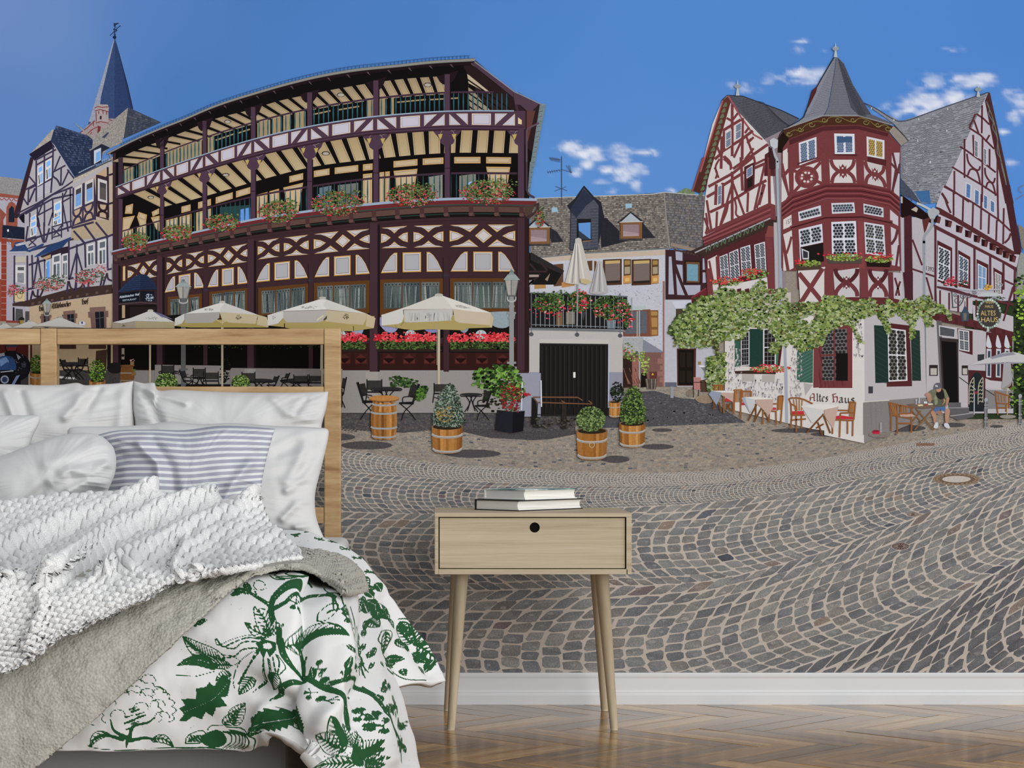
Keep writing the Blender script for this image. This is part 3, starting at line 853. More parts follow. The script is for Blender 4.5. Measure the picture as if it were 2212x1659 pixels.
p.band(G, lambda x: 870, 244, 1026, DB, .08, 60); p.P(S('1024 131 1110 199 1143 225 1143 870 1024 870'), DB, .08)
p.P(S('1120 200 1166 226 1143 425 1143 870 1120 870'), '17110f')
p.up()
# upper loggia interior and ceiling
p.band(off(G, 2), F3, 250, 1022, BLK, 0, 50); p.P(S('1022 132 1108 200 1118 208 1118 241 1022 241'), BLK)
p.N(S('1026 130 1110 200 1166 226 1150 330 1120 300 1118 242 1026 242'), '2b1c20')
p.up()
def ceil(ftop, fbot, x0, x1, n, lean, c0='b09c7c', c1='96846a'):
    for i in range(n):
        a, b = x0 + (x1 - x0) * (i + .1) / n, x0 + (x1 - x0) * (i + .78) / n
        l = lean(a)
        q = [(a, ftop(a)), (b, ftop(b)), (b + l, fbot(b + l)), (a + l, fbot(a + l))]
        p.P(q, [c1, c1, c0, c0], .03)
        e = .1
        p.Ln([(a + 3, ftop(a) + 1), (a + l + 3, fbot(a + l))], .7, '6b5a48', 0, 1); p.Ln([(b - 3, ftop(b) + 1), (b + l - 3, fbot(b + l))], .7, '6b5a48', 0, 1)
lean3 = lambda x: 52 - (x - 250) * .05
ceil(Ee, lambda x: R3c(x) + 4, 240, 960, 26, lambda x: max(6, 62 - (x - 250) * .073))
p.up(2)
p.P(S('1009 160 1066 198 1056 203 1012 180'), 'b5a68c'); p.P(S('1011 184 1060 240 1015 240'), '8f8270'); p.up()
for k in range(6):
    p.Ln(S('%d %d %d %d' % (1010, 172 + k * 14, 1108, 240 + k * 14)), 3, '14100f')
p.N(S('1000 142 1026 140 1116 212 1118 242 1108 240 1010 160'), '26191c'); p.NL(S('1020 136 1110 204 1118 240'), 6, '3f2b36')
# back wall pieces above upper rail
p.N(S('1009 160 1012 242 985 242 990 160'), '100c0d')
p.up()
for a, b in ((690, 713), (731, 776), (858, 920), (927, 990), (466, 507), (513, 540), (676, 714)):
    y = (R3c(a) + R3c(b)) / 2; p.Ln([(a, R3c(a) + 14), (b, R3c(b) + 13)], 3, '9b8360')
for a, w in ((268, 22), (300, 30), (362, 26), (390, 26), (416, 20), (449, 14), (556, 28), (588, 18), (612, 16), (636, 24), (792, 14), (820, 12), (844, 7)):
    p.P([(a, R3c(a) + (4 if a > 400 else -8)), (a + w, R3c(a + w) + 4), (a + w, F3(a + w)), (a, F3(a))], '998668', .04)
# lower loggia
p.up(); p.band(U3, F2, 255, 1118, BLK, 0, 50); p.up()
C2b = cvf('255 470 346 449 440 425 545 394 664 363 806 344 961 331 1120 331')
ceil(lambda x: U3(x) + 3, C2b, 285, 1135, 24, lambda x: max(-4, 60 - (x - 285) * .092), 'b5a27f', 'a58f6c')
p.up(2)
# painted wall panels behind the lower rail
OC = ('b78d4e', 'c2ac8a', '6b5a50', 'bca787')
def wp(x0, x1, d0, d1):
    p.panel([(x0, C2b(x0) + d0), (x1, C2b(x1) + d0), (x1, C2b(x1) + d1), (x0, C2b(x0) + d1)], OC, (1.5, 2.8, 3.5))
for x0, x1 in ((466, 503), (510, 541), (428, 456), (678, 712), (723, 774), (784, 805), (913, 958), (981, 1038), (1050, 1104), (625, 655), (850, 902), (392, 412)):
    wp(x0, x1, 9, 23)
for x0, x1, d in ((272, 288, 0), (296, 316, 0), (359, 385, 0), (388, 414, 0), (424, 456, 0), (555, 578, 0), (582, 603, 0), (612, 655, 0), (784, 804, 0), (818, 830, 0), (832, 842, 0), (850, 902, 0), (1050, 1102, 0)):
    p.panel([(x0, C2b(x0) + 30), (x1, C2b(x1) + 30), (x1 - (10 if x1 - x0 > 35 else 0), F2(x1) - 1), (x0 + (12 if x1 - x0 > 35 else 0), F2(x0) - 1)], OC, (1.5, 2.8, 3.5))
for q in ('272 445 288 440 286 462 270 462', '300 458 318 464 316 478 296 470', '328 458 344 450 344 462 330 468'): p.panel(S(q), OC, (1.5, 2.8, 3.5))
for q in ('266 470 292 466 268 520 264 526', '296 468 316 474 316 508 306 500', '326 470 345 466 345 500 338 496'): p.panel(S(q), OC, (1.5, 2.8, 3.5))
p.up(4)
for x0, x1, c in ((690, 716, '5d6f7a'), (730, 774, '6b6e6a'), (925, 956, '80837c'), (992, 1028, '75786f'), (475, 540, '26403f'), (517, 541, '5f8fd6')):
    yy = R2c(x0) + 6 if c != '5f8fd6' else R2c(x0) + 22
    p.P([(x0, yy), (x1, yy - 5), (x1, F2(x1)), (x0, F2(x0))], c, .15)
p.P(S('687 420 704 418 704 430 695 424 687 426'), '6fa3e8'); p.P(S('1010 396 1018 392 1025 400 1012 406'), '8fb2e8')
p.up()
# balusters and rails
def rail(fr, fb, cuts, step, c):
    x = cuts[0]
    while x < cuts[-1]:
        if all(abs(x - q) > 6 for q in cuts):
            a, b = fr(x) + 3, fb(x)
            p.P([(x - .8, a), (x + .8, a), (x + 1.5, (a + b) / 2), (x + .8, b), (x - .8, b), (x - 1.5, (a + b) / 2)], c)
        x += step * (.62 + .38 * min(1, max(0, (x - 250) / 420)))
rail(R3c, F3, [262, 350, 442, 547, 669, 812, 966, 1108], 10.4, '2d5a62')
rail(R2c, F2, [262, 350, 442, 547, 669, 812, 966, 1112], 12, '24474d')
p.up(); p.band(off(R3c, -1.5), off(R3c, 2.5), 256, 1066, '3f2d3c', 0, 40); p.band(off(R2c, -2), off(R2c, 2.5), 256, 1117, '3d2b38', 0, 40)
# brackets (upper dark, lower with painted grapes)
p.up()
POSTS = [350, 442, 547, 669, 812, 966]
for x in POSTS:
    k = SCx(x); y = Ee(x)
    p.P([(x - 22 * k, y - 4 + 5 * k), (x + 24 * k, y - 12), (x + 16 * k, y + 6), (x + 10 * k, y + 14), (x - 9 * k, y + 18), (x - 16 * k, y + 12)], '20141a')
    p.R(x - 5.5 * k, y - 4, x + 5.5 * k, F3(x), PU); p.R(x + 5.5 * k, y + 4, x + 8 * k, F3(x), '1a1216')
p.R(256, 340, 266, F3(260), '3a2a38')
p.up()
for x in POSTS + [1126]:
    k = SCx(x); y = U3(x)
    for sgn in ((-1, 1) if x < 1100 else (-1,)):
        w = 27 * k * sgn; d = -6 * sgn * (1 if x < 700 else .3)
        q = [(x + 5 * k * sgn, y + 1), (x + 5 * k * sgn + w, y + d * .7), (x + 4 * k * sgn + w * .85, y + 8 * k), (x + w * .62, y + 20 * k), (x + w * .5, y + 30 * k), (x + 5 * k * sgn, y + 36 * k)]
        p.P(q, PU); gx_, gy_ = x + w * .55, y + 15 * k
        p.P([(gx_ - 5 * k, gy_ - 4 * k), (gx_ + 5 * k, gy_ - 5 * k), (gx_ + 3 * k, gy_ + 2 * k), (gx_, gy_ + 8 * k), (gx_ - 3 * k, gy_ + 1 * k)], 'b49c5c', 0, 1)
        p.Ln(smooth([(x + 8 * k * sgn, y + 4 * k), (x + w * .4, y + 3 * k), (gx_, gy_ - 5 * k)]), .9, '9c8c94', 0, 1)
        p.Ln([(x + w * .5, y + 3 * k), (x + w * .9, y + 2 * k + d * .6)], .9, '8c7c84', 0, 1)
p.up(2)
for x in POSTS + [1126]:
    k = SCx(x); p.R(x - 5.5 * k, U3(x) - 2, x + 5.5 * k, F2(x) + 1, PU); p.R(x + 5.5 * k, U3(x) + 34, x + 8 * k, F2(x), '1e1519'); p.R(x - 5.5 * k, R2c(x) - 12, x + 5.5 * k, R2c(x) - 10, '331f2b', 0, 1)
p.R(256, 430, 265, 540, PU); p.R(1119, 282, 1132, 428, PU)
p.up(2)
# parapet band with panels
p.band(off(F3, 0), U3, 250, 1135, PU, .04, 50); p.up()
p.band(off(F3, -1.5), off(F3, 1.2), 250, 1110, '8fa4b8', 0, 40)
p.band(lambda x: U3(x) - 6 * SCx(x), lambda x: U3(x) - 4.6 * SCx(x), 250, 1132, '2a1a24', 0, 40); p.band(lambda x: U3(x) - .5, lambda x: U3(x) + 3, 250, 1118, '33202a', 0, 40)
p.up()
PC = ('c4a27c', 'cfcad0', '6a5a70', 'bdbac6')
st = [255, 352, 444, 549.5, 672, 815, 970.5, 1122]
for a, b in zip(st[:-1], st[1:]):
    L = b - a; k = SCx(a)
    T = lambda t: (a + t * L, F3(a + t * L) + 5.5 * k); Bm = lambda t: (a + t * L, U3(a + t * L) - 8.5 * k)
    for q in ([T(0), Bm(0), Bm(.165)], [T(.094), T(.264), Bm(.264)], [T(.32), T(.594), Bm(.594), Bm(.32)], [T(.65), T(.83), Bm(.65)], [Bm(.755), T(.936), Bm(.936)]):
        p.panel(q, PC, (1.0, 2.6, 3.3))
p.up(4); p.P(S('1119 254 1127 260 1127 269 1119 268'), 'd9bf92')
# right end: barge board, gable slates, pipe
p.N(R8('1120 230 1180 215 1700 620 1700 700 1150 260'), '4c3846'); p.N(R8('1700 630 2050 790 1960 880 1880 880 1790 800 1720 800'), '4f3b49'); p.NL(R8('1170 212 1710 620 2070 790 2140 800'), 2.4, '7f8694')
p.N(R8('2060 800 2140 800 1985 1656 1925 1656 1950 1500'), '6f7f85', .3); p.N(S1('1985 0 1925 0 1895 440 1915 450'), '6b7a80', .3); p.up()
for k in range(17):
    y = 240 + k * 11; p.Ln([(1163 - k * 1.45, y + 2), (1172.5 - k * 1.75, y)], .8, '3e4a50')
p.N(R8('1880 880 2000 880 1900 1300 1880 1300'), '5a3a34'); p.NL(R8('2050 1050 1900 1120 1880 1160 1880 1656'), 4, '5b4858'); p.NL(S1('1880 0 1880 380 1905 440 1990 490'), 4.2, '46343f')
# gutter with snow guard
p.up(); p.band(off(G, 3), off(G, 12), 240, 1022, '1d1216', 0, 50)
p.up(); p.band(off(G, -1.5), off(G, 4.5), 232, 1026, '84837e', .05, 60); p.band(off(G, -2.2), off(G, -1.2), 232, 1026, '4d4f57', 0, 60); p.band(off(G, 4), off(G, 5), 232, 1026, '4d4c4a', 0, 60)
p.up(); gt = lambda x: G(x) - 8.2 * SCx(x) - .6
p.band(gt, lambda x: gt(x) + 1.1, 262, 1015, '3a5a8a', 0, 60)
x = 262
while x < 1015:
    p.Ln([(x, gt(x)), (x + .6, G(x) - 1)], 1.1, '2f4f80'); x += 6.0 + 2.4 * min(1, (x - 262) / 500)
x = 300
while x < 1020:
    p.P([(x, G(x) + 8 * SCx(x)), (x + 4, G(x) + 8 * SCx(x)), (x + 9 * SCx(x), G(x) + 16 * SCx(x)), (x + 4, G(x) + 13 * SCx(x))], '54424a'); x += 28 + 17 * min(1, (x - 300) / 500)
# ceiling lamps
p.up()
for x, y, rx, ry in ((492, 263, 8, 4), (736.5, 205, 9.5, 5), (924, 183.5, 9.5, 5.2), (488, 378, 8, 4), (704, 331.5, 9, 4.5), (326, 426.5, 7, 3.4)):
    p.E(x, y, rx, ry, '2a2120', 0, 0, 6 if y < 300 else 18); p.E(x, y + .5, rx * .75, ry * .72, 'a49f92', 0, 1)
p.up(2)
# ledge, fascia, cornice
def bnd(d0, d1, c, x0=240, x1=1160, n=.06, dl=0): p.band(off(F2, d0), off(F2, d1), x0, x1, c, n, 50, dl)
bnd(3, 46, DB, 246, 1143); p.up(); bnd(28, 40, '16100f', 262, 1136); p.up(); bnd(31.5, 34, '22332c', 270, 1120); bnd(13, 29, '5a423c', 246, 1148, .12); bnd(14, 17.5, '3d2c2a', 246, 1150); p.up()
bnd(12, 14.5, '33463f', 244, 1150); bnd(3, 12, '66282c', 242, 1158, .12); bnd(-2, 3.4, '93a3b8', 240, 1160, .05); p.up()
p.P(S('1143 445 1157 438 1148 462 1133 470 1133 445'), '4a3833')
for x in (250, 271, 292, 317, 342, 369, 402, 433, 468, 501, 537, 582, 622, 664, 711, 758, 807, 858, 911, 963, 1017, 1072, 1126):
    k = SCx(x); y = F2(x)
    p.P([(x - 5 * k, y + 15 * k), (x + 5 * k, y + 14 * k), (x + 5.5 * k, y + 30 * k), (x + 9 * k, y + 38 * k), (x - 3 * k, y + 38 * k)], '4a2f31'); p.P([(x - 5 * k, y + 31 * k), (x + 5 * k, y + 30 * k), (x + 4 * k, y + 37 * k), (x - 4 * k, y + 37 * k)], '5e4341', 0, 1)
p.up(2)
# frieze
def cell(x0, x1, shapes):
    for sh in shapes:
        pts = []
        for s, t in smooth(S(sh), 4, False) if False else S(sh):
            x = x0 + s * (x1 - x0); pts.append((x, K1(x) + t * (K2(x) - K1(x))))
        p.panel(pts, ('bd8f49', 'cbc4be', '4a3a42', 'c2bcbc'), (1.7, 3.6, 4.6))
CA = ['0 0 1 -.01 .78 .05 .63 .16 .5 .32 .37 .16 .22 .05', '0 1 1 1 .78 .95 .63 .84 .5 .69 .37 .84 .22 .95', '0 .28 .18 .33 .37 .5 .18 .68 0 .75', '1 .28 .82 .33 .63 .5 .82 .68 1 .75']
CB = ['0 0 .44 -.01 .31 .34 .2 .16 .1 .04', '.58 0 1 0 .9 .04 .82 .14 .72 .35', '0 1 .44 1 .3 .66 .2 .84 .1 .95', '.58 1 1 1 .9 .96 .82 .85 .72 .66', '.515 .17 .65 .5 .515 .83 .385 .5', '0 .25 .12 .34 .22 .5 .12 .68 0 .76', '1 .28 .9 .35 .8 .51 .9 .66 1 .74']
for a, b in ((360, 394), (402, 441), (556.6, 604), (613, 667), (823, 881), (893, 958)):
    cell(a, b, CA)
for a, b in ((276, 341), (449, 536), (677.5, 800), (971, 1113)):
    cell(a, b, CB)
p.panel(R5('238 1165 273 1160 273 1370 235 1375'), ('bd8f49', 'c2b295', '4a3a42', 'c0b29a'), (1.2, 3, 3.6))
p.up(4)
# arcade of plaster panels
for a, b in ((354, 443), (447, 537), (551, 667), (677, 801), (820, 958), (970.5, 1114)):
    L = b - a; X = lambda t: a + t * L
    def pt(t, v): return (X(t), P1(X(t)) + v * (P2(X(t)) - P1(X(t))))
    p.panel([pt(.02, 1), pt(.277, 1), pt(.277, 0), pt(.23, .0), pt(.17, .16), pt(.1, .48), pt(.05, .8)], ('bd8f49', 'c6c1c0', '51434c', 'a9a8ae'), (1.8, 4.0, 4.8))
    p.panel([pt(.36, 0), pt(.65, 0), pt(.65, 1), pt(.36, 1)], ('bd8f49', 'c6c1c0', '51434c', 'a4a4aa'), (2.0, 4.2, 5.0))
    p.panel([pt(.985, 1), pt(.735, 1), pt(.735, 0), pt(.78, .0), pt(.84, .16), pt(.91, .48), pt(.955, .8)], ('bd8f49', 'c6c1c0', '51434c', 'a9a8ae'), (1.8, 4.0, 4.8))
p.up(4)
# window band
for a, b in ((362, 436), (452, 536), (558, 666), (678, 798), (821, 957), (972, 1112)):
    k = SCx(a); h = 68 * k
    p.P([(a, W1(a)), (b, W1(b)), (b, W1(b) + 130), (a, W1(a) + 130)], '59381c', .12)
    n = 3; ia, ib = a + 7 * k, b - 7 * k
    for i in range(n):
        xa, xb = ia + (ib - ia) * i / n + 1.2, ia + (ib - ia) * (i + 1) / n - 1.2
        ya = lambda x: W1(x) + 8 * k
        cols = ['4f5859', '646a68', '41494c', '5b6462']
        p.P([(xa, ya(xa)), (xb, ya(xb)), (xb, ya(xb) + h * .83), (xa, ya(xa) + h * .83)], [random.choice(cols) for _ in range(4)], .25, 1)
        for q in range(9):
            xx = random.uniform(xa + 1, xb - 2); p.Ln([(xx, ya(xx) + 8 * k), (xx + random.uniform(-4, 4), ya(xx) + h * .8)], random.uniform(.8, 2.4), random.choice(['868d8c', '30373b', '757e7c', '4c6455', '959a97', '3a4246']), .1, 2)
        for q in range(5):
            xx = xa + (xb - xa) * (q + .5) / 5; p.E(xx, ya(xx) + 4.5 * k, 1.6 * k, 1.8 * k, '23282b', 0, 3, 8)
        p.Ln([(xa, ya(xa) + 9 * k), (xb, ya(xb) + 9 * k)], .7, '3c4347', 0, 3)
        for q in (.4, .65): p.Ln([(xa, ya(xa) + h * q), (xb, ya(xb) + h * q)], .6, '4b5558', 0, 3)
        for q in (.33, .66): p.Ln([(xa + (xb - xa) * q, ya(xa) + 9), (xa + (xb - xa) * q, ya(xb) + h * .83)], .6, '4b5558', 0, 3)
p.up(5)
# dark lower windows with drapes, wainscot and plinth
for a, b in ((244, 436), (452, 666), (678, 798), (821, 957), (972, 1112)):
    p.P([(a, 690), (b, 676), (b, 730), (a, 760)], '14100f')
p.up()
for q in ('827 703 857 716 850 718 835 716', ):
    pass
for cx, cy, w, c in ((840, 700, 22, '8e90b4'), (930, 700, 26, '7d80ae'), (1000, 700, 14, '84909c'), (1078, 690, 30, '8b99a2'), (770, 707, 16, '8b98b4')):
    p.P(smooth([(cx - w, cy - 14), (cx + w, cy - 16), (cx + w, cy + 4), (cx + w * .5, cy + 18), (cx - w * .3, cy + 16), (cx - w, cy - 2)], 3, True), c, .2)
p.up()
for cx in (887, 1039, 735): p.E(cx, 723, 12, 10, 'aebcc0', .1); p.Ln([(cx - 4, 715), (cx - 5, 730)], .8, '30383a', 0, 1); p.Ln([(cx + 4, 715), (cx + 5, 730)], .8, '30383a', 0, 1)
p.up(2)
p.R(244, 742, 1133, 806, '2e1715', .12); p.up()
for a, b in ((244, 560), (560, 737), (816, 957), (970, 1112)):
    p.R(a, 748, b, 762, '15100f', .1); p.R(a + 2, 756, b - 2, 757.5, '39312f', .1, 1)
p.R(244, 744, 700, 798, '0d0909', .1, 1)
p.up(2)
for cx in (744, 780, 840, 884, 929, 995, 1041, 1086):
    p.P([(cx - 14, 763), (cx + 14, 763), (cx + 14, 787), (cx - 14, 787)], '381a18'); p.P([(cx - 12, 774), (cx, 765), (cx + 12, 774)], '4a2420', 0, 1); p.P([(cx - 12, 774), (cx + 12, 774), (cx, 785)], '1d0d0d', 0, 1); p.P([(cx - 12, 776), (cx, 785), (cx - 12, 785)], '5a2a24', 0, 1); p.P([(cx + 12, 776), (cx, 785), (cx + 12, 785)], '52261f', 0, 1)
p.up(2)
p.R(244, 800, 1143, 892, '8f8a88', .08); p.P(S('244 800 560 800 560 836 244 836'), '827e7c', .1); p.R(790, 803, 816, 885, '98938f', .06, 1)
p.P([(1112, 806), (1168, 806), (1168, 900), (1112, 900)], '8f90a0', .05)
p.up(2)
# ground floor posts
for x, w, y0 in ((250, 12, 570), (345, 12, 552), (541.5, 14, 516), (807, 17, 482), (1126, 17, 470)):
    p.R(x - w / 2, y0, x + w / 2, 803, '412c34', .08); p.R(x + w / 2, y0 + 4, x + w / 2 + 5, 803, '1d1416', 0, 1)
for x, w, y0 in ((444, 9, 596), (671.5, 9, 570), (964, 12, 555)):
    p.R(x - w / 2, y0, x + w / 2, 803, '3a272d', .08); p.R(x - w / 2 - 1, W1(x) - 8, x + w / 2 + 1, W1(x) - 4, '333138', 0, 1)
p.R(1117, 800, 1142, 806, '3c2528'); p.R(1133, 470, 1143, 803, '2a1a1c', .1, 1)
p.NL(S1('1960 690 1900 770 1895 1659'), 5, '4d3436'); p.NL(S('1139.5 600 1139.5 690 1146 704'), 4.5, '30201f'); p.NL(S1('1990 600 2040 560 2030 660 1910 760'), 5, '3c2c2c')
# sign hood with lettering
p.N(S3('80 420 160 330 240 260 300 215 380 185 450 200 540 280 580 380 360 385'), '25324f', .35); p.N(S3('380 185 450 200 540 280 580 380 365 385'), '202b45', .3); p.up()
for k in range(8):
    p.Ln(S3('%d %d %d %d' % (120 + k * 32, 400 - k * 28, 362, 378 - k * 24)), .7, '151d30'); p.Ln(S3('%d %d %d %d' % (365, 378 - k * 24, 575 - k * 22, 372 - k * 24)), .7, '121829')
p.N(S3('90 430 360 390 575 390 575 555 360 540 95 570'), '2b2226'); p.N(S3('100 435 352 400 352 530 100 550'), '10141f'); p.N(S3('372 400 545 400 545 525 372 530'), '161822'); p.NL(S3('90 568 360 545 575 560'), 3, '4a3a40')
p.up(); text(p, 'Altkölnischer Hof', 258.6, 644.6, 5.2, 'c8d2e0', -.155, .80, 0, .012); text(p, 'RESTAURANT', 265, 651.2, 3.9, 'aebccc', -.11, .88)
p.leaves((324, 643, 9, 8.5), 60, 1.5, ['9aa6bc', 'bcc6d6', '7a86a0'])
p.N(S3('110 580 575 570 575 1060 110 1060'), '171112', .15); p.N(S3('140 580 178 580 178 740 140 740'), 'a88e70'); p.N(S3('240 600 560 600 560 760 240 760'), '241a1b', .2); p.N(S3('135 1120 170 1120 170 1260 135 1260'), '8f8276'); p.up().E(266, 768, 3, 3, '15110f')
p.done()

# ---- balcony geraniums, one print per box
FR_ = ['a3202a', 'b82e38', 'c2485a', 'c4607a', 'ad3a48', '941c26', 'b8453a']
GR_ = ['4a5a2c', '5a6e36', '3a4726', '6a7d48', '303a20', '4d6238', '7d8a5c']
def gera(reg, n, fl=.45, rs=2.6, name='printed_geraniums'):
    q = Pr(name, 760)
    cx, cy, rx, ry = reg
    q.leaves(reg, int(n * 1.3), rs * 1.05, GR_)
    q.leaves((cx, cy + ry * .1, rx * 1.12, ry * 1.0), int(n * fl * .72), rs * .9, FR_, 0, 6, .85); q.leaves((cx + rx * .3, cy - ry * .6, rx * .9, ry * .6), int(n * .2), rs, GR_)
    q.done()
for reg, n in (((291, 523, 27, 18), 190), ((382, 503, 33, 17), 210), ((479, 481, 36, 18), 240), ((601, 457, 39, 24), 300), ((728, 440, 54, 27), 420), ((889, 422, 52, 24), 400), ((1053, 415, 56, 26), 430), ((1166, 472, 9, 22), 60)):
    gera(reg, n)
def box(x0, x1, name='printed_geraniums'):
    q = Pr(name, 760, 'row of scarlet geraniums in a window box')
    q.N(S('%f 752 %f 752 %f 760 %f 760' % (x0 + 4, x1 - 4, x1 - 5, x0 + 5)), '2a1f1b')
    q.leaves([(x0 + 2, 733), (x1 - 2, 733), (x1 - 3, 754), (x0 + 4, 754)], int((x1 - x0) * 3.2), 3, ['2c3d1f', '3a4f28', '4a6030', '22301a', '587038'])
    q.leaves([(x0, 723), (x1, 722), (x1 + 1, 737), (x0 - 1, 738)], int((x1 - x0) * 1.9), 3.4, ['c4303c', 'd9424a', 'e0555c', 'b3222e', 'd6585a'], 0, 6, .85)
    q.leaves([(x0 + 8, 718), (x1 - 12, 718), (x1 - 10, 724), (x0 + 10, 724)], int((x1 - x0) * .25), 3, ['c4303c', 'd9424a', 'e0555c'])
    q.done()
for a, b in ((737, 792), (809, 942), (968, 1110)): box(a, b)
q = Pr('printed_ivy', 760); q.leaves((560, 748, 140, 6), 60, 2, ['2b3b1a', '3c5222', '1d2812']); q.done()
# ---- slate roofed house in the middle
p = Pr('printed_slate_house', 120, 'low white house with weathered slate roof and dormers between the big houses')
p.N(S('1470 412 1480 406 1490 408 1500 414 1500 424 1455 420'), '6f8062', .5)
p.N(S6('130 680 870 650 1520 630 1650 610 2120 640 2150 1270 1730 1250 750 1300 130 1360'), '77706b', .5)
p.up()
def rows(q, n, m, cols, lw=.8, line='4a4644', amp=.8):
    Q = Qd(q)
    for r in range(n):
        for c in range(m):
            if random.random() < .8:
                u = (c + random.random() * .6) / m; p.P(sub(Q, u, (r + .1) / n, min(1, u + .9 / m), (r + .86) / n), random.choice(cols), .45)
    for r in range(n + 1):
        p.Ln([(lambda a: (a[0], a[1] + random.uniform(-amp, amp) * .5))(Q(u / m, r / n)) for u in range(m + 1)], lw, line, .2, 1)
RC = ['7b746f', '706964', '86807a', '655f5c', '8d8780', '5d5856', '978f86']
rows(S6('150 690 1650 615 1700 1240 150 1350'), 30, 60, RC)
rows(S6('1650 615 2120 645 2150 1270 1730 1245'), 22, 22, ['5f5d61', '69676b', '56555a', '74727a'], .8, '3b3b42')
p.up(2); p.NL(S6('130 680 870 652 1520 630 1650 608 2120 645'), 1.6, 'b7b6b4'); p.NL(S6('1655 610 1680 900 1720 1240'), 2, '8e8a86')
# shadows of dormers on the roof
p.N(S6('930 900 1000 900 1150 1050 1150 1150 1250 1160 940 1240'), '26262e', .3); p.N(S6('1400 940 1560 1130 1410 1130'), '2a2a32', .3); p.N(S6('350 1000 440 1060 510 1170 370 1180'), '2a2a32', .3)
# tall dormer
p.N(S6('745 530 860 660 940 720 975 890 900 1260 580 1270 590 820 550 760 640 680'), '23252e', .2)
p.N(S6('745 560 850 680 910 760 905 1250 590 1260 600 790'), '4c4f5b', .3); p.N(S6('745 570 860 690 770 760 660 900 600 840 600 780'), '2b3142', .2); p.up()
for k in range(14):
    y = 800 + k * 34; p.Ln(S6('595 %d 670 %d' % (y, y)), 1, '31333c'); p.Ln(S6('820 %d 905 %d' % (y, y - 3)), 1, '31333c')
p.N(S6('665 910 825 910 830 1170 660 1170'), '1d1c20'); p.N(S6('682 960 820 950 820 1140 690 1150'), '5d8ecb'); p.N(S6('682 1040 820 1145 690 1150'), '333a44'); p.NL(S6('730 1165 830 1160'), 1.6, 'a37a5c')
# small dormers
for dx, dy in ((0, 0), (-1050, 60)):
    f = lambda s: [(a + dx * .18987, b + dy * .18987) for a, b in S6(s)]
    p.N(f('1275 830 1420 950 1410 1140 1155 1140 1150 960 1120 955'), '2b2a2e', .2); p.N(f('1275 845 1390 940 1160 950'), 'a3adb8', .05); p.NL(f('1125 955 1275 832 1425 945'), 2, '2d2b2d'); p.NL(f('1150 948 1415 942'), 2, 'b9b4ab')
    p.N(f('1160 955 1405 950 1405 1135 1160 1135'), '7a5638'); p.N(f('1190 975 1370 975 1370 1105 1190 1110'), '8f7c82', .1); p.N(f('1190 1050 1370 1075 1370 1105 1190 1110'), 'a8949a'); p.up()
    for k in range(9): p.Ln(f('1190 %d 1370 %d' % (980 + k * 14, 978 + k * 14)), .6, '75646a')
    p.NL(f('1150 1150 1410 1150'), 3, '33343a')
p.N(S6('1215 740 1290 735 1292 785 1218 790'), '8fb0c6'); p.P(S6('378 785 440 780 450 830 375 835'), '8fb0c6')
# aerial
p.up(); p.Ln(S6('490 745 490 200'), 1.4, '3c3c44')
for s in ('350 220 490 240', '330 380 500 350 600 380', '420 540 555 590', '410 595 490 565 540 545'): p.Ln(S6(s), .9, '464a58')
for k in range(9):
    x = 355 + k * 13; p.Ln(S6('%d %d %d %d' % (x, 205 + k * 2, x + 14, 250 + k * 2)), .7, '4a4f60')
for k in range(6):
    x = 335 + k * 26; p.Ln(S6('%d %d %d %d' % (x - 8, 365 - k * 4, x + 8, 395 - k * 4)), .7, '4a4f60')
for k in range(3): p.Ln(S6('%d 300 %d 390' % (540 + k * 20, 600 + k * 3)), .7, '4a4f60')
# wall
p.N(S6('130 1360 750 1300 1710 1250 1720 2330 130 2330'), 'b8bac4', .1)
p.N(S6('280 1350 750 1305 1700 1262 1700 1320 900 1360 300 1400'), 'b9a99a', .08); p.NL(S6('250 1350 750 1302 1730 1248'), 2.4, '6f7478')
p.N(S7('1010 300 1660 250 1660 1060 1190 1060 1190 560 1000 430'), 'b6b8c3', .12); p.up()
for k in range(150):
    x, y = random.uniform(1030, 1640), random.uniform(310, 1040)
    if 500 < y < 900 and x < 1600: continue
    a = random.uniform(-.9, .9); p.Ln(S7('%f %f %f %f' % (x, y, x + 22 * math.cos(a), y + 22 * math.sin(a))), 1, random.choice(['8d8c96', '9a9aa4', '7e7d88']))
p.N(S7('1400 900 1660 1060 1410 1060'), '7c7f8e', .1)
# shuttered windows
p.up()
for x0, x1 in ((985, 1155), (1310, 1490)):
    p.P(S7('%d 5 %d -5 %d 290 %d 300' % (x0 - 25, x1 + 20, x1 + 20, x0 - 25)), '4a3022'); p.P(S7('%d 20 %d 12 %d 265 %d 275' % (x0, x1, x1, x0)), '776a66', 0, 1); p.P(S7('%d 20 %d 12 %d 45 %d 55' % (x0, x1, x1, x0)), 'b79f6c', 0, 2); p.P(S7('%d 250 %d 240 %d 265 %d 275' % (x0, x1, x1, x0)), '2a2220', 0, 2)
    for k in range(13): p.Ln(S7('%d %d %d %d' % (x0, 62 + k * 15, x1, 54 + k * 15)), .7, '5c504e', 0, 2)
for x0, x1 in ((1195, 1280), (1515, 1595)):
    p.P(S7('%d 0 %d 0 %d 275 %d 285' % (x0, x1, x1, x0)), '5a4128'); p.P(S7('%d 15 %d 15 %d 60 %d 65' % (x0 + 12, x1 - 12, x1 - 12, x0 + 12)), '9a7c4c', 0, 1); p.P(S7('%d 90 %d 85 %d 165 %d 170' % (x0 + 12, x1 - 12, x1 - 12, x0 + 12)), '9f907a', 0, 1); p.P(S7('%d 190 %d 180 %d 270 %d 280' % (x0 - 5, x1, x1, x0 - 5)), 'b98850', .1, 1); p.P(S7('%d 215 %d 210 %d 250 %d 255' % (x0 + 18, x1 - 18, x1 - 18, x0 + 18)), 'd3ad6c', 0, 2)
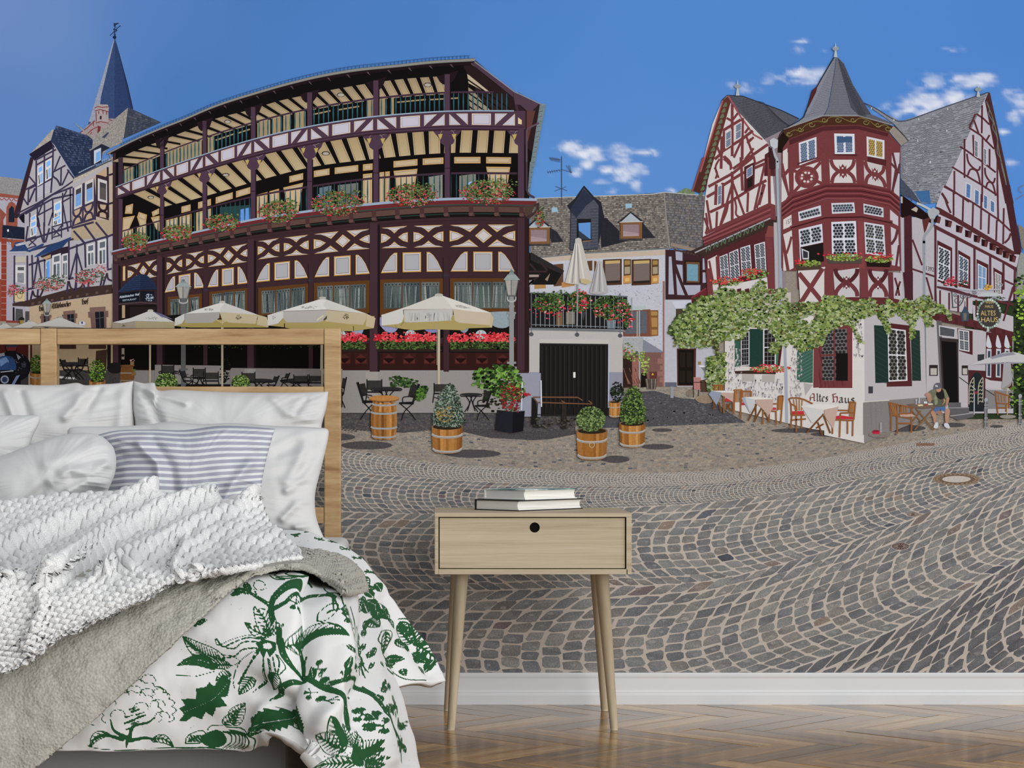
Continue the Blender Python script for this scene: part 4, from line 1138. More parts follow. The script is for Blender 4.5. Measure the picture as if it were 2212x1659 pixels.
p.P(S7('400 60 510 50 510 300 400 310'), '5a4030'); p.P(S7('780 20 840 15 840 130 800 130'), '5a4030'); p.P(S7('180 260 310 245 310 330 180 340'), 'a57f4c', .1); p.P(S7('490 265 620 250 640 300 490 325'), 'b07f4c', .1, 1); p.P(S7('860 20 885 20 885 120 860 140'), '6b4c2c')
p.up(3)
# lower window with shutter and glass canopy
p.P(S7('1190 590 1480 570 1500 570 1500 880 1190 880'), '74483c'); p.P(S7('1210 600 1460 590 1460 840 1210 850'), '5a5d66', .2, 1); p.P(S7('1490 580 1590 580 1590 870 1500 880'), '7d5634', .1, 1); p.P(S7('1505 595 1580 595 1580 640 1510 640'), 'a3814f', 0, 2); p.P(S7('1510 665 1580 665 1580 770 1515 770'), 'a67f4c', 0, 2); p.P(S7('1515 800 1580 800 1580 860 1515 860'), 'a67f4c', 0, 2)
p.P(S7('1275 545 1440 525 1460 560 1400 580 1285 580'), 'aab4b6', .05, 2); p.Ln(S7('1375 585 1375 1450'), 2.4, 'a5a9b0', 0, 2); p.Ln(S7('1350 590 1350 880'), 1.6, 'c2b68c', 0, 2)
p.up(3)
p.P(S7('1190 890 1420 890 1410 1060 1190 1060'), 'a0a2a6', .2); p.P(S7('1420 1060 1660 1060 1660 1450 1390 1450 1390 1200'), '75544f', .2)
p.up()
for s in ('1620 1070 1655 1070 1655 1120 1620 1120', '1580 1130 1640 1130 1640 1190 1580 1190', '1610 1210 1655 1210 1655 1260 1610 1260', '1580 1275 1640 1275 1640 1330 1580 1330', '1605 1345 1650 1345 1650 1400 1605 1400'): p.P(S7(s), '8d6660', .15)
p.P(S7('1490 1280 1575 1280 1575 1370 1490 1370'), '5a352f'); p.P(S7('1525 1292 1540 1318 1512 1318'), 'd6b14a', 0, 1)
p.P(S7('1190 1100 1360 1090 1375 1450 1190 1470'), '664640', .2); p.P(S7('1190 1130 1290 1130 1290 1450 1190 1460'), '2d1f1c', .3, 1); p.P(S7('1290 1130 1365 1120 1365 1440 1300 1450'), '8f6058', .3, 1)
for k in range(14): p.Ln(S7('%d %d %d %d' % (1195 + k * 11, 1240 + (k % 3) * 40, 1250 + k * 11, 1420)), 1.2, random.choice(['8a6050', '3a2521']), 0, 2)
p.P(S7('1395 1300 1450 1280 1480 1450 1390 1460'), '18120f', .2, 2); p.R(1448, 702, 1455, 860, '8f8f98', .1)
p.P(S7('1640 250 1665 250 1660 1450 1640 1450'), '8d6a62', .1, 2)
p.up(3)
p.P(S7('1440 1360 1580 1360 1560 1480 1460 1480'), '6a625a', .5)
for k in range(12): p.Ln(S7('%d 1362 %d 1475' % (1446 + k * 11.5, 1464 + k * 8.5)), 1.2, random.choice(['332d29', '8d857c', '453e39']), 0, 1)
# narrow timbered bay in the alley
p.up(2)
p.P(S7('1670 -110 2150 -90 2150 460 1670 460'), '3a2428'); p.P(S7('1660 460 1990 460 2150 380 2240 700 2240 1450 1660 1450'), 'b0b0ba', .08)
p.up()
for s in ('1710 -30 1740 -30 1770 400 1705 400', '1785 -90 1865 -80 1865 20 1790 10', '1795 60 1865 65 1870 270', '1790 160 1890 410 1805 405', '1880 295 2070 295 2065 400 1930 410', '2095 -10 2140 -10 2140 120 2095 120', '2095 150 2145 150 2145 265 2095 270'):
    p.P(S7(s), 'a3a5b6', .04)
p.P(S7('1885 10 2080 15 2080 280 1885 290'), '2c1a1a'); p.P(S7('1905 30 2060 35 2060 265 1910 265'), '6a4a34', 0, 1); p.P(S7('1918 55 2040 60 2040 250 1918 245'), '6d95a8', .15, 2)
p.P(S7('1730 -150 2100 -60 2100 -100 1735 -190'), '8c7d72', .1, 1)
for k in range(9): p.E(1458 + k * 7, 540 + k * 1.6, 3, 2.4, '4c3a36', 0, 2, 8)
p.up(3)
p.P(S7('1740 480 1990 470 1970 560 1790 560'), 'bfc2d2', .05); p.P(S7('1790 565 1980 560 1900 680 1790 690'), '4a3e34', .2, 1); p.P(S7('1665 1400 1800 1400 1800 1450 1665 1450'), '5d606e', .1, 1); p.P(S7('1770 780 2200 780 2200 960 1770 940'), '5d5f6a', .3, 1)
for k in range(22): p.Ln(S7('%d 790 %d 940' % (1775 + k * 19, 1775 + k * 19)), .8, '353740', 0, 2)
p.P(S7('1800 1015 2020 1015 2015 1440 1805 1440'), '4a2b26', 0, 1); p.P(S7('1815 1030 1995 1030 1985 1432 1820 1432'), '17130f', .1, 2)
for a, b, c, d in ((1835, 1060, 1895, 1230), (1915, 1060, 1975, 1230), (1835, 1270, 1895, 1400), (1915, 1270, 1975, 1400)): p.P(S7('%d %d %d %d %d %d %d %d' % (a, b, c, b, c, d, a, d)), '231c17', 0, 3)
p.P(S7('2040 1165 2075 1165 2075 1200 2040 1200'), '8b7a44', 0, 2); p.P(S7('2050 1210 2130 1210 2130 1225 2060 1225'), 'd8d8de', 0, 2); p.P(S7('2070 1230 2130 1230 2160 1340'), '7c7d84', 0, 2)
p.up(4)
p.P(S7('1965 430 2150 310 2170 480 1970 560'), '7a3238', .1)
for k in range(20): p.Ln(S7('%d %d %d %d' % (1975 + k * 9, 445 - k * 6, 1975 + k * 9, 540 - k * 5)), 1, '4d1f24', 0, 1)
# lean-to roof with rafters beside the hotel
p.up(2); p.P(S6('115 1290 515 1500 420 1659 115 1659'), '1a1718', .15); p.P(S6('140 1290 520 1500 500 1540 380 1490 140 1380'), '2a2728', .3, 1)
for s in ('115 1510 320 1510', '115 1659 250 1540', '130 1420 200 1500', '250 1400 330 1500'): p.Ln(S6(s), 4, '35272a', 0, 2)
p.P(S6('120 1545 230 1545 230 1570 120 1575'), '9a8c84', 0, 2); p.P(S6('300 1600 360 1530 330 1620'), '8a7a6c', 0, 2); p.P(S7('120 240 180 235 140 290 115 330'), '8e8a94', 0, 2)
# white vase rocks of the alley
p.up(3)
p.P(smooth(S7('2010 1590 2060 1550 2140 1540 2200 1560 2220 1610 2160 1640 2060 1630'), 3, True), '8d7c68', .35); p.P(smooth(S7('1905 1540 1930 1490 1980 1480 2010 1540 1960 1560'), 3, True), '7d7266', .35)
p.P(S7('1985 1345 2070 1340 2090 1400 2080 1500 2000 1480'), 'b58a86', .2); p.P(S7('2065 1380 2160 1360 2170 1510 2070 1510'), '4d3a31', .3)
for k in range(6): p.Ln(S7('%d 1350 %d 1480' % (1992 + k * 14, 1996 + k * 14)), 1, '8f4a4a', 0, 1)
for s in ('1985 1340 1990 1570', '2050 1480 2045 1560', '1985 1400 2090 1400'): p.Ln(S7(s), 1.6, '26201f', 0, 1)
p.leaves((1372, 770, 26, 11), 60, 3, ['5b7a33', '7f9c45', '435c28', '9ab15c']); p.leaves((1392, 785, 10, 26), 60, 3, ['5b7a33', '7f9c45', '8fae4c', 'a9b866']); p.leaves((1355, 752, 12, 12), 24, 3, ['4a6a2c', '6d8f3e', 'b03040'])
p.done()

# ---- greenery behind the right house
p = Pr('printed_backdrop', 270); p.P(S('2085 640 2320 560 2320 905 2085 905'), '2c3824', .4); p.done()

# ---- garage with roof terrace
p = Pr('printed_garage', 600, 'white garage with black folding door below a flower-hung terrace')
p.N(S7('110 810 1185 830 1185 1660 115 1660'), 'b1adab', .06); p.N(S7('115 1285 240 1285 240 1659 115 1659'), '8b8b9b', .05); p.P(S7('1015 1285 1185 1285 1185 1659 1015 1659'), '8a8a9a', .05)
p.N(S7('20 1300 80 1300 80 1659 20 1659'), '9a9aa8', .05)
p.N(S7('240 910 1030 915 1030 965 240 960'), 'b9b5b0'); p.N(S7('240 955 1020 965 1015 1780 235 1780'), '1c191a', .1); p.up()
for k in range(15):
    x = 245 + k * 52; p.Ln(S7('%d 985 %d 1690' % (x, x)), .9, '060606'); p.Ln(S7('%d 985 %d 1690' % (x + 18, x + 18)), 2.6, '272424', 0, 0)
p.NL(S7('1025 970 1022 1690'), 2.2, 'a9b4cc'); p.NL(S7('240 965 1015 972'), 2, '2e2a2b'); p.NR(1238, 804, 1243, 816, 'd9d6cf')
p.N(S7('110 380 1240 420 1230 800 110 780'), '1b1a1c', .25)
p.N(S7('430 600 500 600 500 760 430 760'), '6f5a44', .2); p.N(S7('540 600 640 590 640 740 540 740'), '7a746c', .3); p.N(S7('1000 690 1110 690 1100 790 1010 790'), '68757e'); p.N(S7('700 600 760 600 740 700'), '3b3d42')
p.up()
for k in range(23):
    x = 145 + k * 52; p.Ln(S7('%d %d %d %d' % (x, 400 + k * 1.6, x, 765 + k * 1.4)), 1.2, '93989e')
for s in ('115 380 700 400 1240 430', '150 745 1180 775', '600 510 830 515'): p.Ln(S7(s), 1.6, '70767c')
p.N(S7('105 780 1190 800 1220 825 110 810'), '7d8186', .1); p.NL(S7('150 790 1190 820'), 1.2, '4a4e52'); p.up()
for x, y in ((145, 855), (665, 860), (1155, 870)): p.Ln(S7('%d %d %d %d' % (x, 385, x, y)), 2, '60666c'); p.E(1120 + x * .18987, 560 + y * .18987, 5, 4.6, '4e5257', .3, 1, 10)
p.up(2)
for reg, n in (((1185, 655, 34, 20), 330), ((1250, 652, 26, 22), 260), ((1320, 665, 42, 26), 400), ((1220, 635, 70, 8), 60), ((1355, 690, 9, 16), 50)):
    p.leaves(reg, n, 3.2, ['2f4420', '3d5628', '263818', '4f6a33', '1f2d15', '5d7a40'])
for reg, n in (((1190, 668, 48, 22), 46), ((1255, 650, 22, 26), 34), ((1325, 675, 42, 24), 56), ((1250, 634, 14, 8), 12), ((1362, 690, 6, 18), 14)):
    p.leaves(reg, n, 3, ['c43a52', 'd96a80', 'b02838', 'd98a98', 'c22a30'])
p.done()
for s, c in (('640 0 700 -50 800 -20 840 240 780 300 700 210 690 300 590 290 530 260', 'b9b4ae'), ('890 30 940 20 1020 340 1000 400 870 400 805 380', 'a8a5a8')):
    q = Pr('printed_folded_parasol', 700, 'closed cream parasol on the roof terrace')
    if c == 'b9b4ae':
        q.N(S6('645 1140 680 1125 712 1140 720 1180 840 1620 780 1659 700 1590 690 1659 580 1650 530 1640 640 1200'), c, .05); q.up()
        for a, b in ((575, 0), (610, 1), (650, 0), (690, 1), (750, 0)): q.Ln(S6('%d 1190 %d 1640' % (660 + (a - 650) * .2, a)), 3, '908d8e' if b else 'cfcac2')
        q.N(S6('700 1600 750 1590 830 1620 780 1659 710 1640'), 'b5a67c'); q.NL(S7('672 290 665 760'), 3, '8d8d90')
    else:
        q.N(S6('890 1400 920 1390 948 1400 1000 1640 1020 1740 990 1760 880 1770 805 1750 850 1600'), c, .05); q.up()
        for a, b in ((840, 1), (880, 0), (920, 1), (960, 0)): q.Ln(S6('%d 1420 %d 1740' % (918 + (a - 900) * .3, a)), 3, '8b888c' if b else 'bdb9b8')
    q.done()

# ---- old turret house
p = Pr('printed_turret_house', 300, 'red half-timbered house with round corner turret and slate spire')
RD, RD2, PW = '6f393c', '4e2529', 'c9c4c4'
# main roofs
slates(p, Q1('545 730 720 745 1430 1030 1060 1300'), 4, 8, '50515a', '65666f', '33343d', .8)
p.N(Q1('545 735 720 745 1200 920 1430 1030 1190 1200 1160 1310 1060 1300 960 1270 860 1230'), '53545d', .3); p.up()
for k in range(22):
    t = k / 22; x0 = 560 + 420 * t; y0 = 760 + 500 * t; p.Ln([(1480 + x0 * .17179, 80 + y0 * .17179), (1480 + (x0 + (1400 - x0) * .5) * .17179, 80 + (y0 + 60) * .17179), (1480 + min(1420, 900 + 560 * t + 300) * .17179 - 20 * t, 80 + min(1300, y0 + 280 - 200 * t) * .17179)], .9, '33343e')
p.NL(Q1('460 800 530 735 720 745 1200 920 1430 1030'), 2, '2b2c36')
# right roof (curved slates)
rr = Q5('170 380 600 595 640 600 1000 490 1745 235 1090 1650 900 1659 620 1480 620 940 720 850 540 640')
p.N(rr, '82848c', .25); p.up()
for k in range(44):
    t = k / 43
    xs = np.linspace(0, 1, 15); pts = []
    for u in xs:
        xr = 1735 - 650 * t ** 1.05; xl = 620 + (150 if t < .2 else 0) * (1 - t / .2 if t < .2 else 0)
        x = xl + (xr - xl) * u
        yr = 245 + 1400 * t; yl = 640 + 880 * t
        y = yl * (1 - u) + yr * u + (90 * math.sin(min(1, u * 2.6) * math.pi) * (.35 + t) if u < .385 else 0) - 40 * u * (1 - u) * 0
        pts.append((1840 + x * .16878, 160 + y * .16878))
    p.Ln(pts, 1.0, '4a4c55' if k % 2 else '585a63')
for k in range(500):
    t, u = random.random(), random.random(); x = 640 + (1720 - 640 * t - 640) * u; y = (640 + 880 * t) * (1 - u) + (245 + 1400 * t) * u
    p.Ln([(1840 + x * .16878, 160 + y * .16878), (1840 + (x + 50) * .16878, 160 + (y - 14 * u) * .16878)], 1.6, random.choice(['8f919a', '75777f', '9a9ca4']), .2, 1)
p.up(2); p.P(Q5('800 1500 990 1490 1010 1659 880 1640'), '3c6596', .15); p.P(Q5('620 1330 760 1480 820 1560 880 1659 620 1520'), '454a5a', .3)
p.NL(smooth(Q5('150 370 300 440 540 585 640 605 760 580 1000 490 1400 350 1745 235')), 2, '3a3c48')
for s in ('1220 440 1228 460', '853 570 855 590', '840 840 845 870', '1212 715 1216 740', '1000 1110 1004 1145', '535 580 540 600', '250 430 245 455'): p.Ln(Q5(s), 1.6, 'd0d6de', 0, 2)
p.up(3)
p.P(Q2('1000 -230 1260 -360 1260 1659 1000 1659'), '8a7c84', .1); p.P(Q2('60 1180 300 1080 1150 740 1150 900 300 1300'), '3a2a28', .1)
# right gable
p.P(Q5('1745 235 1690 345 1090 1659 1060 1800 2060 1800 2060 1659 2000 1320'), 'b3afba', .06); p.P(Q7('1050 0 940 300 980 470 900 600 900 1659 2090 1659 2090 1180 2160 1020 1960 0'), 'b3afba', .06); p.P(Q7('420 460 900 460 900 1659 430 1659'), 'aeaab2', .06, 1)
p.up(2)
T2 = '552c33'
def tm(T, w, *ss, c=T2):
    for s in ss: p.Ln(T(s), w, c)
tm(Q5, 4, '1665 400 1660 760', '1590 510 1680 570 1760 650', '1500 690 1640 780 1820 960', '1380 930 1450 970 1660 1120 1840 1260', '1280 1190 1440 1290 1660 1420 1870 1560', '1180 1430 1330 1520 1500 1640', '1440 830 1440 1330', '1670 820 1665 1640', '1310 1240 1310 1540', '1550 780 1560 1060', '1860 1050 1860 1560', '1760 780 1710 870', '1560 590 1620 760', '1760 960 1760 1200', '1580 510 1500 690')
for s in ('1470 1020 1490 1130 1560 1210 1620 1230 1640 1180', '1480 1300 1520 1220 1600 1250 1640 1400', '1700 1200 1710 1290 1760 1370 1810 1390 1830 1330', '1710 1470 1740 1390 1800 1410 1840 1560', '1150 1520 1200 1600 1230 1659'): p.Ln(smooth(Q5(s)), 4, T2)
p.up(); p.P(Q5('1745 235 1765 240 2070 1659 1960 1659 1700 345'), '4a2629', .15); p.Ln(smooth(Q5('1720 350 1760 450 1750 520 1810 620 1800 690 1860 820 1860 1000 1900 1080 1920 1200 1970 1400 2000 1600')), 2, '5d6b78', 0, 1); p.Ln(smooth(Q5('1730 380 1800 560 1850 760 1880 980 1950 1280 1990 1500')), 1.4, '7d7a50', 0, 1)
p.NL(Q5('1745 235 2060 1659'), 1.6, '35363f')
p.P(Q7('1900 0 2000 0 2170 1000 2060 990'), '43242a', .15)
p.up()
def win(q, nx, ny, fr='c9cad2', gl='3a4660', hexa=0, mar=.1, gap=.04, lead='9aa0aa'):
    """casement window: frame, panes, leading"""
    Q = Qd(q); p.P(q, fr)
    w = math.hypot(q[1][0] - q[0][0], q[1][1] - q[0][1]); h = math.hypot(q[3][0] - q[0][0], q[3][1] - q[0][1])
    for i in range(nx):
        for j in range(ny):
            u0 = mar + (1 - 2 * mar) * i / nx + (gap if i else 0); u1 = mar + (1 - 2 * mar) * (i + 1) / nx - (gap if i < nx - 1 else 0)
            my = mar * w / h; gy_ = gap * w / h
            v0 = my + (1 - 2 * my) * j / ny + (gy_ if j else 0); v1 = my + (1 - 2 * my) * (j + 1) / ny - (gy_ if j < ny - 1 else 0)
            p.P(sub(Q, u0, v0, u1, v1), gl if not hexa else lead, .1, 1)
            if hexa:
                cw, ch = (u1 - u0) * w, (v1 - v0) * h; s = hexa; nc, nr = max(2, round(cw / s)), max(2, round(ch / s))
                for r in range(nr):
                    for c in range(nc):
                        U = u0 + (u1 - u0) * (c + .5 + (.25 if r % 2 else -.25)) / nc; V = v0 + (v1 - v0) * (r + .5) / nr; x, y = Q(min(max(U, u0 + .03), u1 - .03), V)
                        p.E(x, y, cw / nc * .47, ch / nr * .48, gl, 0, 2, 6)
            else:
                for k in (.33, .66): p.Ln([Q(u0 + (u1 - u0) * k, v0), Q(u0 + (u1 - u0) * k, v1)], .6, lead, 0, 2)
                for k in (.25, .5, .75): p.Ln([Q(u0, v0 + (v1 - v0) * k), Q(u1, v0 + (v1 - v0) * k)], .6, lead, 0, 2)
for s in ('1565 835 1615 870 1615 1080 1565 1050', '1680 940 1725 970 1720 1170 1680 1140'): win(Q5(s), 1, 3, 'd0d2da', '262a36', 0, .16)
for s in ('1455 1380 1530 1420 1520 1610 1450 1580', '1565 1460 1635 1500 1630 1690 1560 1660', '1680 1530 1740 1570 1735 1740 1680 1720', '1765 1600 1830 1640 1830 1790 1765 1760'): win(Q5(s), 1, 1, 'c4c6d2', '5d7fae', 0, .16, .04, '3e4a66')
p.up(3)
tm(Q7, 4, '1050 20 1200 100 1480 260 1840 500 2010 660', '1190 100 1190 440', '1330 160 1320 520', '1470 260 1460 600', '1590 130 1580 640', '1700 420 1690 700', '1810 500 1800 800', '1820 0 1830 520', '1910 330 1900 850')
for s in ('1020 120 1070 200 1100 290 1150 400', '2010 690 1980 770 1920 830'): p.Ln(smooth(Q7(s)), 4.5, T2)
p.P(Q7('940 310 1000 330 1500 620 2070 960 2060 1020 1500 700 1200 520 990 420 940 400'), '512a2d', .12)
for k, (x, y) in enumerate(((950, 490), (1110, 550), (1265, 630), (1395, 700), (1520, 770), (1630, 830), (1745, 885), (1840, 945), (1935, 995), (2030, 1050))):
    p.P(Q7('%d %d %d %d %d %d %d %d' % (x - 40, y - 60, x + 60, y - 30, x + 40, y + 60, x - 40, y + 40)), '2b1416', 0, 1); p.P(Q7('%d %d %d %d %d %d %d %d' % (x + 10, y - 30, x + 60, y - 20, x + 40, y + 60, x, y + 50)), '5d3234', 0, 2)
p.P(Q7('910 560 1960 1110 2090 1180 2090 1240 1900 1120 910 620'), T2, .1)
p.up(3)
tm(Q7, 5, '930 600 930 1659', '1230 760 1230 1480', '1490 890 1490 1500', '1715 1010 1715 1500', '1905 1110 1905 1500', '2070 1200 2060 1659')
tm(Q7, 4, '1910 1360 2060 1430', '2060 1440 1990 1659', '960 1440 1170 1490 1500 1600', '600 780 740 1150', '590 1200 920 1310', '800 1320 890 1640')
p.P(Q7('480 420 590 430 610 1659 490 1659'), '47242a', .1); p.P(Q7('430 130 700 320 900 480 900 560 760 500 560 430 440 480'), '1f1012', .1)
p.up(); p.P(Q7('580 350 650 310 680 340 660 390'), 'b3a89c'); p.P(Q7('430 165 460 165 460 260 435 260'), 'b0a9a4')
p.P(Q7('740 500 860 460 800 640 770 690'), '5b2d2c', 0, 1)
for s in ('955 790 1170 900 1170 1440 960 1380', '1255 930 1430 1030 1430 1490 1260 1450', '1520 1060 1690 1140 1690 1500 1520 1500', '1760 1180 1900 1260 1890 1560 1770 1540'): p.P(Q7(s), RD2, .1)
p.up()
for s, h, c in (('970 860 1145 945 1140 1420 960 1350', 5, '2c2f36'), ('1265 990 1405 1070 1400 1440 1262 1400', 4, '3a4456'), ('1535 1120 1665 1190 1660 1500 1535 1500', 0, '6289b4'), ('1780 1240 1875 1290 1870 1580 1785 1560', 3, '8d867c')): win(Q7(s), 2, 2, 'cfd2da', c, h)
p.up(3)
p.leaves((2063, 612, 30, 8), 90, 2.6, ['26331f', '33452a', '1e2a1a', '7d2b38', 'a83848', 'b3303c']); p.leaves((2055, 608, 12, 10), 26, 3, ['b8344a', 'c9485c', '9c2434'])
# gutter and downpipe at the right
p.up(); p.Ln(Q7('660 260 720 280 870 360'), 5, 'b0b6bc'); p.P(Q7('810 370 900 320 980 360 990 400 940 440 915 490 860 490 830 440'), 'a1a8ae', .05); p.Ln(smooth(Q7('885 480 880 580 830 660 780 720 765 800 765 1000')), 5.6, '8e979e'); p.Ln(Q7('767 780 770 1659'), 5.6, '8b949c'); p.Ln(Q8('1105 0 1115 500 1125 1300'), 4.6, '87939c')
p.up(); text(p, '1392', 1998.5, 583.6, 9.2, '2b2528', .18, .72)
# left gable wall
p.N(Q1('460 810 530 740 580 850 1040 1340 1060 1700 200 1659 340 1100'), PW, .05); p.N(Q2('330 0 1080 0 1130 600 1070 770 240 1090 220 1000 250 500'), PW, .05)
p.N(Q1('460 810 535 740 570 830 450 1250 330 1640 300 1740 150 1720 200 1640'), '5b3029', .15); p.N(Q2('230 0 360 0 250 420 210 460 100 420'), '4b2a25', .15); p.up()
p.Ln(Q1('470 800 190 1700'), 3, 'a05a5c'); p.Ln(Q2('225 0 90 430'), 3, '8a4a4c')
for k in range(17):
    t = k / 17; x = 500 - 320 * t; y = 850 + 1190 * t; p.P(smooth(Q1('%f %f %f %f %f %f' % (x - 30, y + 30, x + 10, y - 30, x + 25, y + 20)), 3, True), '5f6a52', .1, 1)
p.NL(Q1('540 740 700 1010 860 1230 970 1290'), 4, '8f5256'); p.up()
def tr(T, w, *ss): tm(T, w * 1.25, *ss, c=RD)
tr(Q1, 5, '590 850 590 1130', '590 1130 590 1500', '470 1180 700 1040', '480 1430 720 1280 850 1180', '720 1020 715 1540', '460 1250 450 1659', '370 1540 470 1450', '1040 1350 600 1659')
tr(Q1, 4, '520 1020 590 1060', '600 1040 660 960', '750 1210 800 1140', '860 1260 780 1340', '760 1230 850 1480', '750 1540 860 1400', '860 1500 880 1600', '1000 1540 760 1659', '480 1500 550 1600', '700 1320 610 1520', '400 1380 440 1480')
p.P(Q1('1000 1480 1120 1400 1130 1750 990 1750'), RD2, .1)
for s in ('490 1500 560 1570 580 1659', '780 1330 830 1280', ): p.Ln(smooth(Q1(s)), 5, RD)
tr(Q2, 5, '290 370 600 200 850 0', '270 500 480 380', '480 350 720 200 1000 80', '590 180 590 800', '700 0 720 420', '860 80 850 380', '1050 0 1060 600', '310 690 500 600 850 380 1020 290', '380 600 390 340', '470 320 470 600', '250 960 1060 590')
tr(Q2, 4, '600 300 440 860', '600 330 740 720', '1000 80 870 660', '270 540 330 930', '400 680 390 900', '790 440 780 690', '240 760 300 930', '1000 340 930 600')
for s in ('540 560 520 680 450 850', '620 520 640 620 640 720 700 760', '980 330 950 470 900 640', '260 700 280 830 260 950', '370 130 400 200 380 270', '430 20 380 130 420 260', '480 20 560 90 570 160'): p.Ln(smooth(Q2(s)), 4.2, RD)
p.up()
for s in ('505 1210 580 1160 580 1360 505 1410', '630 1110 710 1060 705 1260 630 1310'): p.P(Q1(s), RD2, 0, -1); win(Q1(s), 1, 2, 'ccc9cc', '57647c', 2.6, .12)
p.P(Q1('470 1190 500 1180 500 1440 470 1460'), RD, 0, 0)
p.P(Q2('740 120 870 60 870 390 740 440'), RD2, 0, -1); win(Q2('770 150 845 100 845 220 770 270'), 1, 1, 'cfd0d6', '4a5f88', 2.4, .1); p.P(Q2('780 280 845 245 845 360 780 395'), '221b1d', 0, 1)
win(Q2('405 370 460 340 455 580 405 610'), 1, 2, 'cbc9d0', '4c5d80', 2.4, .14)
p.up(3)
# moulded beam and painted eave below the gable
p.P(Q2('220 1000 1070 580 1130 600 1140 790 1080 780 240 1120'), RD, .1)
for k in range(5): p.Ln(Q2('225 %d 1075 %d' % (1010 + k * 22, 620 + k * 34)), 1.8, ['5a2a2e', '95575a', '522629', '8a4d50', '4d2326'][k], 0, 1)
p.up(2); p.P(Q2('130 1190 230 1120 1060 760 1050 830 950 900 300 1250 180 1230'), '3b2a26', .2); p.Ln(Q2('120 1200 1070 765'), 3, '9c9ca4', 0, 1)
for k in range(8):
    x = 260 + k * 95; y = 1190 - k * 42; p.Ln(smooth(Q2('%d %d %d %d %d %d %d %d' % (x, y, x + 20, y - 60, x + 50, y - 20, x + 60, y - 90))), 2.2, '4f6a52', 0, 1)
# lower storey of the gable side
p.up(2); p.P(Q2('240 1250 960 930 1010 880 1100 860 1140 1659 270 1659'), RD2, .1); p.P(Q2('280 1290 400 1230 420 1659 290 1659'), PW, .05, 1); p.P(Q2('380 1250 430 1230 440 1580 400 1600'), RD, 0, 2); p.Ln(Q2('300 1300 350 1560'), 4.5, RD, 0, 2)
for s in ('430 1250 530 1210 560 1580 450 1600', '550 1200 665 1150 690 1520 570 1560', '690 1140 815 1100 840 1490 710 1500', '865 1100 1000 1060 1020 1440 890 1450'): win(Q2(s), 2, 2, 'cdcdd6', '2a2b31', 3.4, .09, .035)
p.P(Q2('1000 960 1100 960 1130 1659 1050 1659'), RD, .12, 2); p.P(Q2('1110 820 1180 820 1220 1659 1130 1659'), 'a9a5ac', .05, 2); p.P(Q2('1040 860 1110 870 1110 1000 1010 1000'), '7e4440', 0, 3)
p.up(4); p.P(Q3('500 0 560 0 590 400 520 480'), RD, .1); p.P(Q3('580 250 1260 110 1330 300 1300 480 600 480'), PW, .05)
for a in (640, 780, 880, 980, 1120, 1170): p.P(Q3('%d 260 %d 250 %d 500 %d 500' % (a, a + 55, a + 70, a + 20)), RD2 if a < 1100 else RD, .1, 1)
p.P(Q3('1260 100 1350 100 1370 380 1280 380'), RD, .1, 1)
# turret spire
p.up(2)
p.P(Q4('930 395 985 400 1060 480 1180 760 1320 990 1420 1150 1730 1280 1640 1290 1250 1170 780 1170 270 1350 520 1190 560 1080 700 780'), '5a5c66', .25)
p.P(Q4('930 400 955 400 930 700 850 1060 790 1170 270 1350 520 1190 600 980 720 740'), '7d808c', .2, 1); p.P(Q4('955 400 975 400 1060 720 1150 1060 1260 1170 790 1170 860 1050'), '6e707b', .2, 1); p.P(Q4('975 400 1060 480 1180 760 1320 990 1420 1150 1260 1170 1150 1060'), '484a54', .25, 1)
p.up(2)
for k in range(34):
    t = (k + 1) / 35; y = 400 + 760 * t ** 1.05
    xm = 955 - 165 * max(0, t) ** 1.25; xm2 = 975 + 285 * t ** 1.5; xl = 930 - 370 * t ** 1.1 - (60 if t > .93 else 0); xr = 985 + 400 * t ** 1.05
    p.Ln(Q4('%f %f %f %f' % (xl, y + 60 * t, xm, y)), .8, '555864'); p.Ln(Q4('%f %f %f %f' % (xm, y, xm2, y)), .8, '484a55'); p.Ln(Q4('%f %f %f %f' % (xm2, y, min(xr, 1400), y + 70 * t)), 1.0, '2c2d36')
p.NL(Q4('957 400 930 620 880 900 850 1060 795 1165'), 1.6, '3f4e6c'); p.NL(smooth(Q4('930 395 700 790 560 1100 500 1210 260 1355 185 1480')), 2.2, '282a34'); p.P(Q4('640 830 710 770 690 860 590 1060 560 1090'), '4d2427'); p.Ln(Q4('560 1120 640 830'), 1.2, '26262e', 0, 1)
# eave band with painted scrolls
p.up(2); p.P(Q4('270 1350 780 1180 1250 1175 1640 1290 1720 1310 1650 1390 1250 1290 790 1300 330 1480 200 1580 190 1470'), '46291f', .15); p.NL(Q4('260 1350 780 1172 1255 1172 1700 1290'), 1.4, '9a9a94'); p.up()
for cx, cy in ((240, 1480), (330, 1410), (480, 1350), (630, 1285), (800, 1225), (980, 1225), (1180, 1225), (1350, 1255), (1510, 1290), (1640, 1340)):
    p.Ln([(1650 + (cx + (46 - 3.6 * k) * math.cos(k * .62)) * .16275, 60 + (cy + (40 - 3.1 * k) * math.sin(k * .62)) * .16275) for k in range(11)], 1.5, '7d7a46'); 
p.Ln(smooth(Q4('220 1520 300 1430 400 1360 480 1370 560 1290 700 1240 800 1250 880 1190 1000 1190 1100 1230 1180 1250 1280 1200 1400 1240 1500 1310 1600 1290 1680 1340')), 1.3, '77743f')
p.P(Q4('1720 1300 1910 1500 1820 1570 1660 1380'), '8c857e', .2); p.NL(Q4('1720 1300 1830 1400 1915 1505'), 2, '3a3834')
p.N(Q4('190 1480 250 1380 330 1480 250 1659 180 1659'), '20140f', .1)
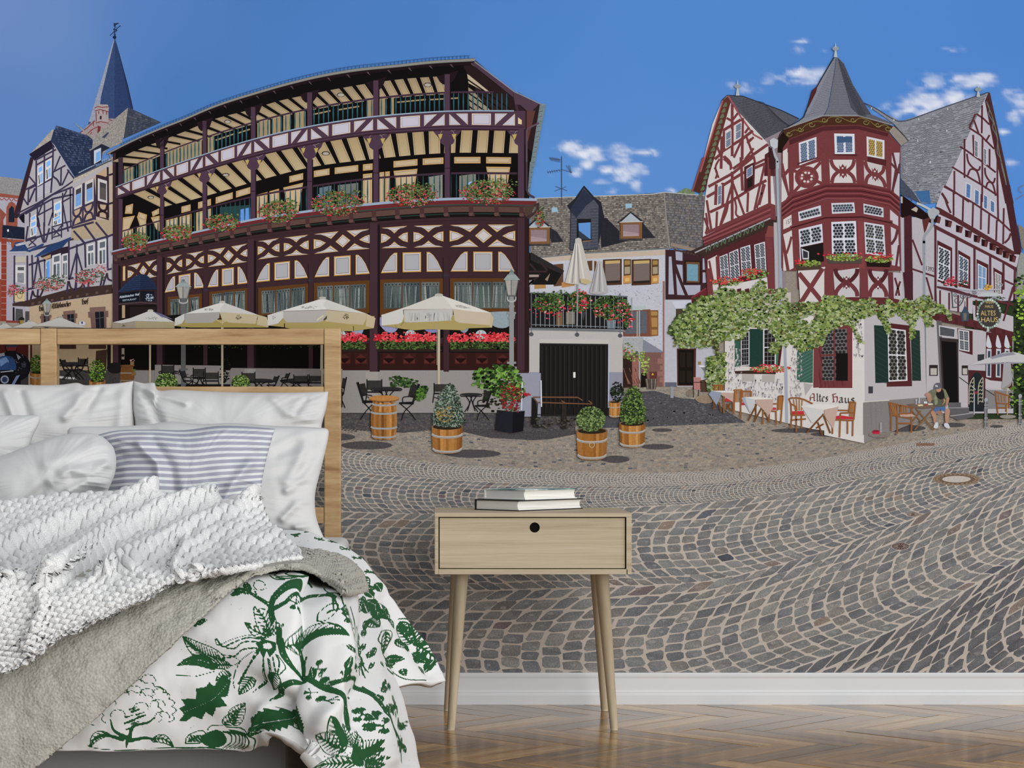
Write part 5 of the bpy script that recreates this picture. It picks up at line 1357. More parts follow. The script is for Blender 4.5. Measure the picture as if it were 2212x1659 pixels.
# turret body
p.N(Q4('330 1480 790 1300 1250 1290 1650 1390 1810 1570 1810 1800 250 1800 250 1600'), RD, .14)
p.N(Q6('180 0 1840 0 1840 640 1700 520 1300 440 800 440 340 600 180 740'), RD, .14)
p.N(Q4('330 1490 790 1310 1250 1300 1650 1400 1640 1450 1250 1350 790 1370 340 1560'), RD2, .1); p.up()
for s in ('205 0 270 0 270 220 200 300', '230 340 280 280 290 600', '180 340 270 610 240 660 180 700', '350 290 390 310 360 520'): p.P(Q6(s), PW, .04)
p.Ln(Q6('190 150 280 600'), 5, RD, 0, 1); p.P(Q4('250 1640 310 1600 310 1800 250 1800'), PW, 0, 1)
win(Q4('460 1530 695 1450 700 1740 470 1830'), 2, 1, 'cfd0d8', '3f557c', 4, .1, .05); win(Q4('930 1405 1200 1410 1205 1680 940 1690'), 2, 1, 'cfd2dc', '3c5480', 4, .12, .05); p.P(Q4('965 1450 1170 1450 1170 1520 965 1530'), '3d5578', 0, 3)
win(Q5('185 800 415 850 415 1100 190 1055'), 2, 1, 'c9cad2', 'b59a55', 4.4, .12, .05, '57482f')
p.up(4)
p.P(Q6('400 150 690 60 690 80 400 170'), RD2); p.P(Q6('920 20 1240 20 1240 50 920 40'), RD2); p.P(Q6('1390 50 1650 100 1650 190 1390 130'), RD2)
# panels under upper windows
p.P(Q6('355 240 735 120 745 440 350 560'), PW, .04); p.P(Q6('850 100 1225 100 1235 425 865 425'), PW, .04); p.P(Q6('1335 115 1640 190 1660 495 1345 430'), 'bdb7ba', .04)
p.up()
cx, cy = Q6('535 345')[0]
p.E(cx, cy, 26, 24, RD, .1); p.E(cx, cy, 17, 15.5, '86474a', .1, 1); p.Ln(Q6('350 250 760 440'), 7, RD, 0, 2); p.Ln(Q6('735 130 350 560'), 7, RD, 0, 2)
for a in range(4):
    for d in (-.35, .35): X, Y = cx + 11 * math.cos(a * 1.571 + .1 + d), cy + 10 * math.sin(a * 1.571 + .1 + d); p.E(X, Y, 2.8, 2.6, PW, 0, 3, 8)
for q in ('850 100 1225 100 1235 425 865 425', '1335 115 1640 190 1660 495 1345 430'):
    Q = Qd(Q6(q))
    for sgn in (0, 1):
        f = lambda u, v: Q(u, v if not sgn else 1 - v)
        p.Ln(smooth([f(.06, 0), f(.14, .28), f(.36, .5), f(.62, .5), f(.86, .28), f(.94, 0)]), 8, RD, .1, sgn)
        p.P([f(.36, .22), f(.42, .32), f(.5, .18), f(.58, .32), f(.64, .22), f(.62, .45), f(.38, .45)], RD, 0, 2); 
        p.E(*f(.49, .36), 2.2, 2, PW, 0, 3, 8)
p.up(4)
p.P(Q6('1730 0 1840 0 1830 250 1770 420 1740 540 1720 530'), 'b9b4bd', .04); p.P(Q6('1760 300 1840 260 1835 620 1760 560'), 'b9b4bd', .04)
p.Ln(Q6('1740 0 1790 220 1740 540'), 5, '5b3036', 0, 1); p.Ln(Q6('1840 160 1740 540'), 4.5, '5b3036', 0, 1); p.Ln(Q6('1720 150 1840 290'), 4.5, '5b3036', 0, 1)
# cornice between storeys
p.up(2); p.P(Q6('180 740 340 600 800 440 1300 440 1710 520 1840 640 1850 860 1680 760 1300 640 800 650 340 850 180 900'), '673035', .14); p.up()
for d, c, w in ((30, '4a2023', 2), (60, '8f5354', 1.6), (100, '431c20', 2.6), (135, '8a4e50', 1.6), (170, '451e22', 2.2), (205, '8d5052', 1.6)):
    p.Ln(Q6('185 %d 340 %d 805 %d 1300 %d 1700 %d 1840 %d' % (735 + d * .9, 600 + d, 440 + d, 440 + d, 520 + d, 640 + d)), w, c)
# transom and window storey
p.up(); p.P(Q6('180 900 340 850 800 655 1300 645 1690 760 1850 870 1860 1659 180 1659'), RD, .14); p.up()
p.P(Q6('205 940 320 870 325 1030 205 1080'), PW); p.P(Q6('205 1150 325 1090 350 1620 280 1659 250 1400'), PW, .04); p.P(Q6('205 1400 250 1659 205 1659'), PW, .04); p.Ln(smooth(Q6('320 1180 290 1300 250 1420')), 5, RD, 0, 1); p.Ln(Q6('205 1230 280 1659'), 5, RD, 0, 1)
p.P(Q6('1705 800 1820 900 1820 1030 1705 970'), 'bcb6be', .04); p.P(Q6('1715 1040 1790 1080 1820 1150 1840 1600 1730 1580'), 'bcb6be', .04); p.Ln(smooth(Q6('1810 1080 1780 1200 1720 1290')), 6, '5b3036', 0, 1); p.Ln(Q6('1830 1300 1790 1600'), 5, '5b3036', 0, 1); p.P(Q6('1850 900 1890 920 1895 1659 1865 1659'), 'a8a6b2', .04)
text(p, '1571', 1696.5, 486, 9.5, '40383c', -.42, .62)
p.up()
win(Q6('415 835 730 740 740 890 425 965'), 1, 1, 'c9cad4', '3b3d47', 6, .07, .03); win(Q6('880 710 1200 700 1215 845 890 860'), 1, 1, 'c9cad4', '3b4250', 6, .07, .03); win(Q6('1330 715 1610 775 1615 910 1335 860'), 1, 1, 'c4c4d0', '36343c', 6, .07, .03)
p.up(3); p.Ln(Q6('300 1045 800 890 1320 880 1740 970'), 4.6, '6f383b'); p.Ln(Q6('310 1060 800 915 1320 905 1740 990'), 3, '3e1b1e', 0, 1)
p.up(2)
win(Q6('420 1080 750 1000 765 1260 435 1330'), 2, 1, 'c9ccd8', '2c2c32', 6, .08, .04); p.P(Q6('435 1335 770 1265 775 1530 450 1560'), '1a1616', 0, 1); p.Ln(Q6('440 1330 450 1540'), 2.4, 'c2c6d4', 0, 2); p.P(Q6('460 1345 565 1390 565 1500 475 1500'), 'bdbfc8', 0, 2); p.P(Q6('480 1370 550 1400 550 1480 485 1480'), '33343a', 0, 3)
win(Q6('880 975 1225 960 1245 1460 890 1460'), 2, 2, 'd0d3de', '24252b', 6, .08, .04); win(Q6('1340 975 1620 1020 1645 1460 1360 1420'), 2, 2, 'c6c8d4', '3b3934', 6, .08, .04)
p.P(Q6('755 960 860 930 880 1659 780 1659'), RD, .14, 3); p.P(Q6('1250 960 1330 970 1350 1659 1270 1659'), '7d4042', .14, 3)
p.up(4)
# panels below the window boxes
p.P(Q2('1410 1440 1760 1390 1760 1659 1420 1659'), RD2, .1); p.P(Q3('1650 20 1990 -20 1990 480 1680 440'), PW, .04); p.P(Q8('100 -70 390 -110 390 220 120 225'), 'bcb8bc', .05); p.P(Q8('480 -80 710 -60 710 230 490 225'), 'b9b5b9', .05); p.P(Q8('760 -60 860 -50 860 250 770 230'), 'b5b1b8', .04)
p.up(); p.Ln(Q3('1660 60 1960 430'), 10, RD, .1); p.Ln(Q3('1960 0 1680 440'), 10, RD, .1)
for c0, w in (((245, 55), 120), ((595, 60), 92)):
    X, Y = Q8('%d %d' % c0)[0]; ww = w * .1953
    for sg in (-1, 1):
        p.Ln(smooth([(X - ww, Y + sg * 30), (X - ww * .9, Y + sg * 18), (X - ww * .3, Y + sg * 3), (X + ww * .3, Y + sg * 3), (X + ww * .9, Y + sg * 18), (X + ww, Y + sg * 30)]), 9, RD2 if sg < 0 else '69353a', .1, 0)
        p.P([(X - 7, Y + sg * 13), (X - 3, Y + sg * 9), (X, Y + sg * 15), (X + 3, Y + sg * 9), (X + 7, Y + sg * 13), (X + 6, Y), (X - 6, Y)], '5f2f34', 0, 1); p.E(X, Y + sg * 8, 2.2, 2.2, PW, 0, 2, 8)
p.Ln(Q8('780 0 810 100 830 200'), 4.5, '5b3036'); p.Ln(smooth(Q8('840 40 810 130 790 200')), 4.5, '5b3036')
p.up(3); p.P(Q8('0 -100 100 -110 110 260 0 290'), RD, .14); p.P(Q8('385 -110 480 -90 490 240 400 235'), RD, .14); p.P(Q8('700 -60 760 -60 770 240 715 235'), '63333a', .1); p.P(Q8('870 -60 980 -60 980 240 900 250'), '44232a', .1)
p.P(Q8('0 230 300 215 720 220 860 250 1000 300 700 400 560 390 0 450'), '5d2c30', .14)
p.P(Q3('1550 480 1700 460 2212 380 2212 520 1700 590 1600 580'), '6a3236', .14)
for k, c in ((0, '8a4b4e'), (1, '431d20'), (2, '7d4145')): p.Ln(Q3('1550 %d 1700 %d 2212 %d' % (490 + k * 35, 470 + k * 40, 400 + k * 40)), 2, c, 0, 1)
# ground floor walls
p.up(2); p.P(Q3('500 380 1560 300 1560 640 700 700 500 560'), 'b8b2ae', .1, -2); p.P(Q3('1500 480 2600 420 2600 640 1500 640'), 'b5adac', .1, -2); p.P(Q3('730 560 1500 500 1500 1659 730 1659'), 'c9c4c2', .06); p.P(Q3('1500 560 2260 500 2260 1659 1500 1659'), 'cdc9c7', .06); p.P(Q8('0 380 310 330 415 420 440 1830 0 1740'), 'cfcbc9', .06); p.P(U1('360 0 2010 0 2020 780 1400 700 1100 630 480 480'), 'cbc7c5', .06)
p.P(Q8('405 440 480 390 720 360 1100 400 1130 1330 1000 1330 440 1380'), 'b2adb2', .06, 1); p.P(Q8('1120 380 1240 420 1290 1360 1130 1330'), 'b2aeb2', .06, 1); p.P(Q8('430 1380 1000 1330 1280 1350 1280 1500 1000 1600 440 1830'), '807c7c', .12, 2); p.P(U2('140 540 480 500 940 470 960 600 500 860 140 950'), '7d7979', .12, 2); p.Ln(Q8('440 1372 720 1355'), 2, 'c4bfb8', 0, 3)
p.P(Q8('405 440 440 440 450 1830 425 1830'), 'cdc9c9', 0, 2); p.P(Q8('1000 300 1260 420 1240 480 1120 400 1000 360'), '4a2529', .1, 2); p.P(Q8('1240 130 1640 230 1640 400 1250 340'), 'b5b1b8', .06, 2); p.P(Q8('1240 340 2080 600 2080 680 1700 560 1250 480'), '54292e', .12, 3); p.P(Q8('1640 300 2090 430 2090 600 1650 480'), 'b3afb6', .05, 2); p.P(Q8('1290 530 1800 590 2090 640 2090 1500 1290 1500'), 'b0acb2', .06, 2)
p.up(4)
for k in range(9): x = 1230 + k * 105; y = 420 + k * 26; p.P(Q8('%d %d %d %d %d %d %d %d' % (x, y - 30, x + 36, y - 25, x + 36, y + 50, x, y + 40)), '4a2326')
for k in range(5): p.Ln(Q8('%d %d %d %d' % (1280 + k * 100, 140 + k * 26, 1280 + k * 100, 330 + k * 26)), 4, T2)
p.Ln(Q8('1250 100 1640 200 2090 300'), 5, T2); p.Ln(Q8('2090 100 1980 480'), 4, T2)
# ground floor windows and doors
p.up(); p.P(Q8('700 500 945 530 970 1200 700 1205'), RD2, .1); p.P(Q8('550 525 710 535 715 1160 565 1165'), '20332f', .12, 1); p.P(Q8('955 575 1055 585 1070 1140 970 1140'), '22332f', .12, 1); p.P(Q8('690 1150 970 1150 970 1190 690 1205'), '52272b', 0, 1)
for k in range(10): p.Ln(Q8('%d %d %d %d' % (560, 560 + k * 60, 705, 640 + k * 60)), .7, '2d4540', 0, 2); p.Ln(Q8('%d %d %d %d' % (965, 600 + k * 52, 1065, 660 + k * 52)), .7, '2d4540', 0, 2)
p.up(2); win(Q8('700 555 900 580 920 1140 710 1150'), 2, 2, 'cfd0d4', '2a2728', 8, .07, .035, '6d6c69')
p.P(Q3('1850 500 2260 470 2260 1480 1840 1500'), RD, .12, 1); p.P(Q8('-60 540 310 510 310 1220 -60 1220'), RD, .12, 1); win(Q8('-50 560 270 540 270 1160 -40 1160'), 2, 2, 'cdced6', '2a2827', 8, .07, .035, '66676a'); p.P(Q8('130 835 260 835 260 1140 130 1140'), '151313', 0, 5)
p.P(Q3('1635 900 1840 880 1835 1440 1635 1425'), '3a5c50', .12, 2)
for k in range(9): p.Ln(Q3('1640 %d 1830 %d' % (1100 + k * 45, 990 + k * 45)), .8, '5d8376', 0, 3)
p.up(6)
p.P(Q3('850 900 920 880 920 1230 855 1240'), '33584c', .1); p.P(Q3('920 780 1480 760 1420 1230 920 1230'), '4a2023', .1); p.P(Q3('1040 760 1210 760 1200 1240 1040 1240'), '1e3a34', .2, 1); p.P(Q3('1350 920 1420 900 1390 1270 1350 1240'), '3f6a58', .1, 1)
win(Q3('930 800 1040 790 1040 1220 930 1230'), 1, 2, 'b9b9bd', '221e1f', 0, .12); win(Q3('1210 760 1380 740 1370 1230 1210 1230'), 1, 2, 'c4c4c8', '241e1e', 0, .1)
p.up(3); p.P(Q3('850 1290 1370 1270 1370 1330 860 1325'), '3b2a24'); p.leaves((1663, 797, 46, 6), 120, 2.8, ['5d7a36', '7d964a', '46602a', '90a65c']); p.leaves((1663, 796, 46, 9), 70, 2.8, ['c2303c', 'd04450', 'ad2430'])
# shade dapples on the sunny wall
p.up()
for k in range(330):
    r = random.random()
    x, y = (random.uniform(1600, 1690), random.uniform(815, 862)) if r < .45 else ((random.uniform(1705, 1730), random.uniform(745, 860)) if r < .75 else (random.uniform(1570, 1600), random.uniform(740, 850)))
    p.P([(x, y), (x + random.uniform(2, 5), y + random.uniform(-2, 2)), (x + random.uniform(0, 3), y + random.uniform(4, 9))], random.choice(['a39ea2', '8d8990', 'b3aeb0']))
p.P(Q3('945 1330 1100 1330 1100 1420 945 1420'), 'a8a29f'); p.P(Q3('1200 1340 1360 1330 1355 1430 1195 1430'), 'a8a29f'); p.P(Q3('1720 1440 1840 1460 1740 1600'), 'a5a0a0')
for k in range(60):
    a = Q8('%f %f' % (random.uniform(310, 420), random.uniform(460, 860)))[0]; p.P([a, (a[0] + 4, a[1] + 1), (a[0] + 2, a[1] + 6)], '9a969c')
# menu boxes, door, arched gate, lantern
p.up(); p.P(Q8('1240 470 1300 480 1310 1400 1290 1390'), '5f5c5e', 0, -1)
p.P(Q8('1265 525 1450 560 1445 665 1270 645'), 'b9bac0'); p.P(Q8('1278 540 1440 572 1436 655 1280 636'), '4d5056', .2, 1); p.P(Q8('1470 560 1640 590 1640 855 1490 810'), RD2, .1); p.up(); win(Q8('1480 570 1600 590 1605 820 1492 800'), 2, 2, 'c9ccd0', '42464c', 0, .1); p.up(3)
p.P(Q8('1275 660 1480 680 1490 1420 1310 1400'), '35302f', .15); p.P(Q8('1295 700 1460 715 1480 1400 1330 1395'), '121011', 0, 1)
for q in ('1160 965 1255 965 1255 1085 1160 1085', '1520 970 1588 970 1588 1078 1520 1078'): p.P(Q8(q), '2c2525', 0, 1); Q = Qd(Q8(q)); p.P(sub(Q, .14, .3, .88, .92), 'b0aba8', .15, 2)
p.P(Q8('1695 850 1770 845 1765 915 1695 920'), '33343a', .1, 1); p.P(U2('210 325 268 325 268 415 210 415'), '3b3c42', .2, 2)
p.P(Q8('1590 1020 1780 1030 1780 1450 1590 1440'), '4a2529', .1, 1); p.P(smooth(Q8('1595 1480 1600 1180 1640 1080 1690 1045 1740 1090 1765 1200 1765 1480'), 3), '20272a', .1, 2)
for s, n in ((0, 1625), (1, 1725)):
    p.Ln(smooth(Q8('%d 1400 %d 1200 %d 1110 %d 1140 %d 1380' % (n - 25, n - 20, n + 20, n + 30, n + 28))), 1.6, 'b5ae98', 0, 3)
    for k in range(6): y = 1150 + k * 42; p.Ln(Q8('%d %d %d %d %d %d %d %d' % (n - 16, y + 16, n - 2, y, n + 12, y + 16, n + 24, y)), 1.5, 'b5ae98', 0, 3)
p.up(4); p.P(Q8('1790 600 2080 640 2080 1240 1780 1110'), RD2, .12)
for x in (1800, 1905, 2000): p.P(smooth(Q8('%d 760 %d 660 %d 640 %d 770' % (x - 8, x, x + 15, x + 52)), 3, True), 'bfc2ca', 0, 1); p.P(Q8('%d 785 %d 790 %d 1105 %d 1100' % (x - 5, x + 48, x + 45, x - 10)), 'bcc0ca', 0, 1); p.P(Q8('%d 810 %d 810 %d 1090 %d 1085' % (x + 8, x + 36, x + 34, x + 4)), '3b4552', .2, 2)
p.P(Q8('1780 1130 1990 1150 1980 1240 1780 1220'), 'b7b2b8', 0, 1); p.P(Q8('1780 1240 2080 1250 2080 1450 1780 1450'), '7f7c7e', .1, 1)
p.P(Q8('1370 1380 1510 1380 1510 1430 1600 1440 1600 1490 1650 1490 1650 1540 1480 1580 1370 1520'), '5c5a5e', .15, 2); p.Ln(Q8('1370 1440 1600 1436'), 2, '8b898c', 0, 3); p.Ln(Q8('1390 1530 1650 1495'), 2, '9a989a', 0, 3)
p.Ln(Q8('1490 1100 1600 1180'), 1.6, '222', 0, 3) if False else p.Ln(Q8('1490 1100 1600 1180'), 1.6, '222226', 0, 3)
p.Ln(Q8('1770 1230 1880 1300'), 1.6, '222226', 0, 3)
p.up(4)
p.P(Q8('1530 360 1555 300 1580 360 1600 385 1590 480 1520 485 1512 390'), '3c4a5c', .1); p.P(Q8('1535 390 1575 390 1570 470 1540 470'), '6a6560', .2, 1); p.Ln(Q8('1555 260 1555 310'), 1.4, '2c3440', 0, 1)
# left downpipe
p.up(); p.P(Q1('1060 1300 1110 1270 1165 1300 1160 1390 1120 1410 1070 1370'), 'b4bac2', .05); p.Ln(smooth(Q1('1105 1400 1130 1500 1160 1560 1165 1659')), 5, '9fa6b0'); p.Ln(Q2('1150 0 1165 600 1185 1100 1195 1659'), 5.4, '98a1ac'); p.Ln(Q3('1430 0 1440 450'), 5.4, '98a1ac'); p.Ln(Q3('1480 780 1500 1659'), 6, '98a0ac'); p.Ln(U1('1090 0 1100 630'), 6.6, '98a0aa')
p.P(Q1('1050 1380 1130 1420 1130 1659 1060 1659'), '3a2024', .1, -2)
# turret finials
for X, Y, h in ((1593, 207, 35), (1804.5, 124, 32), (2112.5, 210, 28)):
    p.P([(X - 4, Y), (X + 4, Y), (X + 1.8, Y - h * .45), (X - 1.8, Y - h * .45)], 'aab2ba', 0, 1); p.E(X, Y - h * .58, 7.2, 4.6, '8a939c', .1, 1); p.P([(X - 1.6, Y - h * .68), (X + 1.6, Y - h * .68), (X, Y - h)], 'b4bcc4', 0, 1)
p.up(2); p.Ln(smooth(Q5('2204 1420 2150 1450 2140 1490 2180 1520')), 1.2, '7a6f70'); p.Ln(smooth(Q5('2100 1600 2140 1580 2204 1540')), 1.2, '7a6f70')
p.P(Q7('2110 560 2203 620 2203 960 2160 880'), '7d776f', .4, -3); p.P(Q7('2150 960 2203 1000 2203 1659 2090 1659 2100 1180'), '8d918c', .3, -3)
# window box flowers on the turret
for q, c0 in (('370 1580 740 1540 730 1640 400 1659', '4a3a32'), ('820 1490 1300 1490 1310 1560 830 1560', '4d443e'), ('1370 1490 1720 1540 1700 1610 1380 1600', '1f1615')): p.P(Q6(q), c0, .2)
p.up()
for reg, n in (((1748, 569, 26, 7), 130), ((1823, 556, 38, 8), 200), ((1899, 560, 30, 8), 160)):
    p.leaves(reg, n, 2.6, ['6f8a3a', '8aa04a', '5a7030', '9fb060', '4a5c28'])
for reg, n in (((1727, 565, 12, 6), 20), ((1800, 549, 40, 4), 9), ((1899, 553, 30, 7), 36), ((1840, 550, 20, 5), 8)):
    p.leaves(reg, n, 2.8, ['c42838', 'd23c4c', 'b01c30'])
for reg, n in (((1570, 610, 32, 8), 110), ((1630, 592, 30, 11), 130)):
    p.leaves(reg, n, 2.6, ['5c7a3c', '7b9650', '48602e', '8fa868'])
for reg, n in (((1560, 606, 28, 9), 60), ((1622, 588, 24, 8), 50), ((1600, 602, 20, 6), 26)):
    p.leaves(reg, n, 2.6, ['c03040', 'd04550', 'a82234', 'd05040'])
# painted house name
p.up()
word(p, gly('A'), 1748, 849.5, 1.7, 1.62, .0, '7d3f42', (1.0, -1.0)); word(p, gly('ltes'), 1762.5, 849.8, 1.32, 1.70, .04, '4a4444', (1.0, -1.1)); word(p, gly('H'), 1797, 850.5, 1.75, 1.75, 0, '7d3f42', (1.1, -1.2)); word(p, gly('aus'), 1810, 852, 1.95, 1.78, .05, '4a4444', (1.1, -1.2))
p.done()
# ---- things standing in the printed square
VG = ['687f3a', '7d9048', '566a31', '8fa05c', '44552a', '9aa872', '748554', '8a9578', 'a6b088', '3a4a26', '55663c', '7a7a4a']
VD = ['3a4a26', '46572c', '2f3a20']
p = Pr('printed_grapevine', 790, 'sunlit grapevine trained along the turret house')
p.leaves(Q3('60 700 330 380 560 340 700 520 740 900 500 960 100 960 30 780'), 420, 6, VD)
p.leaves(Q3('20 780 200 530 420 350 560 340 640 480 1050 540 1350 440 1500 470 1640 640 1600 850 1500 1000 1300 800 1050 720 940 900 740 900 600 960 450 1000 250 1000 80 980 120 840'), 2300, 4.4, VG)
p.leaves(Q3('1500 560 1640 640 1800 680 1900 560 1960 360 2212 340 2260 420 2260 700 2000 820 1960 960 1860 1000 1800 900 1700 1050 1600 980 1500 880'), 1100, 4.4, VG)
p.leaves(Q8('0 200 200 220 330 270 420 240 560 230 600 320 700 230 800 300 860 230 1000 260 1080 200 1160 200 1200 280 1300 290 1390 400 1400 470 1340 400 1240 400 1180 420 1150 540 1060 420 1000 500 960 520 980 680 950 680 940 500 860 450 800 400 700 460 680 520 740 620 690 600 640 480 560 400 400 470 340 560 440 720 380 720 280 540 180 500 60 560 0 700'), 1700, 4.2, VG)
p.leaves(Q3('600 240 760 250 1000 300 1180 140 1250 180 1250 300 1120 300 1000 420 900 480 760 500 640 470'), 330, 4.2, VG)
p.leaves(Q3('580 300 900 330 1180 250 1480 260 1540 460 1300 500 620 540'), 560, 4.2, VG); p.leaves(Q3('1480 440 1960 420 1960 560 1640 640 1500 580'), 260, 4.2, VG)
p.leaves(Q3('1430 240 1500 240 1500 350 1450 360 1350 420 1300 380'), 90, 4, VG)
p.leaves(Q3('1640 900 1860 880 1900 980 1740 1050 1690 1060'), 110, 4, VG); p.leaves(Q3('1300 940 1480 880 1400 1060 1290 1090'), 130, 4, VG)
p.leaves(Q3('500 1120 740 1060 740 1440 620 1520 520 1560 490 1350'), 520, 4.2, VG + VD)
p.leaves(Q8('640 470 720 500 740 620 690 620'), 60, 4, VG); p.leaves(Q8('950 500 1010 500 1000 670 950 680'), 70, 4, VG); p.leaves(Q8('1110 430 1190 420 1200 540 1120 550'), 60, 4, VG); p.leaves(Q8('1340 380 1400 400 1400 480 1370 470'), 30, 3.6, VG)
p.NL(smooth(Q3('640 1100 620 1000 580 900 540 780')), 6, '4a3a2c', .3)
p.leaves(Q3('520 740 640 780 660 1080 600 1060'), 60, 4, VG + VD)
p.done()
p = Pr('printed_hedge', 790, 'green shrubs at the right edge of the square'); p.leaves(S('2190 600 2320 560 2320 900 2180 900 2176 760 2192 700'), 900, 5, ['2c3a20', '3c5228', '55702f', '74953a', '1c2616', '131a10']); p.leaves(S('2192 620 2320 600 2320 700 2196 690'), 140, 5, ['86a83c', '9fc04c', '6f9434']); p.done()

# hanging inn sign
p = Pr('printed_inn_sign', 860, 'oval inn sign on a wrought iron bracket')
p.Ln(Q8('1240 85 1600 140 1940 130'), 2.6, 'a9adb8'); p.Ln(Q8('1410 150 1420 330'), 2, '3c3c46'); p.Ln(smooth(Q8('1410 330 1480 320 1530 260 1540 190')), 2, '4a4a55')
for cx, cy, r in ((1470, 250, 40), (1530, 200, 36), (1600, 190, 36), (1660, 160, 26), (1450, 190, 26)): p.Ln([(1780 + (cx + r * (1 - k / 15) * math.cos(k * .7)) * .1953, 600 + (cy + r * (1 - k / 15) * math.sin(k * .7)) * .1953) for k in range(13)], 1.3, '55555f')
p.P(Q8('1690 195 1740 165 1920 165 1925 195 1890 210 1695 210'), 'b4b9be'); p.leaves((2134, 620, 8, 7), 26, 3, ['c79a4a', 'd6ae5c', 'a87c34'])
p.Ln(Q8('1920 130 1960 60'), 1.6, '9aa0ac'); p.Ln([(1780 + (1945 + 26 * math.cos(k * .6)) * .1953, 600 + (70 + 30 * math.sin(k * .6)) * .1953) for k in range(9)], 1.2, 'b4bac4')
p.leaves((2148, 646, 24, 6), 50, 2.6, ['26301f', '37452a', '8fa4a0'])
cx, cy = Q8('1820 400')[0]; p.up(); p.E(cx, cy, 26.5, 32, '55504c', .1); p.up(); p.E(cx, cy, 24.5, 30, '3e3a3a', .1); p.up()
for k in range(30):
    a = k * .2094
    if .3 < (a % 6.28) < 6.2: p.E(cx + 24.8 * math.cos(a), cy + 30.2 * math.sin(a), 2.6, 2.8, random.choice(['9fb4ae', 'b9cac4', '7f968c']), 0, k % 3, 7)
p.E(cx - 2, cy + 35, 3, 3, 'a3b8b0'); p.up(3)
text(p, 'WEIN', 2127.5, 656, 6, 'c6b070', 0, .82); text(p, 'HAUS', 2126.5, 665, 6, 'c6b070', 0, .82); text(p, 'ALTES', 2117.5, 681.5, 10.5, 'c9b272', 0, .80); text(p, 'HAUS', 2117.5, 695.8, 10.5, 'c9b272', 0, .98)
p.done()

# parasols
CRM, CRS, YEL = 'c6c3bc', 'a09b94', 'a3925e'
def parasol(T, top, bits, pole=None, cap=None, L=800, name='printed_parasol', label=None):
    p = Pr(name, L, label)
    if pole: p.N(pole, 'b3a78f', .04)
    for s, c in bits: p.N(T(s), c, .03)
    if cap: p.up().E(*cap, 'b0aca4')
    return p
p = parasol(S2, None, [('150 840 260 850 420 880 560 895 720 880 900 885 1180 895 1210 870 1530 860 1520 700 140 700', YEL), ('140 700 410 630 420 720 400 790 350 815 140 835', 'c4c2be'), ('420 640 1040 625 1035 700 1000 770 800 785 500 795 430 790', 'b5b3b0'), ('1040 625 1520 675 1500 830 1300 815 1120 800 1060 770', 'bcae9a'), ('1520 690 1550 740 1530 860 1500 850 1500 780', 'b9a988'), ('820 460 910 460 1200 560 1520 675 1300 660 1040 625 600 632 420 635 135 705 480 590', CRM), ('910 460 940 480 1200 560 1520 675 1300 660 1040 625', 'd0cdc6')],
             S2('845 790 878 790 876 1659 846 1659'), (948, 637.5, 9, 3.4), 900, label='cream parasol in front of the windows beside the street lamp')
p.N(S2('1060 575 1130 575 1270 620 1180 620 1080 600'), 'a9a7a2', .4); p.up(); p.leaves((924, 682, 7, 5), 24, 2, ['8f8d8a', '9c9a96']); p.NL(S2('380 840 420 790'), 1.2, '6f6748'); p.NL(S2('315 825 330 875'), 1, '7d7350'); p.up()
for k in range(40): x = random.uniform(440, 1000); p.Ln(S2('%f %f %f %f' % (x, 680, x + random.uniform(-20, 20), 775)), 1.6, random.choice(['a7a5a2', 'bdbbb8', '9b9997']))
p.NL(S2('833 800 838 1330'), 1, 'a39a8c'); p.done()
p = parasol(S4, None, [('270 990 500 1015 700 1060 1080 1075 1540 1075 1850 1030 1860 850 300 850', YEL), ('265 835 495 780 500 870 420 960 265 995', 'c4c3c0'), ('495 780 1155 760 1150 850 1080 930 1000 945 550 945 500 880', 'a9a5a1'), ('1150 760 1745 815 1730 900 1690 980 1500 970 1130 930', 'b7a98e'), ('1745 815 1875 880 1850 1030 1730 1000', 'b9aa8b'), ('1040 600 1135 600 1500 730 1745 815 1155 755 500 775 265 838 560 745', 'cfcdca'), ('1135 605 1500 730 1745 815 1155 755 1100 680', 'c4c2be')],
             S4('1060 960 1095 960 1090 1660 1050 1660'), (697, 644, 8, 2.8), 880, label='cream parasol to the left of the bed post')
p.leaves((748, 684, 7, 6), 40, 1.6, ['5a5442', '6b644e']); p.leaves((591, 686, 3.5, 4), 14, 1.4, ['8a887f']); p.leaves((669, 664, 17, 3.4), 40, 1.8, ['a8a6a2', '9a9894']); p.NL(S4('1000 915 1100 840'), 3, 'c9c2a0'); p.N(S4('1095 905 1150 840 1150 890 1110 915'), '4a4030'); p.NL(S4('1545 1000 1550 1070'), 1.4, '2c2820'); p.NL(S4('518 960 518 1020'), 2, '16130f'); p.done()
p = parasol(S3, None, [('800 840 1000 860 1200 860 1980 860 1980 760 820 760', '9c8c52'), ('805 745 925 685 925 760 890 810 800 840', 'c0bebb'), ('930 690 1370 665 1360 740 1270 800 930 805', '9c9894'), ('1365 665 1850 700 1820 815 1500 800 1400 770', 'b5a88c'), ('1850 700 1960 730 1980 855 1835 825', 'b6a98c'), ('1370 550 1435 550 1600 610 1850 700 1365 665 925 688 1100 630', 'cbc9c6'), ('1435 552 1600 610 1850 700 1365 665 1390 600', 'bfbdba')],
             S3('1385 800 1415 800 1412 1600 1388 1600'), (480.5, 652.5, 7, 2.6), 870, label='cream parasol in the middle behind the headboard')
p.leaves((515.5, 685.5, 6, 5), 34, 1.5, ['5c5644', '6a6350']); p.leaves((451, 669, 12, 3), 26, 1.6, ['a19f9b', '8f8d89']); p.up()
for s in ('1400 800 1320 760', '1400 800 1470 770', '1400 820 1400 770'): p.Ln(S3(s), 2, 'b8a784')
p.done()
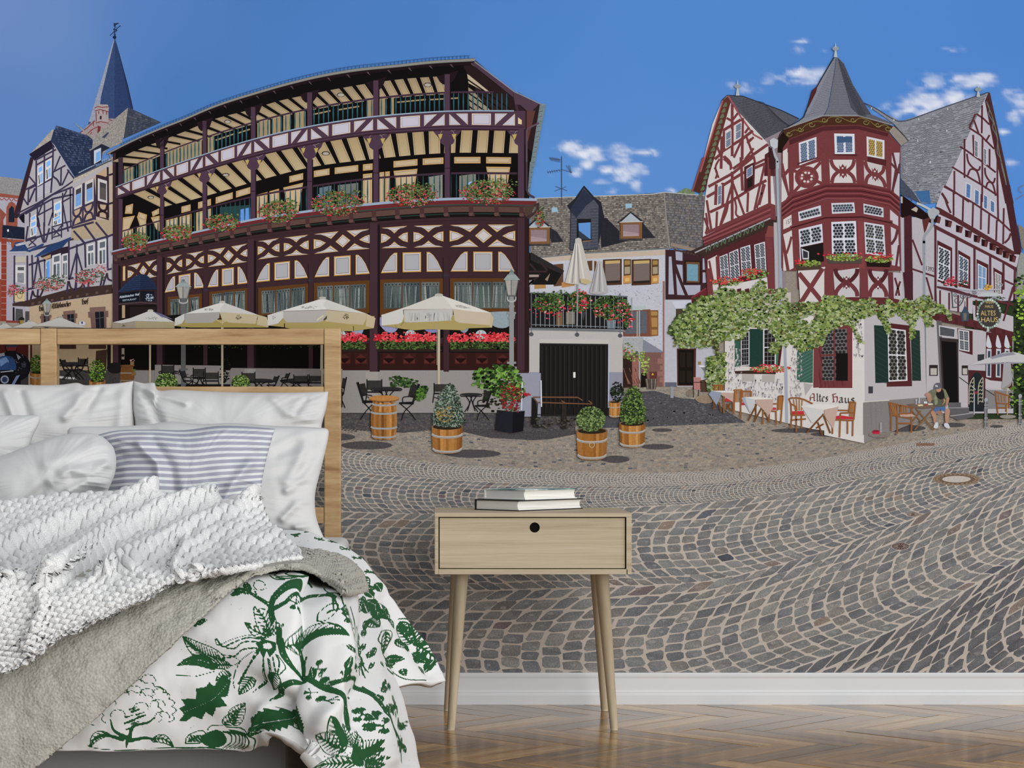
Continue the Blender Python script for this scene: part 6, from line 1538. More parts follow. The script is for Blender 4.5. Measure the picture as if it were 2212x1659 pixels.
p = parasol(S3, None, [('20 800 130 810 310 780 800 790 800 870 15 870', '94897a'), ('300 780 800 795 800 870 320 870', '9f9374'), ('470 655 525 655 650 720 800 790 310 778 130 808 20 795 250 740', 'bdbbb8'), ('525 655 640 690 790 760 640 730', '62607a')],
             S3('480 1070 505 1070 502 1550 482 1550'), (325.5, 671, 6.5, 2.4), 860, label='cream parasol beside the dark sign hood')
p.leaves((329, 688, 13, 2.6), 34, 1.5, ['8f8d89', 'a2a09c']); p.leaves((267, 703, 4, 3.6), 12, 1.4, ['4a4540']); p.N(S3('1408 0 1408 1'), 'b3a78f') if False else None
p.done()
for i, (s, cap, lb) in enumerate((('450 1560 560 1530 880 1430 930 1430 1300 1578 620 1555', (131.5, 685.6, 6, 2), 'small cream parasol third from the left edge'), ('190 1575 430 1480 480 1480 570 1520 460 1580', (65, 693.5, 5, 1.8), 'small cream parasol second from the left edge'), ('0 1545 50 1520 100 1520 190 1575 0 1600', (10, 699, 5, 1.8), 'small cream parasol at the left edge'))):
    p = Pr('printed_parasol', 840 + i * 3, lb); p.N(R3(s), 'b4b2ae', .04); p.up().E(*cap, '9c9a96'); p.done()
p = parasol(Q8, None, [('1600 965 1780 950 2230 930 2300 930 2300 945 1700 960', '8f8f98'), ('1590 968 1800 890 1990 825 2110 825 2300 880 2300 935 2010 935 1760 950', 'b9b8bc'), ('1830 880 1950 840 2080 825 2120 850 1980 870 1850 900', '868894'), ('1980 940 2060 940 2080 1140 2040 1180 1960 1230 1965 1150', '9c9aa0')],
             Q8('2008 940 2022 940 2026 1520 2018 1520'), None, 880, label='pale parasol at the right edge')
p.N(Q8('1960 1230 2040 1180 2080 1140 2060 1190 2000 1240'), '8a8478'); p.up().E(2176, 900, 17.5, 4.4, '8a847c', .2); p.done()

# street lamps
def lamp(X, yt, hh, hw, ybase, lab, pole='8a8a8c', L=910):
    p = Pr('printed_street_lamp', L, lab)
    p.R(X - hw * .28, yt + hh, X + hw * .28, ybase, pole, .05)
    for f, w in ((.05, .5), (.12, .36), (.2, .52), (.26, .4), (.8, .55), (.86, .62)):
        y = yt + hh + (ybase - yt - hh) * f; p.R(X - hw * w, y - hh * .05, X + hw * w, y + hh * .03, pole, 0, 1)
    p.up(2); p.P([(X - hw * .86, yt + hh * .34), (X + hw * .86, yt + hh * .34), (X + hw * .5, yt + hh), (X - hw * .5, yt + hh)], '5d5d60', .1); p.P([(X - hw * .74, yt + hh * .37), (X - hw * .1, yt + hh * .37), (X - hw * .1, yt + hh * .94), (X - hw * .42, yt + hh * .94)], 'a19d94', .15, 1); p.P([(X + hw * .74, yt + hh * .37), (X, yt + hh * .37), (X, yt + hh * .94), (X + hw * .42, yt + hh * .94)], '918f8c', .15, 1)
    p.up(2); p.P([(X - hw, yt + hh * .36), (X - hw * .45, yt + hh * .14), (X + hw * .45, yt + hh * .14), (X + hw, yt + hh * .36)], '8f9a9a', .1); p.P([(X - hw * .4, yt + hh * .16), (X + hw * .4, yt + hh * .16), (X + hw * .2, yt + hh * .04), (X - hw * .2, yt + hh * .04)], '7e8a8c', 0, 1); p.E(X, yt + hh * .02, hw * .2, hh * .06, '6a7478', 0, 1, 10)
    p.Ln(smooth([(X - hw * .5, yt + hh), (X - hw * .45, yt + hh * 1.14), (X, yt + hh * 1.2), (X + hw * .45, yt + hh * 1.14), (X + hw * .5, yt + hh)]), hw * .14, 'a7a9aa', 0, 1)
    p.done()
lamp(1105, 585, 56, 18, 820, 'tall grey street lamp by the garage')
lamp(396.5, 605, 42, 18, 836, 'grey street lamp beside the sign hood', '5e5e60', 855)
lamp(102, 646, 30, 11, 710, 'small street lamp on the left house', '4c4848', 835)
p = Pr('printed_wall_lantern', 835); p.E(47.5, 690, 6, 5, '23201f'); p.up(); p.P(S('43 692 52 692 50 701 45 701'), '8f7c3a'); p.done()

# wooden tubs
WD = ['a87440', 'b98349', '97642f', 'c08d55', '8b5a2a', 'ad7a42']
def tub(x0, x1, y0, y1, lab, bush=None, leafpal=None, hoops=(.32, .93), L=920, n=700, sz=2.6, ring=False):
    p = Pr('printed_tub_planter', L, lab)
    W = x1 - x0; cx = (x0 + x1) / 2; ry = W * .11
    m = 11
    for i in range(m):
        a, b = -1 + 2 * i / m, -1 + 2 * (i + 1) / m
        e = lambda t: ry * math.sqrt(max(0, 1 - t * t))
        tp = lambda t: (cx + t * W / 2, y0 + e(t)); bt = lambda t: (cx + t * W / 2 * .92, y1 - ry + e(t))
        p.P([tp(a), tp(b), bt(b), bt(a)], mixc(random.choice(WD), '5a3514', max(0, abs(a + .1) - .35) * .6), .2)
    p.up(2); p.E(cx, y0, W / 2, ry, '6d5a48', .2); p.up().E(cx, y0 + 1, W / 2 - 3, ry - 1.2, '2b2219', .3); p.up()
    for h in hoops:
        w = W / 2 * (1 - .08 * h); y = y0 + (y1 - ry - y0) * h
        pts = [(cx + t * w, y + ry * math.sqrt(max(0, 1 - t * t))) for t in np.linspace(-1, 1, 13)]
        p.Ln(pts, W * .075, '93918e', .15); p.Ln([(a, b - W * .02) for a, b in pts], W * .02, 'b9b7b4', 0, 1)
    p.up(2)
    if ring: p.Ln([(cx + 5.5 * math.cos(k * .5), y0 + W * .46 + 6 * math.sin(k * .5)) for k in range(14)], 1.4, 'b5a68c')
    if bush:
        for reg, c, k in bush: p.leaves(reg, int(n * k), sz, c)
    p.done()
BX = ['3b4a2c', '4d5f38', '63784a', '2b3722', '7b8f5e', '22301c', '8a9a70']
BXb = ['3d4c40', '55665a', '6f8074', '2c382f', '88978a', '4a5a46', '222c24', '9aa596']
tub(932, 1000, 921, 980, 'tall blue-green box tree in a wooden tub beside the barrel', [(S('934 915 940 880 950 850 965 830 980 832 990 850 998 880 1005 912 990 920 950 920'), ['2b352b', '3a4638'], .5), (S('934 915 938 880 950 850 965 830 980 832 990 850 998 880 1005 912 990 922 950 922'), BXb, 1.25), ((962, 895, 20, 18), ['9c7a3c', 'b08a48', '7d6834'], .07)], L=940, n=800)
tub(1245, 1312, 930, 994, 'round green box bush in a wooden tub with an iron ring', [((1276, 906, 30, 26), ['2c3a22', '3a4a2a'], .4), ((1276, 905, 31, 27), ['4c6034', '5e7542', '748b54', '3a4a28', '899d66', '2a361f'], 1.0)], L=940, n=720, ring=True)
tub(1337, 1394, 914, 967, 'tall green box tree in a wooden tub right of the round bush', [(S('1340 900 1345 865 1358 840 1372 832 1385 850 1392 880 1395 905 1380 915 1350 915'), ['24301c', '32421f'], .5), (S('1338 905 1343 865 1357 838 1372 831 1386 850 1394 880 1395 908 1380 916 1350 916'), ['3b5228', '4e6a34', '2c3e1f', '65803f', '7c9050', '1e2b17'], 1.1)], L=938, n=700)
tub(1315, 1340, 868, 902, 'dark box bush in a tub in front of the garage wall', [((1333, 847, 14, 22), ['141a12', '1f281a', '2b3822', '10150e'], .5)], L=930, n=400, sz=2.4)
tub(193, 229, 822, 860, 'bright green box bush in a tub behind the headboard', [((210, 802, 19, 24), ['2c3f18', '3f5a20', '587a2c', '73993a', '1d2a10', '8ab04c'], .7)], L=930, n=520, sz=2.2)
tub(65, 100, 804, 836, 'green box bush in a tub next to the motorcycle', [((80, 787, 14, 20), ['2c3f18', '3f5a20', '4f702a', '1d2a10', '6b9038'], .6)], L=930, n=420, sz=2.2)
for reg, lb in (((360, 829, 25, 23), 'round box bush left of the lamp post behind the bed'), ((520, 830, 20, 20), 'round box bush right of the lamp post behind the bed')):
    p = Pr('printed_box_bush', 930, lb); p.leaves((reg[0], reg[1] + 2, reg[2] * .97, reg[3] * .95), 160, 3.2, ['1d2a12', '28381a']); p.leaves(reg, 420, 2.2, ['4a6228', '6b8840', '88a558', '34481c', '9db56c', '223014']); p.done()

# barrel table
p = Pr('printed_barrel_table', 935, 'wooden barrel with a round table top')
def brl(y): return 24 + 4.5 * math.sin(max(0, min(1, (y - 865) / 85)) * math.pi)
cx = 829.5
for i in range(10):
    a, b = -1 + i * .2, -.8 + i * .2; ys = np.linspace(866, 946, 9)
    for y, z in zip(ys[:-1], ys[1:]):
        e = lambda t: 4 * math.sqrt(max(0, 1 - t * t)); p.P([(cx + a * brl(y), y + e(a)), (cx + b * brl(y), y + e(b)), (cx + b * brl(z), z + e(b)), (cx + a * brl(z), z + e(a))], mixc(WD[(i * 7) % 6], '4a2a10', (max(0, abs(a) - .4) * .7 + (.35 if -.45 < a < .1 and y > 880 else 0))), .25)
p.up(2)
for y in (872, 890, 922, 941):
    pts = [(cx + t * (brl(y) + .6), y + 4 * math.sqrt(max(0, 1 - t * t))) for t in np.linspace(-1, 1, 11)]; p.Ln(pts, 4, '97999c', .15)
p.up(); p.E(cx, 862, 33, 6.6, '8a5c2c', .2); p.up(); p.E(cx, 860, 33, 6, 'b07c44', .2); p.done()
p = Pr('printed_barrel_table', 928, 'dark barrel table in the shade behind the headboard'); p.P(S('262 792 288 792 291 815 286 832 265 832 260 815'), '6d4726', .25); p.up(); p.Ln(S('261 806 290 806'), 2, '8f8a82'); p.Ln(S('261 822 290 822'), 2, '7d7870'); p.E(276, 790, 16, 2, '6b4a2c'); p.P(S('282 781 290 781 290 790 282 790'), '8a6a48'); p.leaves((286, 778, 5, 4), 16, 1.6, ['a0707a', 'b88a90', '5a4a40']); p.leaves((289, 800, 5, 4), 16, 1.6, ['4a6028', '60782f']); p.P(S('284 804 294 804 294 811 284 811'), '7a5c36'); p.done()

# dark square planter, hydrangea, steel frames
p = Pr('printed_square_planter', 935, 'black square planter with red flowers')
p.P(S5('1630 670 1790 690 1780 900 1610 870'), '1f2028', .15); p.P(S5('1790 690 1905 680 1890 880 1780 900'), '14141a', .15); p.up(); p.leaves(S5('1700 680 1840 690 1900 500 1860 400 1760 350 1670 420 1650 560'), 260, 2.6, ['2c3a22', '3a4c2a', '1d2616', '54633c', '7d2a30']); p.leaves((1103, 858, 24, 30), 80, 3, ['8f1d26', 'a8242e', '741620']); p.leaves((1138, 851, 9, 5), 14, 3, ['9c1f28', 'b02a34']); p.done()
p = Pr('printed_hydrangea', 925, 'large green hydrangea by the street lamp'); p.leaves(S5('1400 300 1500 240 1620 220 1740 230 1800 250 1860 330 1900 430 1880 580 1650 560 1560 480 1450 440 1390 420'), 420, 6, ['2f4a20', '3c5c26', '4f7530', '24381a', '658c3c', '1c2a14', '7ba34a']); p.leaves((1070, 850, 30, 40), 60, 4, ['161c12', '202a18']); p.done()
p = Pr('printed_shrub', 918, 'leafy shrub on the plinth behind the cafe table'); p.leaves(S5('560 350 640 330 740 360 840 380 850 440 940 440 930 520 840 560 760 440 580 440'), 190, 4.4, ['26391c', '34502a', '1b2914', '4c6c36']); p.leaves((905, 853, 14, 14), 60, 4, ['3b5c26', '547a34', '22361a']); p.done()
p = Pr('printed_steel_trellis', 930, 'dark steel bench frames in front of the garage')
for s in ('60 410 110 470 740 490', '110 410 570 415 625 450', '60 410 560 412', '380 450 430 480', '690 450 740 490'): p.Ln(S8(s), 2.6, '6d4c38')
for s in ('75 470 75 760', '110 480 100 700', '405 490 405 770', '430 490 425 770', '730 495 730 640', '530 500 530 620', '110 610 740 620', '200 490 200 610', '300 490 300 620'): p.Ln(S8(s), 4 if '770' in s or '760' in s else 2, '26211f')
p.P(S8('45 410 100 470 100 740 40 720'), '1d1918', .1); p.P(S8('385 490 440 490 440 775 385 775'), '2b2624', .1)
p.Ln(S8('150 220 155 520'), 3, 'c2c6d0'); p.Ln(S('1128 826 1126 886'), 3, 'c0c4ce'); p.leaves(S8('100 640 540 650 540 760 60 760'), 90, 3, ['302c26', '423d34', '221f1b', '5a5448']); p.done()

# black cafe furniture
IR = '191719'
def table(cx, y, r, h, name='printed_cafe_table', L=922, lab=None):
    p = Pr(name, L, lab); p.E(cx, y, r, r * .13, '2b292b', .1); p.Ln([(cx - r, y + 1), (cx - r * .9, y + 4), (cx + r * .9, y + 4), (cx + r, y + 1)], 2, IR)
    for s in (-1, 1):
        p.Ln(smooth([(cx + s * r * .5, y + 3), (cx + s * r * .15, y + h * .5), (cx + s * r * .6, y + h)]), 2, IR); p.Ln([(cx + s * r * .1, y + 2), (cx - s * r * .35, y + h * .95)], 1.8, IR)
    p.done()
def chair(x, y, w, h, f, name='printed_cafe_chair', L=924, c=IR, lab=None):
    """dark folding garden chair; f = -1 back to the left, 1 to the right, 0 seen from behind"""
    p = Pr(name, L, lab)
    if f == 0:
        p.P([(x, y), (x + w, y), (x + w * .96, y + h * .4), (x + w * .04, y + h * .4)], mixc(c, '6a665c', .35), .25); p.up()
        for a in (0, w): p.Ln([(x + a, y - 3), (x + a, y + h * .45), (x + a + (3 if a else -3), y + h)], 2, c)
        p.Ln([(x, y + h * .5), (x + w, y + h * .5)], 3, c); p.Ln([(x, y + h * .7), (x + w, y + h)], 1.6, c)
    else:
        a = (lambda t: x + w * t) if f < 0 else (lambda t: x + w * (1 - t))
        p.P([(a(0), y), (a(.12), y - 1), (a(.36), y + h * .48), (a(.28), y + h * .5)], c, .1); p.P([(a(.12), y + h * .05), (a(.42), y + h * .02), (a(.55), y + h * .34), (a(.3), y + h * .38)], mixc(c, '3a3836', .5), .3); p.P([(a(.28), y + h * .48), (a(.95), y + h * .5), (a(.95), y + h * .55), (a(.3), y + h * .56)], c); p.up()
        for q in ([(a(.3), y + h * .52), (a(.7), y + h * .75), (a(.85), y + h)], [(a(.9), y + h * .54), (a(.5), y + h * .76), (a(.2), y + h)], [(a(.2), y + h * .34), (a(.75), y + h * .36), (a(.78), y + h * .52)]): p.Ln(smooth(q), 2, c)
    p.done()
table(835, 840, 34, 40, lab='round black cafe table behind the barrel'); table(1018, 852, 24, 38, lab='round black cafe table behind the tall box tree')
chair(770, 826, 44, 80, -1, lab='black garden chair left of the barrel'); chair(793, 822, 32, 50, 0, L=920, lab='black garden chair behind the table'); chair(860, 830, 48, 78, 1, lab='black garden chair right of the barrel'); chair(1024, 842, 40, 66, 1); chair(938, 830, 34, 40, 0, L=918); chair(728, 815, 22, 66, 1, lab='black garden chair beside the bed post')
for a in ((128, 776, 34, 44, -1), (158, 776, 30, 44, 1), (170, 775, 20, 30, 0), (350, 790, 26, 34, 0), (386, 800, 34, 44, -1), (418, 797, 26, 40, 0), (440, 805, 32, 36, 0), (523, 806, 28, 40, 0), (575, 812, 30, 38, 1), (604, 806, 24, 30, 1), (635, 812, 30, 30, 0), (668, 812, 30, 30, 0)): chair(*a, L=915)
table(156, 786, 30, 34, L=913); table(365, 803, 22, 28, L=913); table(432, 811, 20, 22, L=913); table(560, 822, 32, 20, L=913); table(640, 822, 34, 18, L=913)
p = Pr('printed_shaded_terrace', 800, 'dark shaded terrace seen through the headboard')
p.P(S('60 744 244 744 244 800 60 800'), 'a08c70', .1); p.P(S('125 744 165 744 165 754 125 754'), '3a2622'); p.P(S('192 744 230 744 230 754 192 754'), '3a2622'); p.P(S('0 744 70 744 70 790 0 790'), '4a1f1c', .2); p.P(S('0 800 260 800 260 880 0 880'), '3f3c3c', .4); p.P(S('125 812 165 816 165 820 125 817'), 'c9c8c6'); p.P(S('208 758 232 755 230 800 206 800'), '3c2c22', .2); p.P(S('232 744 240 744 240 800 232 800'), '1a1614'); p.P(S('240 830 740 830 740 880 240 880'), '1c191a', .4)
p.P(S('335 788 480 790 480 830 335 830'), '86817e', .08); p.P(S('498 795 740 797 740 840 498 840'), '817c7a', .08); p.P(S('528 797 552 797 552 812 528 812'), '9a9592'); p.leaves((486, 800, 12, 28), 70, 3, ['141a10', '1f2816', '0e120b']); p.E(249, 795, 18, 12, '1b1919'); p.done()
for x in (64, 127, 696): 
    p = Pr('printed_parasol_pole', 925); p.R(x - 2, 744, x + 2, 840, 'a39a86'); p.done()

# motorcyclist behind the bed
p = Pr('printed_motorcyclist', 930, 'person in a black helmet on a blue motorcycle')
p.E(25, 752, 13, 16, '121014'); p.up(); p.P(S('14 750 37 750 35 758 16 758'), '6a2a2c'); p.P(S('14 744 38 743 38 750 14 750'), '2a3040'); p.P(smooth(S('-10 772 10 762 40 762 62 776 66 800 50 820 -10 830'), 3, True), '17161c', .2); p.up(); p.P(S('0 764 10 762 12 772 2 776'), '8a8c98'); p.P(S('36 764 46 772 40 778'), '8a8c98'); p.up()
p.P(smooth(S('-6 792 0 772 16 769 30 774 36 796 24 803 0 803'), 3, True), '2c4674', .2); p.up(); p.P(S('0 776 14 771 20 780 2 792'), '6a86b4', .2); p.P(smooth(S('-10 804 30 800 44 812 40 840 -10 840'), 3, True), '14141a', .2); p.up(2); p.Ln(S('2 804 30 801'), 2, 'a4a8b4'); p.E(11, 820, 9, 9, '8d93a4', .3); p.E(11, 820, 6, 6, '2c3550', .2, 1); p.P(S('36 812 44 810 30 834 24 834'), '7a86a8'); p.P(S('44 792 62 796 60 808 46 808'), '1b1b22'); p.P(S('46 784 58 784 56 796 48 794'), '3a3a44'); p.leaves((40, 785, 24, 22), 26, 2, ['7a7c88', '2b2b33', '4a4c58']); p.done()

# tables and chairs by the turret house
WC = '8a5730'; WC2 = 'a06c3c'; CU = 'b52f38'
def wtable(top, drape, legs, L, lab):
    p = Pr('printed_dining_table', L, lab)
    for s in legs: p.Ln(U1(s), 3.4, '6d4526')
    for s, c in drape: p.N(U1(s), c, .04)
    p.N(U1(top), 'd3d0cd', .03); p.done()
def wchair(segs, cush, slats, L, lab, w=3.2, T=U1):
    p = Pr('printed_garden_chair', L, lab)
    for s in slats: p.Ln(T(s), 2.2, WC2)
    if cush: p.up(); p.P(T(cush), CU, .05)
    p.up()
    for s in segs: p.Ln(T(s), w, WC)
    p.done()
wchair(['225 180 335 180', '230 180 230 245', '335 180 335 245'], None, ['250 185 250 240', '275 185 275 240', '300 185 300 240', '318 185 318 240'], 920, 'wooden garden chair behind the farthest white table')
wtable('200 245 330 242 470 250 465 270 325 265', [('200 245 325 262 300 330 260 415 170 285', '8a92a6'), ('325 262 465 270 460 380 310 290', 'b59c92')], ['230 360 230 470', '290 380 320 500', '380 400 440 490', '430 390 380 470'], 922, 'white clothed table farthest left by the turret house')
wchair(['475 230 470 490', '565 230 560 400', '350 310 350 510', '345 305 460 325', '460 390 465 525'], '365 335 465 345 460 375 365 370', ['490 235 488 380', '510 232 508 380', '530 230 530 380', '548 230 548 390', '480 232 565 228'], 924, 'wooden chair with red cushion at the farthest table')
wchair(['550 250 550 580', '675 250 675 320', '530 340 560 370', '550 250 675 250'], '555 385 600 390 600 415 560 415', ['580 255 580 320', '605 255 605 320', '630 255 630 320', '655 255 655 320'], 926, 'wooden chair with its back against the middle table')
wtable('590 320 730 315 940 335 920 345 725 350', [('585 320 725 345 700 420 665 515 560 335', '9aa0ae'), ('725 345 940 338 935 450 880 540 790 440 730 385', 'b59c93'), ('600 325 725 348 690 440 660 500', 'b9bcc0')], ['640 600 740 410', '710 615 800 450', '730 400 730 560', '830 500 900 620'], 928, 'white clothed table in the middle by the turret house')
wchair(['1000 310 990 480', '1055 305 1025 640', '815 395 815 645', '810 400 980 400', '970 480 975 650', '890 500 890 620', '1000 310 1058 305', '815 480 980 490'], '840 440 970 445 975 470 840 470', ['1010 315 1000 470', '1025 312 1012 470', '1040 310 1025 470'], 930, 'wooden armchair with red cushion right of the middle table')
p = None
wchair(['1125 340 1160 330 1240 330 1310 350 1410 400', '1125 340 1150 400 1210 430 1215 735', '1160 540 1145 700', '1275 540 1275 690', '1150 400 1155 540', '1155 535 1320 535', '1150 595 1330 580'], '1150 490 1300 485 1310 525 1160 530', ['1180 345 1200 470', '1215 340 1225 480', '1250 340 1250 480', '1285 345 1275 480'], 932, 'round-backed wooden armchair with red cushion left of the nearest table')
wtable('1275 425 1440 400 1600 405 1720 430 1690 440 1545 470 1400 450', [('1270 425 1550 468 1520 530 1430 620 1395 625', 'c4c4c2'), ('1545 468 1720 430 1700 500 1655 700 1560 560', 'b79e94')], ['1340 745 1540 520', '1470 620 1525 775', '1540 540 1620 750', '1450 690 1540 640'], 936, 'white clothed table nearest to the painted house name')
wchair(['1855 380 1840 500', '1920 385 1900 590', '1650 475 1830 480', '1740 510 1915 505', '1650 480 1645 760', '1740 510 1730 800', '1890 590 1885 785', '1825 600 1825 760', '1655 590 1900 600', '1850 378 1925 385'], '1660 545 1760 540 1890 560 1890 585 1680 580', ['1862 385 1850 550', '1880 387 1866 560', '1898 388 1882 560'], 938, 'wooden armchair with red cushion right of the nearest table')
wchair(['470 530 500 540 600 565 790 600', '480 540 500 720 500 900', '575 560 580 935', '765 600 760 920', '620 570 620 660', '500 690 770 740', '580 800 760 800', '600 680 770 670'], None, ['500 550 530 690', '520 555 550 690', '545 560 565 690', '640 580 640 660', '670 585 670 660', '700 590 700 660'], 940, 'wooden armchair facing the seated person', 3.2, U2)
p = Pr('printed_cushion', 942); p.P(U2('605 680 740 665 820 710 740 715 620 720'), 'b59a90', .3); p.done()
p = Pr('printed_folding_table', 944, 'wooden folding table laid for a meal')
for s in ('820 610 1050 885', '1050 600 800 885', '770 640 900 800', '880 640 780 770'): p.Ln(U2(s), 3, '7a5a3c')
p.up(); p.P(U2('700 555 860 540 1080 575 1070 600 900 612 790 600'), '6d5c50', .15); p.up(); p.P(U2('840 560 900 555 915 575 850 580'), 'd6c9a0'); p.P(U2('920 520 960 520 960 545 920 545'), 'd0d2d6'); p.P(U2('970 545 1030 545 1040 560 980 565'), 'cfc4a8', .3); p.P(U2('930 560 965 562 960 575 930 572'), 'b03030'); p.P(U2('810 490 835 490 828 530 835 555 812 555 818 530'), 'a9b0b8'); p.P(U2('855 470 868 470 872 545 848 545'), 'aab2ba'); p.done()
# seated person
p = Pr('printed_person', 948, 'person in a cap and black and olive shirt seated at the folding table')
p.P(U2('1060 590 1190 580 1210 640 1200 650 1120 620 1080 690 1050 640'), '4a6a9c', .25); p.up()
p.P(smooth(U2('1010 660 1050 640 1080 700 1070 790 1050 790 1040 740'), 3, True), 'a9826c', .1); p.P(smooth(U2('1200 620 1250 620 1250 680 1230 790 1200 790 1190 700'), 3, True), 'ab846e', .1); p.P(smooth(U2('1070 650 1130 640 1160 660 1110 690'), 3, True), '94705e', .1)
p.P(smooth(U2('1050 830 1070 790 1100 790 1105 840 1080 865 1045 855'), 3, True), 'c4c6d0', .15); p.P(smooth(U2('1185 800 1225 795 1255 850 1250 862 1210 860 1180 830'), 3, True), 'c4c6d0', .15)
p.up(); p.P(smooth(U2('1080 400 1140 360 1190 370 1240 470 1200 480 1210 560 1150 590 1060 580 1020 520 1010 440'), 3, True), '55574a', .2); p.P(smooth(U2('980 400 1050 360 1080 400 1060 470 1040 500 1000 480'), 3, True), '6d6e5c', .2, 1); p.P(smooth(U2('1080 400 1140 360 1175 390 1180 480 1120 490 1085 450'), 3, True), '232123', .1, 2); p.P(U2('1160 350 1200 370 1245 470 1200 485'), '77785f', .1, 2); p.up(3)
p.P(smooth(U2('1210 480 1245 470 1240 520 1215 580 1195 590 1205 540'), 3, True), 'a9826c', .1); p.P(smooth(U2('935 430 970 405 1010 430 1020 500 1000 530 970 510 960 470'), 3, True), 'a87f6e', .25); p.P(smooth(U2('1075 350 1100 345 1135 340 1140 380 1110 400 1085 390'), 3, True), 'b3836c', .1); p.up(); p.P(smooth(U2('1045 350 1060 300 1090 280 1130 285 1142 330 1140 345 1100 360 1060 362'), 3, True), '5a5d68', .2); p.up(); p.P(U2('1065 305 1100 315 1100 335 1065 328'), 'b4b6bc'); p.P(U2('1170 480 1200 500 1190 530 1150 570 1180 520'), 'b38a5c'); p.up(); p.P(smooth(U2('1060 440 1090 470 1100 540 1060 560'), 3, True), '83856f', .3); p.done()
p = Pr('printed_cafe_sign_post', 940); p.Ln(U2('1568 400 1565 690'), 2.4, 'a4a6b0'); p.P(U2('1570 390 1605 390 1600 425 1572 425'), '8f2a3c'); p.P(U2('1535 320 1585 360 1585 375 1540 335'), 'b4b6bc'); p.done()
for s in ((2129, 860), (2202.5, 852)):
    p = Pr('printed_bollard', 945, 'grey iron bollard at the edge of the square'); x, y = s
    p.R(x - 3.2, y + 6, x + 3.2, y + 64, '7a7c82', .1); p.R(x + .5, y + 6, x + 3.2, y + 64, '5d5f66', .1, 1); p.E(x, y + 4, 4, 5, '9a9ca2', 0, 1, 10)
    for q in (14, 20, 42, 50, 62): p.R(x - 4, y + q, x + 4, y + q + 2.2, '8f9198', 0, 2)
    p.done()
wchair(['1830 390 1860 400 2020 450', '1840 400 1870 690', '1850 540 2000 550', '2010 450 2010 600', '1870 600 1990 600', '1980 560 1975 650'], None, ['1880 420 1890 520', '1920 430 1925 520', '1960 440 1962 520'], 884, 'wooden armchair under the pale parasol', 3, U2)
p = Pr('printed_parasol_foot', 940, 'stone parasol foot with a red bowl at the house corner'); p.E(1899, 939, 23.5, 6.5, '7a746e', .3); p.R(1900, 913, 1904, 936, '9a98a0'); p.up(); p.P(U2('262 900 275 888 340 888 352 905 350 938 262 936'), 'b02840', .1); p.up(); p.E(1891.5, 931, 7, 2, '7d1c30'); p.done()
# ------------------------------------------------------------------ bed
def crm(P, t):
    """catmull-rom along axis 0 of P at parameters t in [0, n-1]"""
    n = P.shape[0]
    i = np.clip(np.floor(t).astype(int), 0, n - 2); f = (t - i)[:, None, None]
    g = lambda k: P[np.clip(k, 0, n - 1)]
    a, b, c, d = g(i - 1), g(i), g(i + 1), g(i + 2)
    a = np.where((i == 0)[:, None, None], 2 * b - c, a); d = np.where((i == n - 2)[:, None, None], 2 * c - b, d)
    return 0.5 * (2 * b + (c - a) * f + (2 * a - 5 * b + 4 * c - d) * f ** 2 + (3 * b - a - 3 * c + d) * f ** 3)
def net(C, nv, nu):
    C = np.asarray(C, float)
    Q = crm(C, np.linspace(0, C.shape[0] - 1, nv))
    Q = crm(Q.transpose(1, 0, 2), np.linspace(0, C.shape[1] - 1, nu)).transpose(1, 0, 2)
    return Q                       # nv, nu, 3  (photo px, photo py, depth)
def to_world(Q):
    x, y, z = px(Q[..., 0], Q[..., 1], Q[..., 2])
    return np.stack([x, y, z], -1)
def normals(Wd):
    du = np.gradient(Wd, axis=1); dv = np.gradient(Wd, axis=0)
    n = np.cross(dv, du); n /= np.linalg.norm(n, axis=-1, keepdims=True) + 1e-12
    return n
def grid_faces(nv, nu, off=0, flip=False):
    i = (np.arange(nv - 1)[:, None] * nu + np.arange(nu - 1)[None]).ravel() + off
    q = np.stack([i, i + 1, i + nu + 1, i + nu], 1)
    return q[:, ::-1] if flip else q
def grid_mesh(name, Wd, m, thick=0.0, attr=None):
    """surface, with a second skin behind it and closed rims when thick > 0"""
    nv, nu = Wd.shape[:2]
    V = Wd.reshape(-1, 3); F = [grid_faces(nv, nu)]
    if thick:
        B = (Wd - normals(Wd) * thick).reshape(-1, 3); k = len(V)
        V = np.concatenate([V, B]); F.append(grid_faces(nv, nu, k, True))
        rim = np.concatenate([np.arange(nu), np.arange(1, nv) * nu + nu - 1, (nv - 1) * nu + np.arange(nu - 2, -1, -1), np.arange(nv - 2, 0, -1) * nu])
        r2 = np.roll(rim, -1); F.append(np.stack([r2, rim, rim + k, r2 + k], 1))
    F = np.concatenate(F)
    me = bpy.data.meshes.new(name)
    me.vertices.add(len(V)); me.vertices.foreach_set('co', V.astype(np.float32).ravel())
    me.loops.add(len(F) * 4); me.loops.foreach_set('vertex_index', F.astype(np.int32).ravel())
    me.polygons.add(len(F)); me.polygons.foreach_set('loop_start', np.arange(0, len(F) * 4, 4, dtype=np.int32))
    try: me.polygons.foreach_set('loop_total', np.full(len(F), 4, np.int32))
    except Exception: pass
    me.update(calc_edges=True); me.validate()
    me.polygons.foreach_set('use_smooth', [True] * len(me.polygons))
    for an, av in (attr or {}).items():
        a = me.attributes.new(an, 'FLOAT', 'POINT')
        av = av.ravel(); av = np.concatenate([av, av]) if thick else av
        a.data.foreach_set('value', av.astype(np.float32))
    me.materials.append(m)
    return me

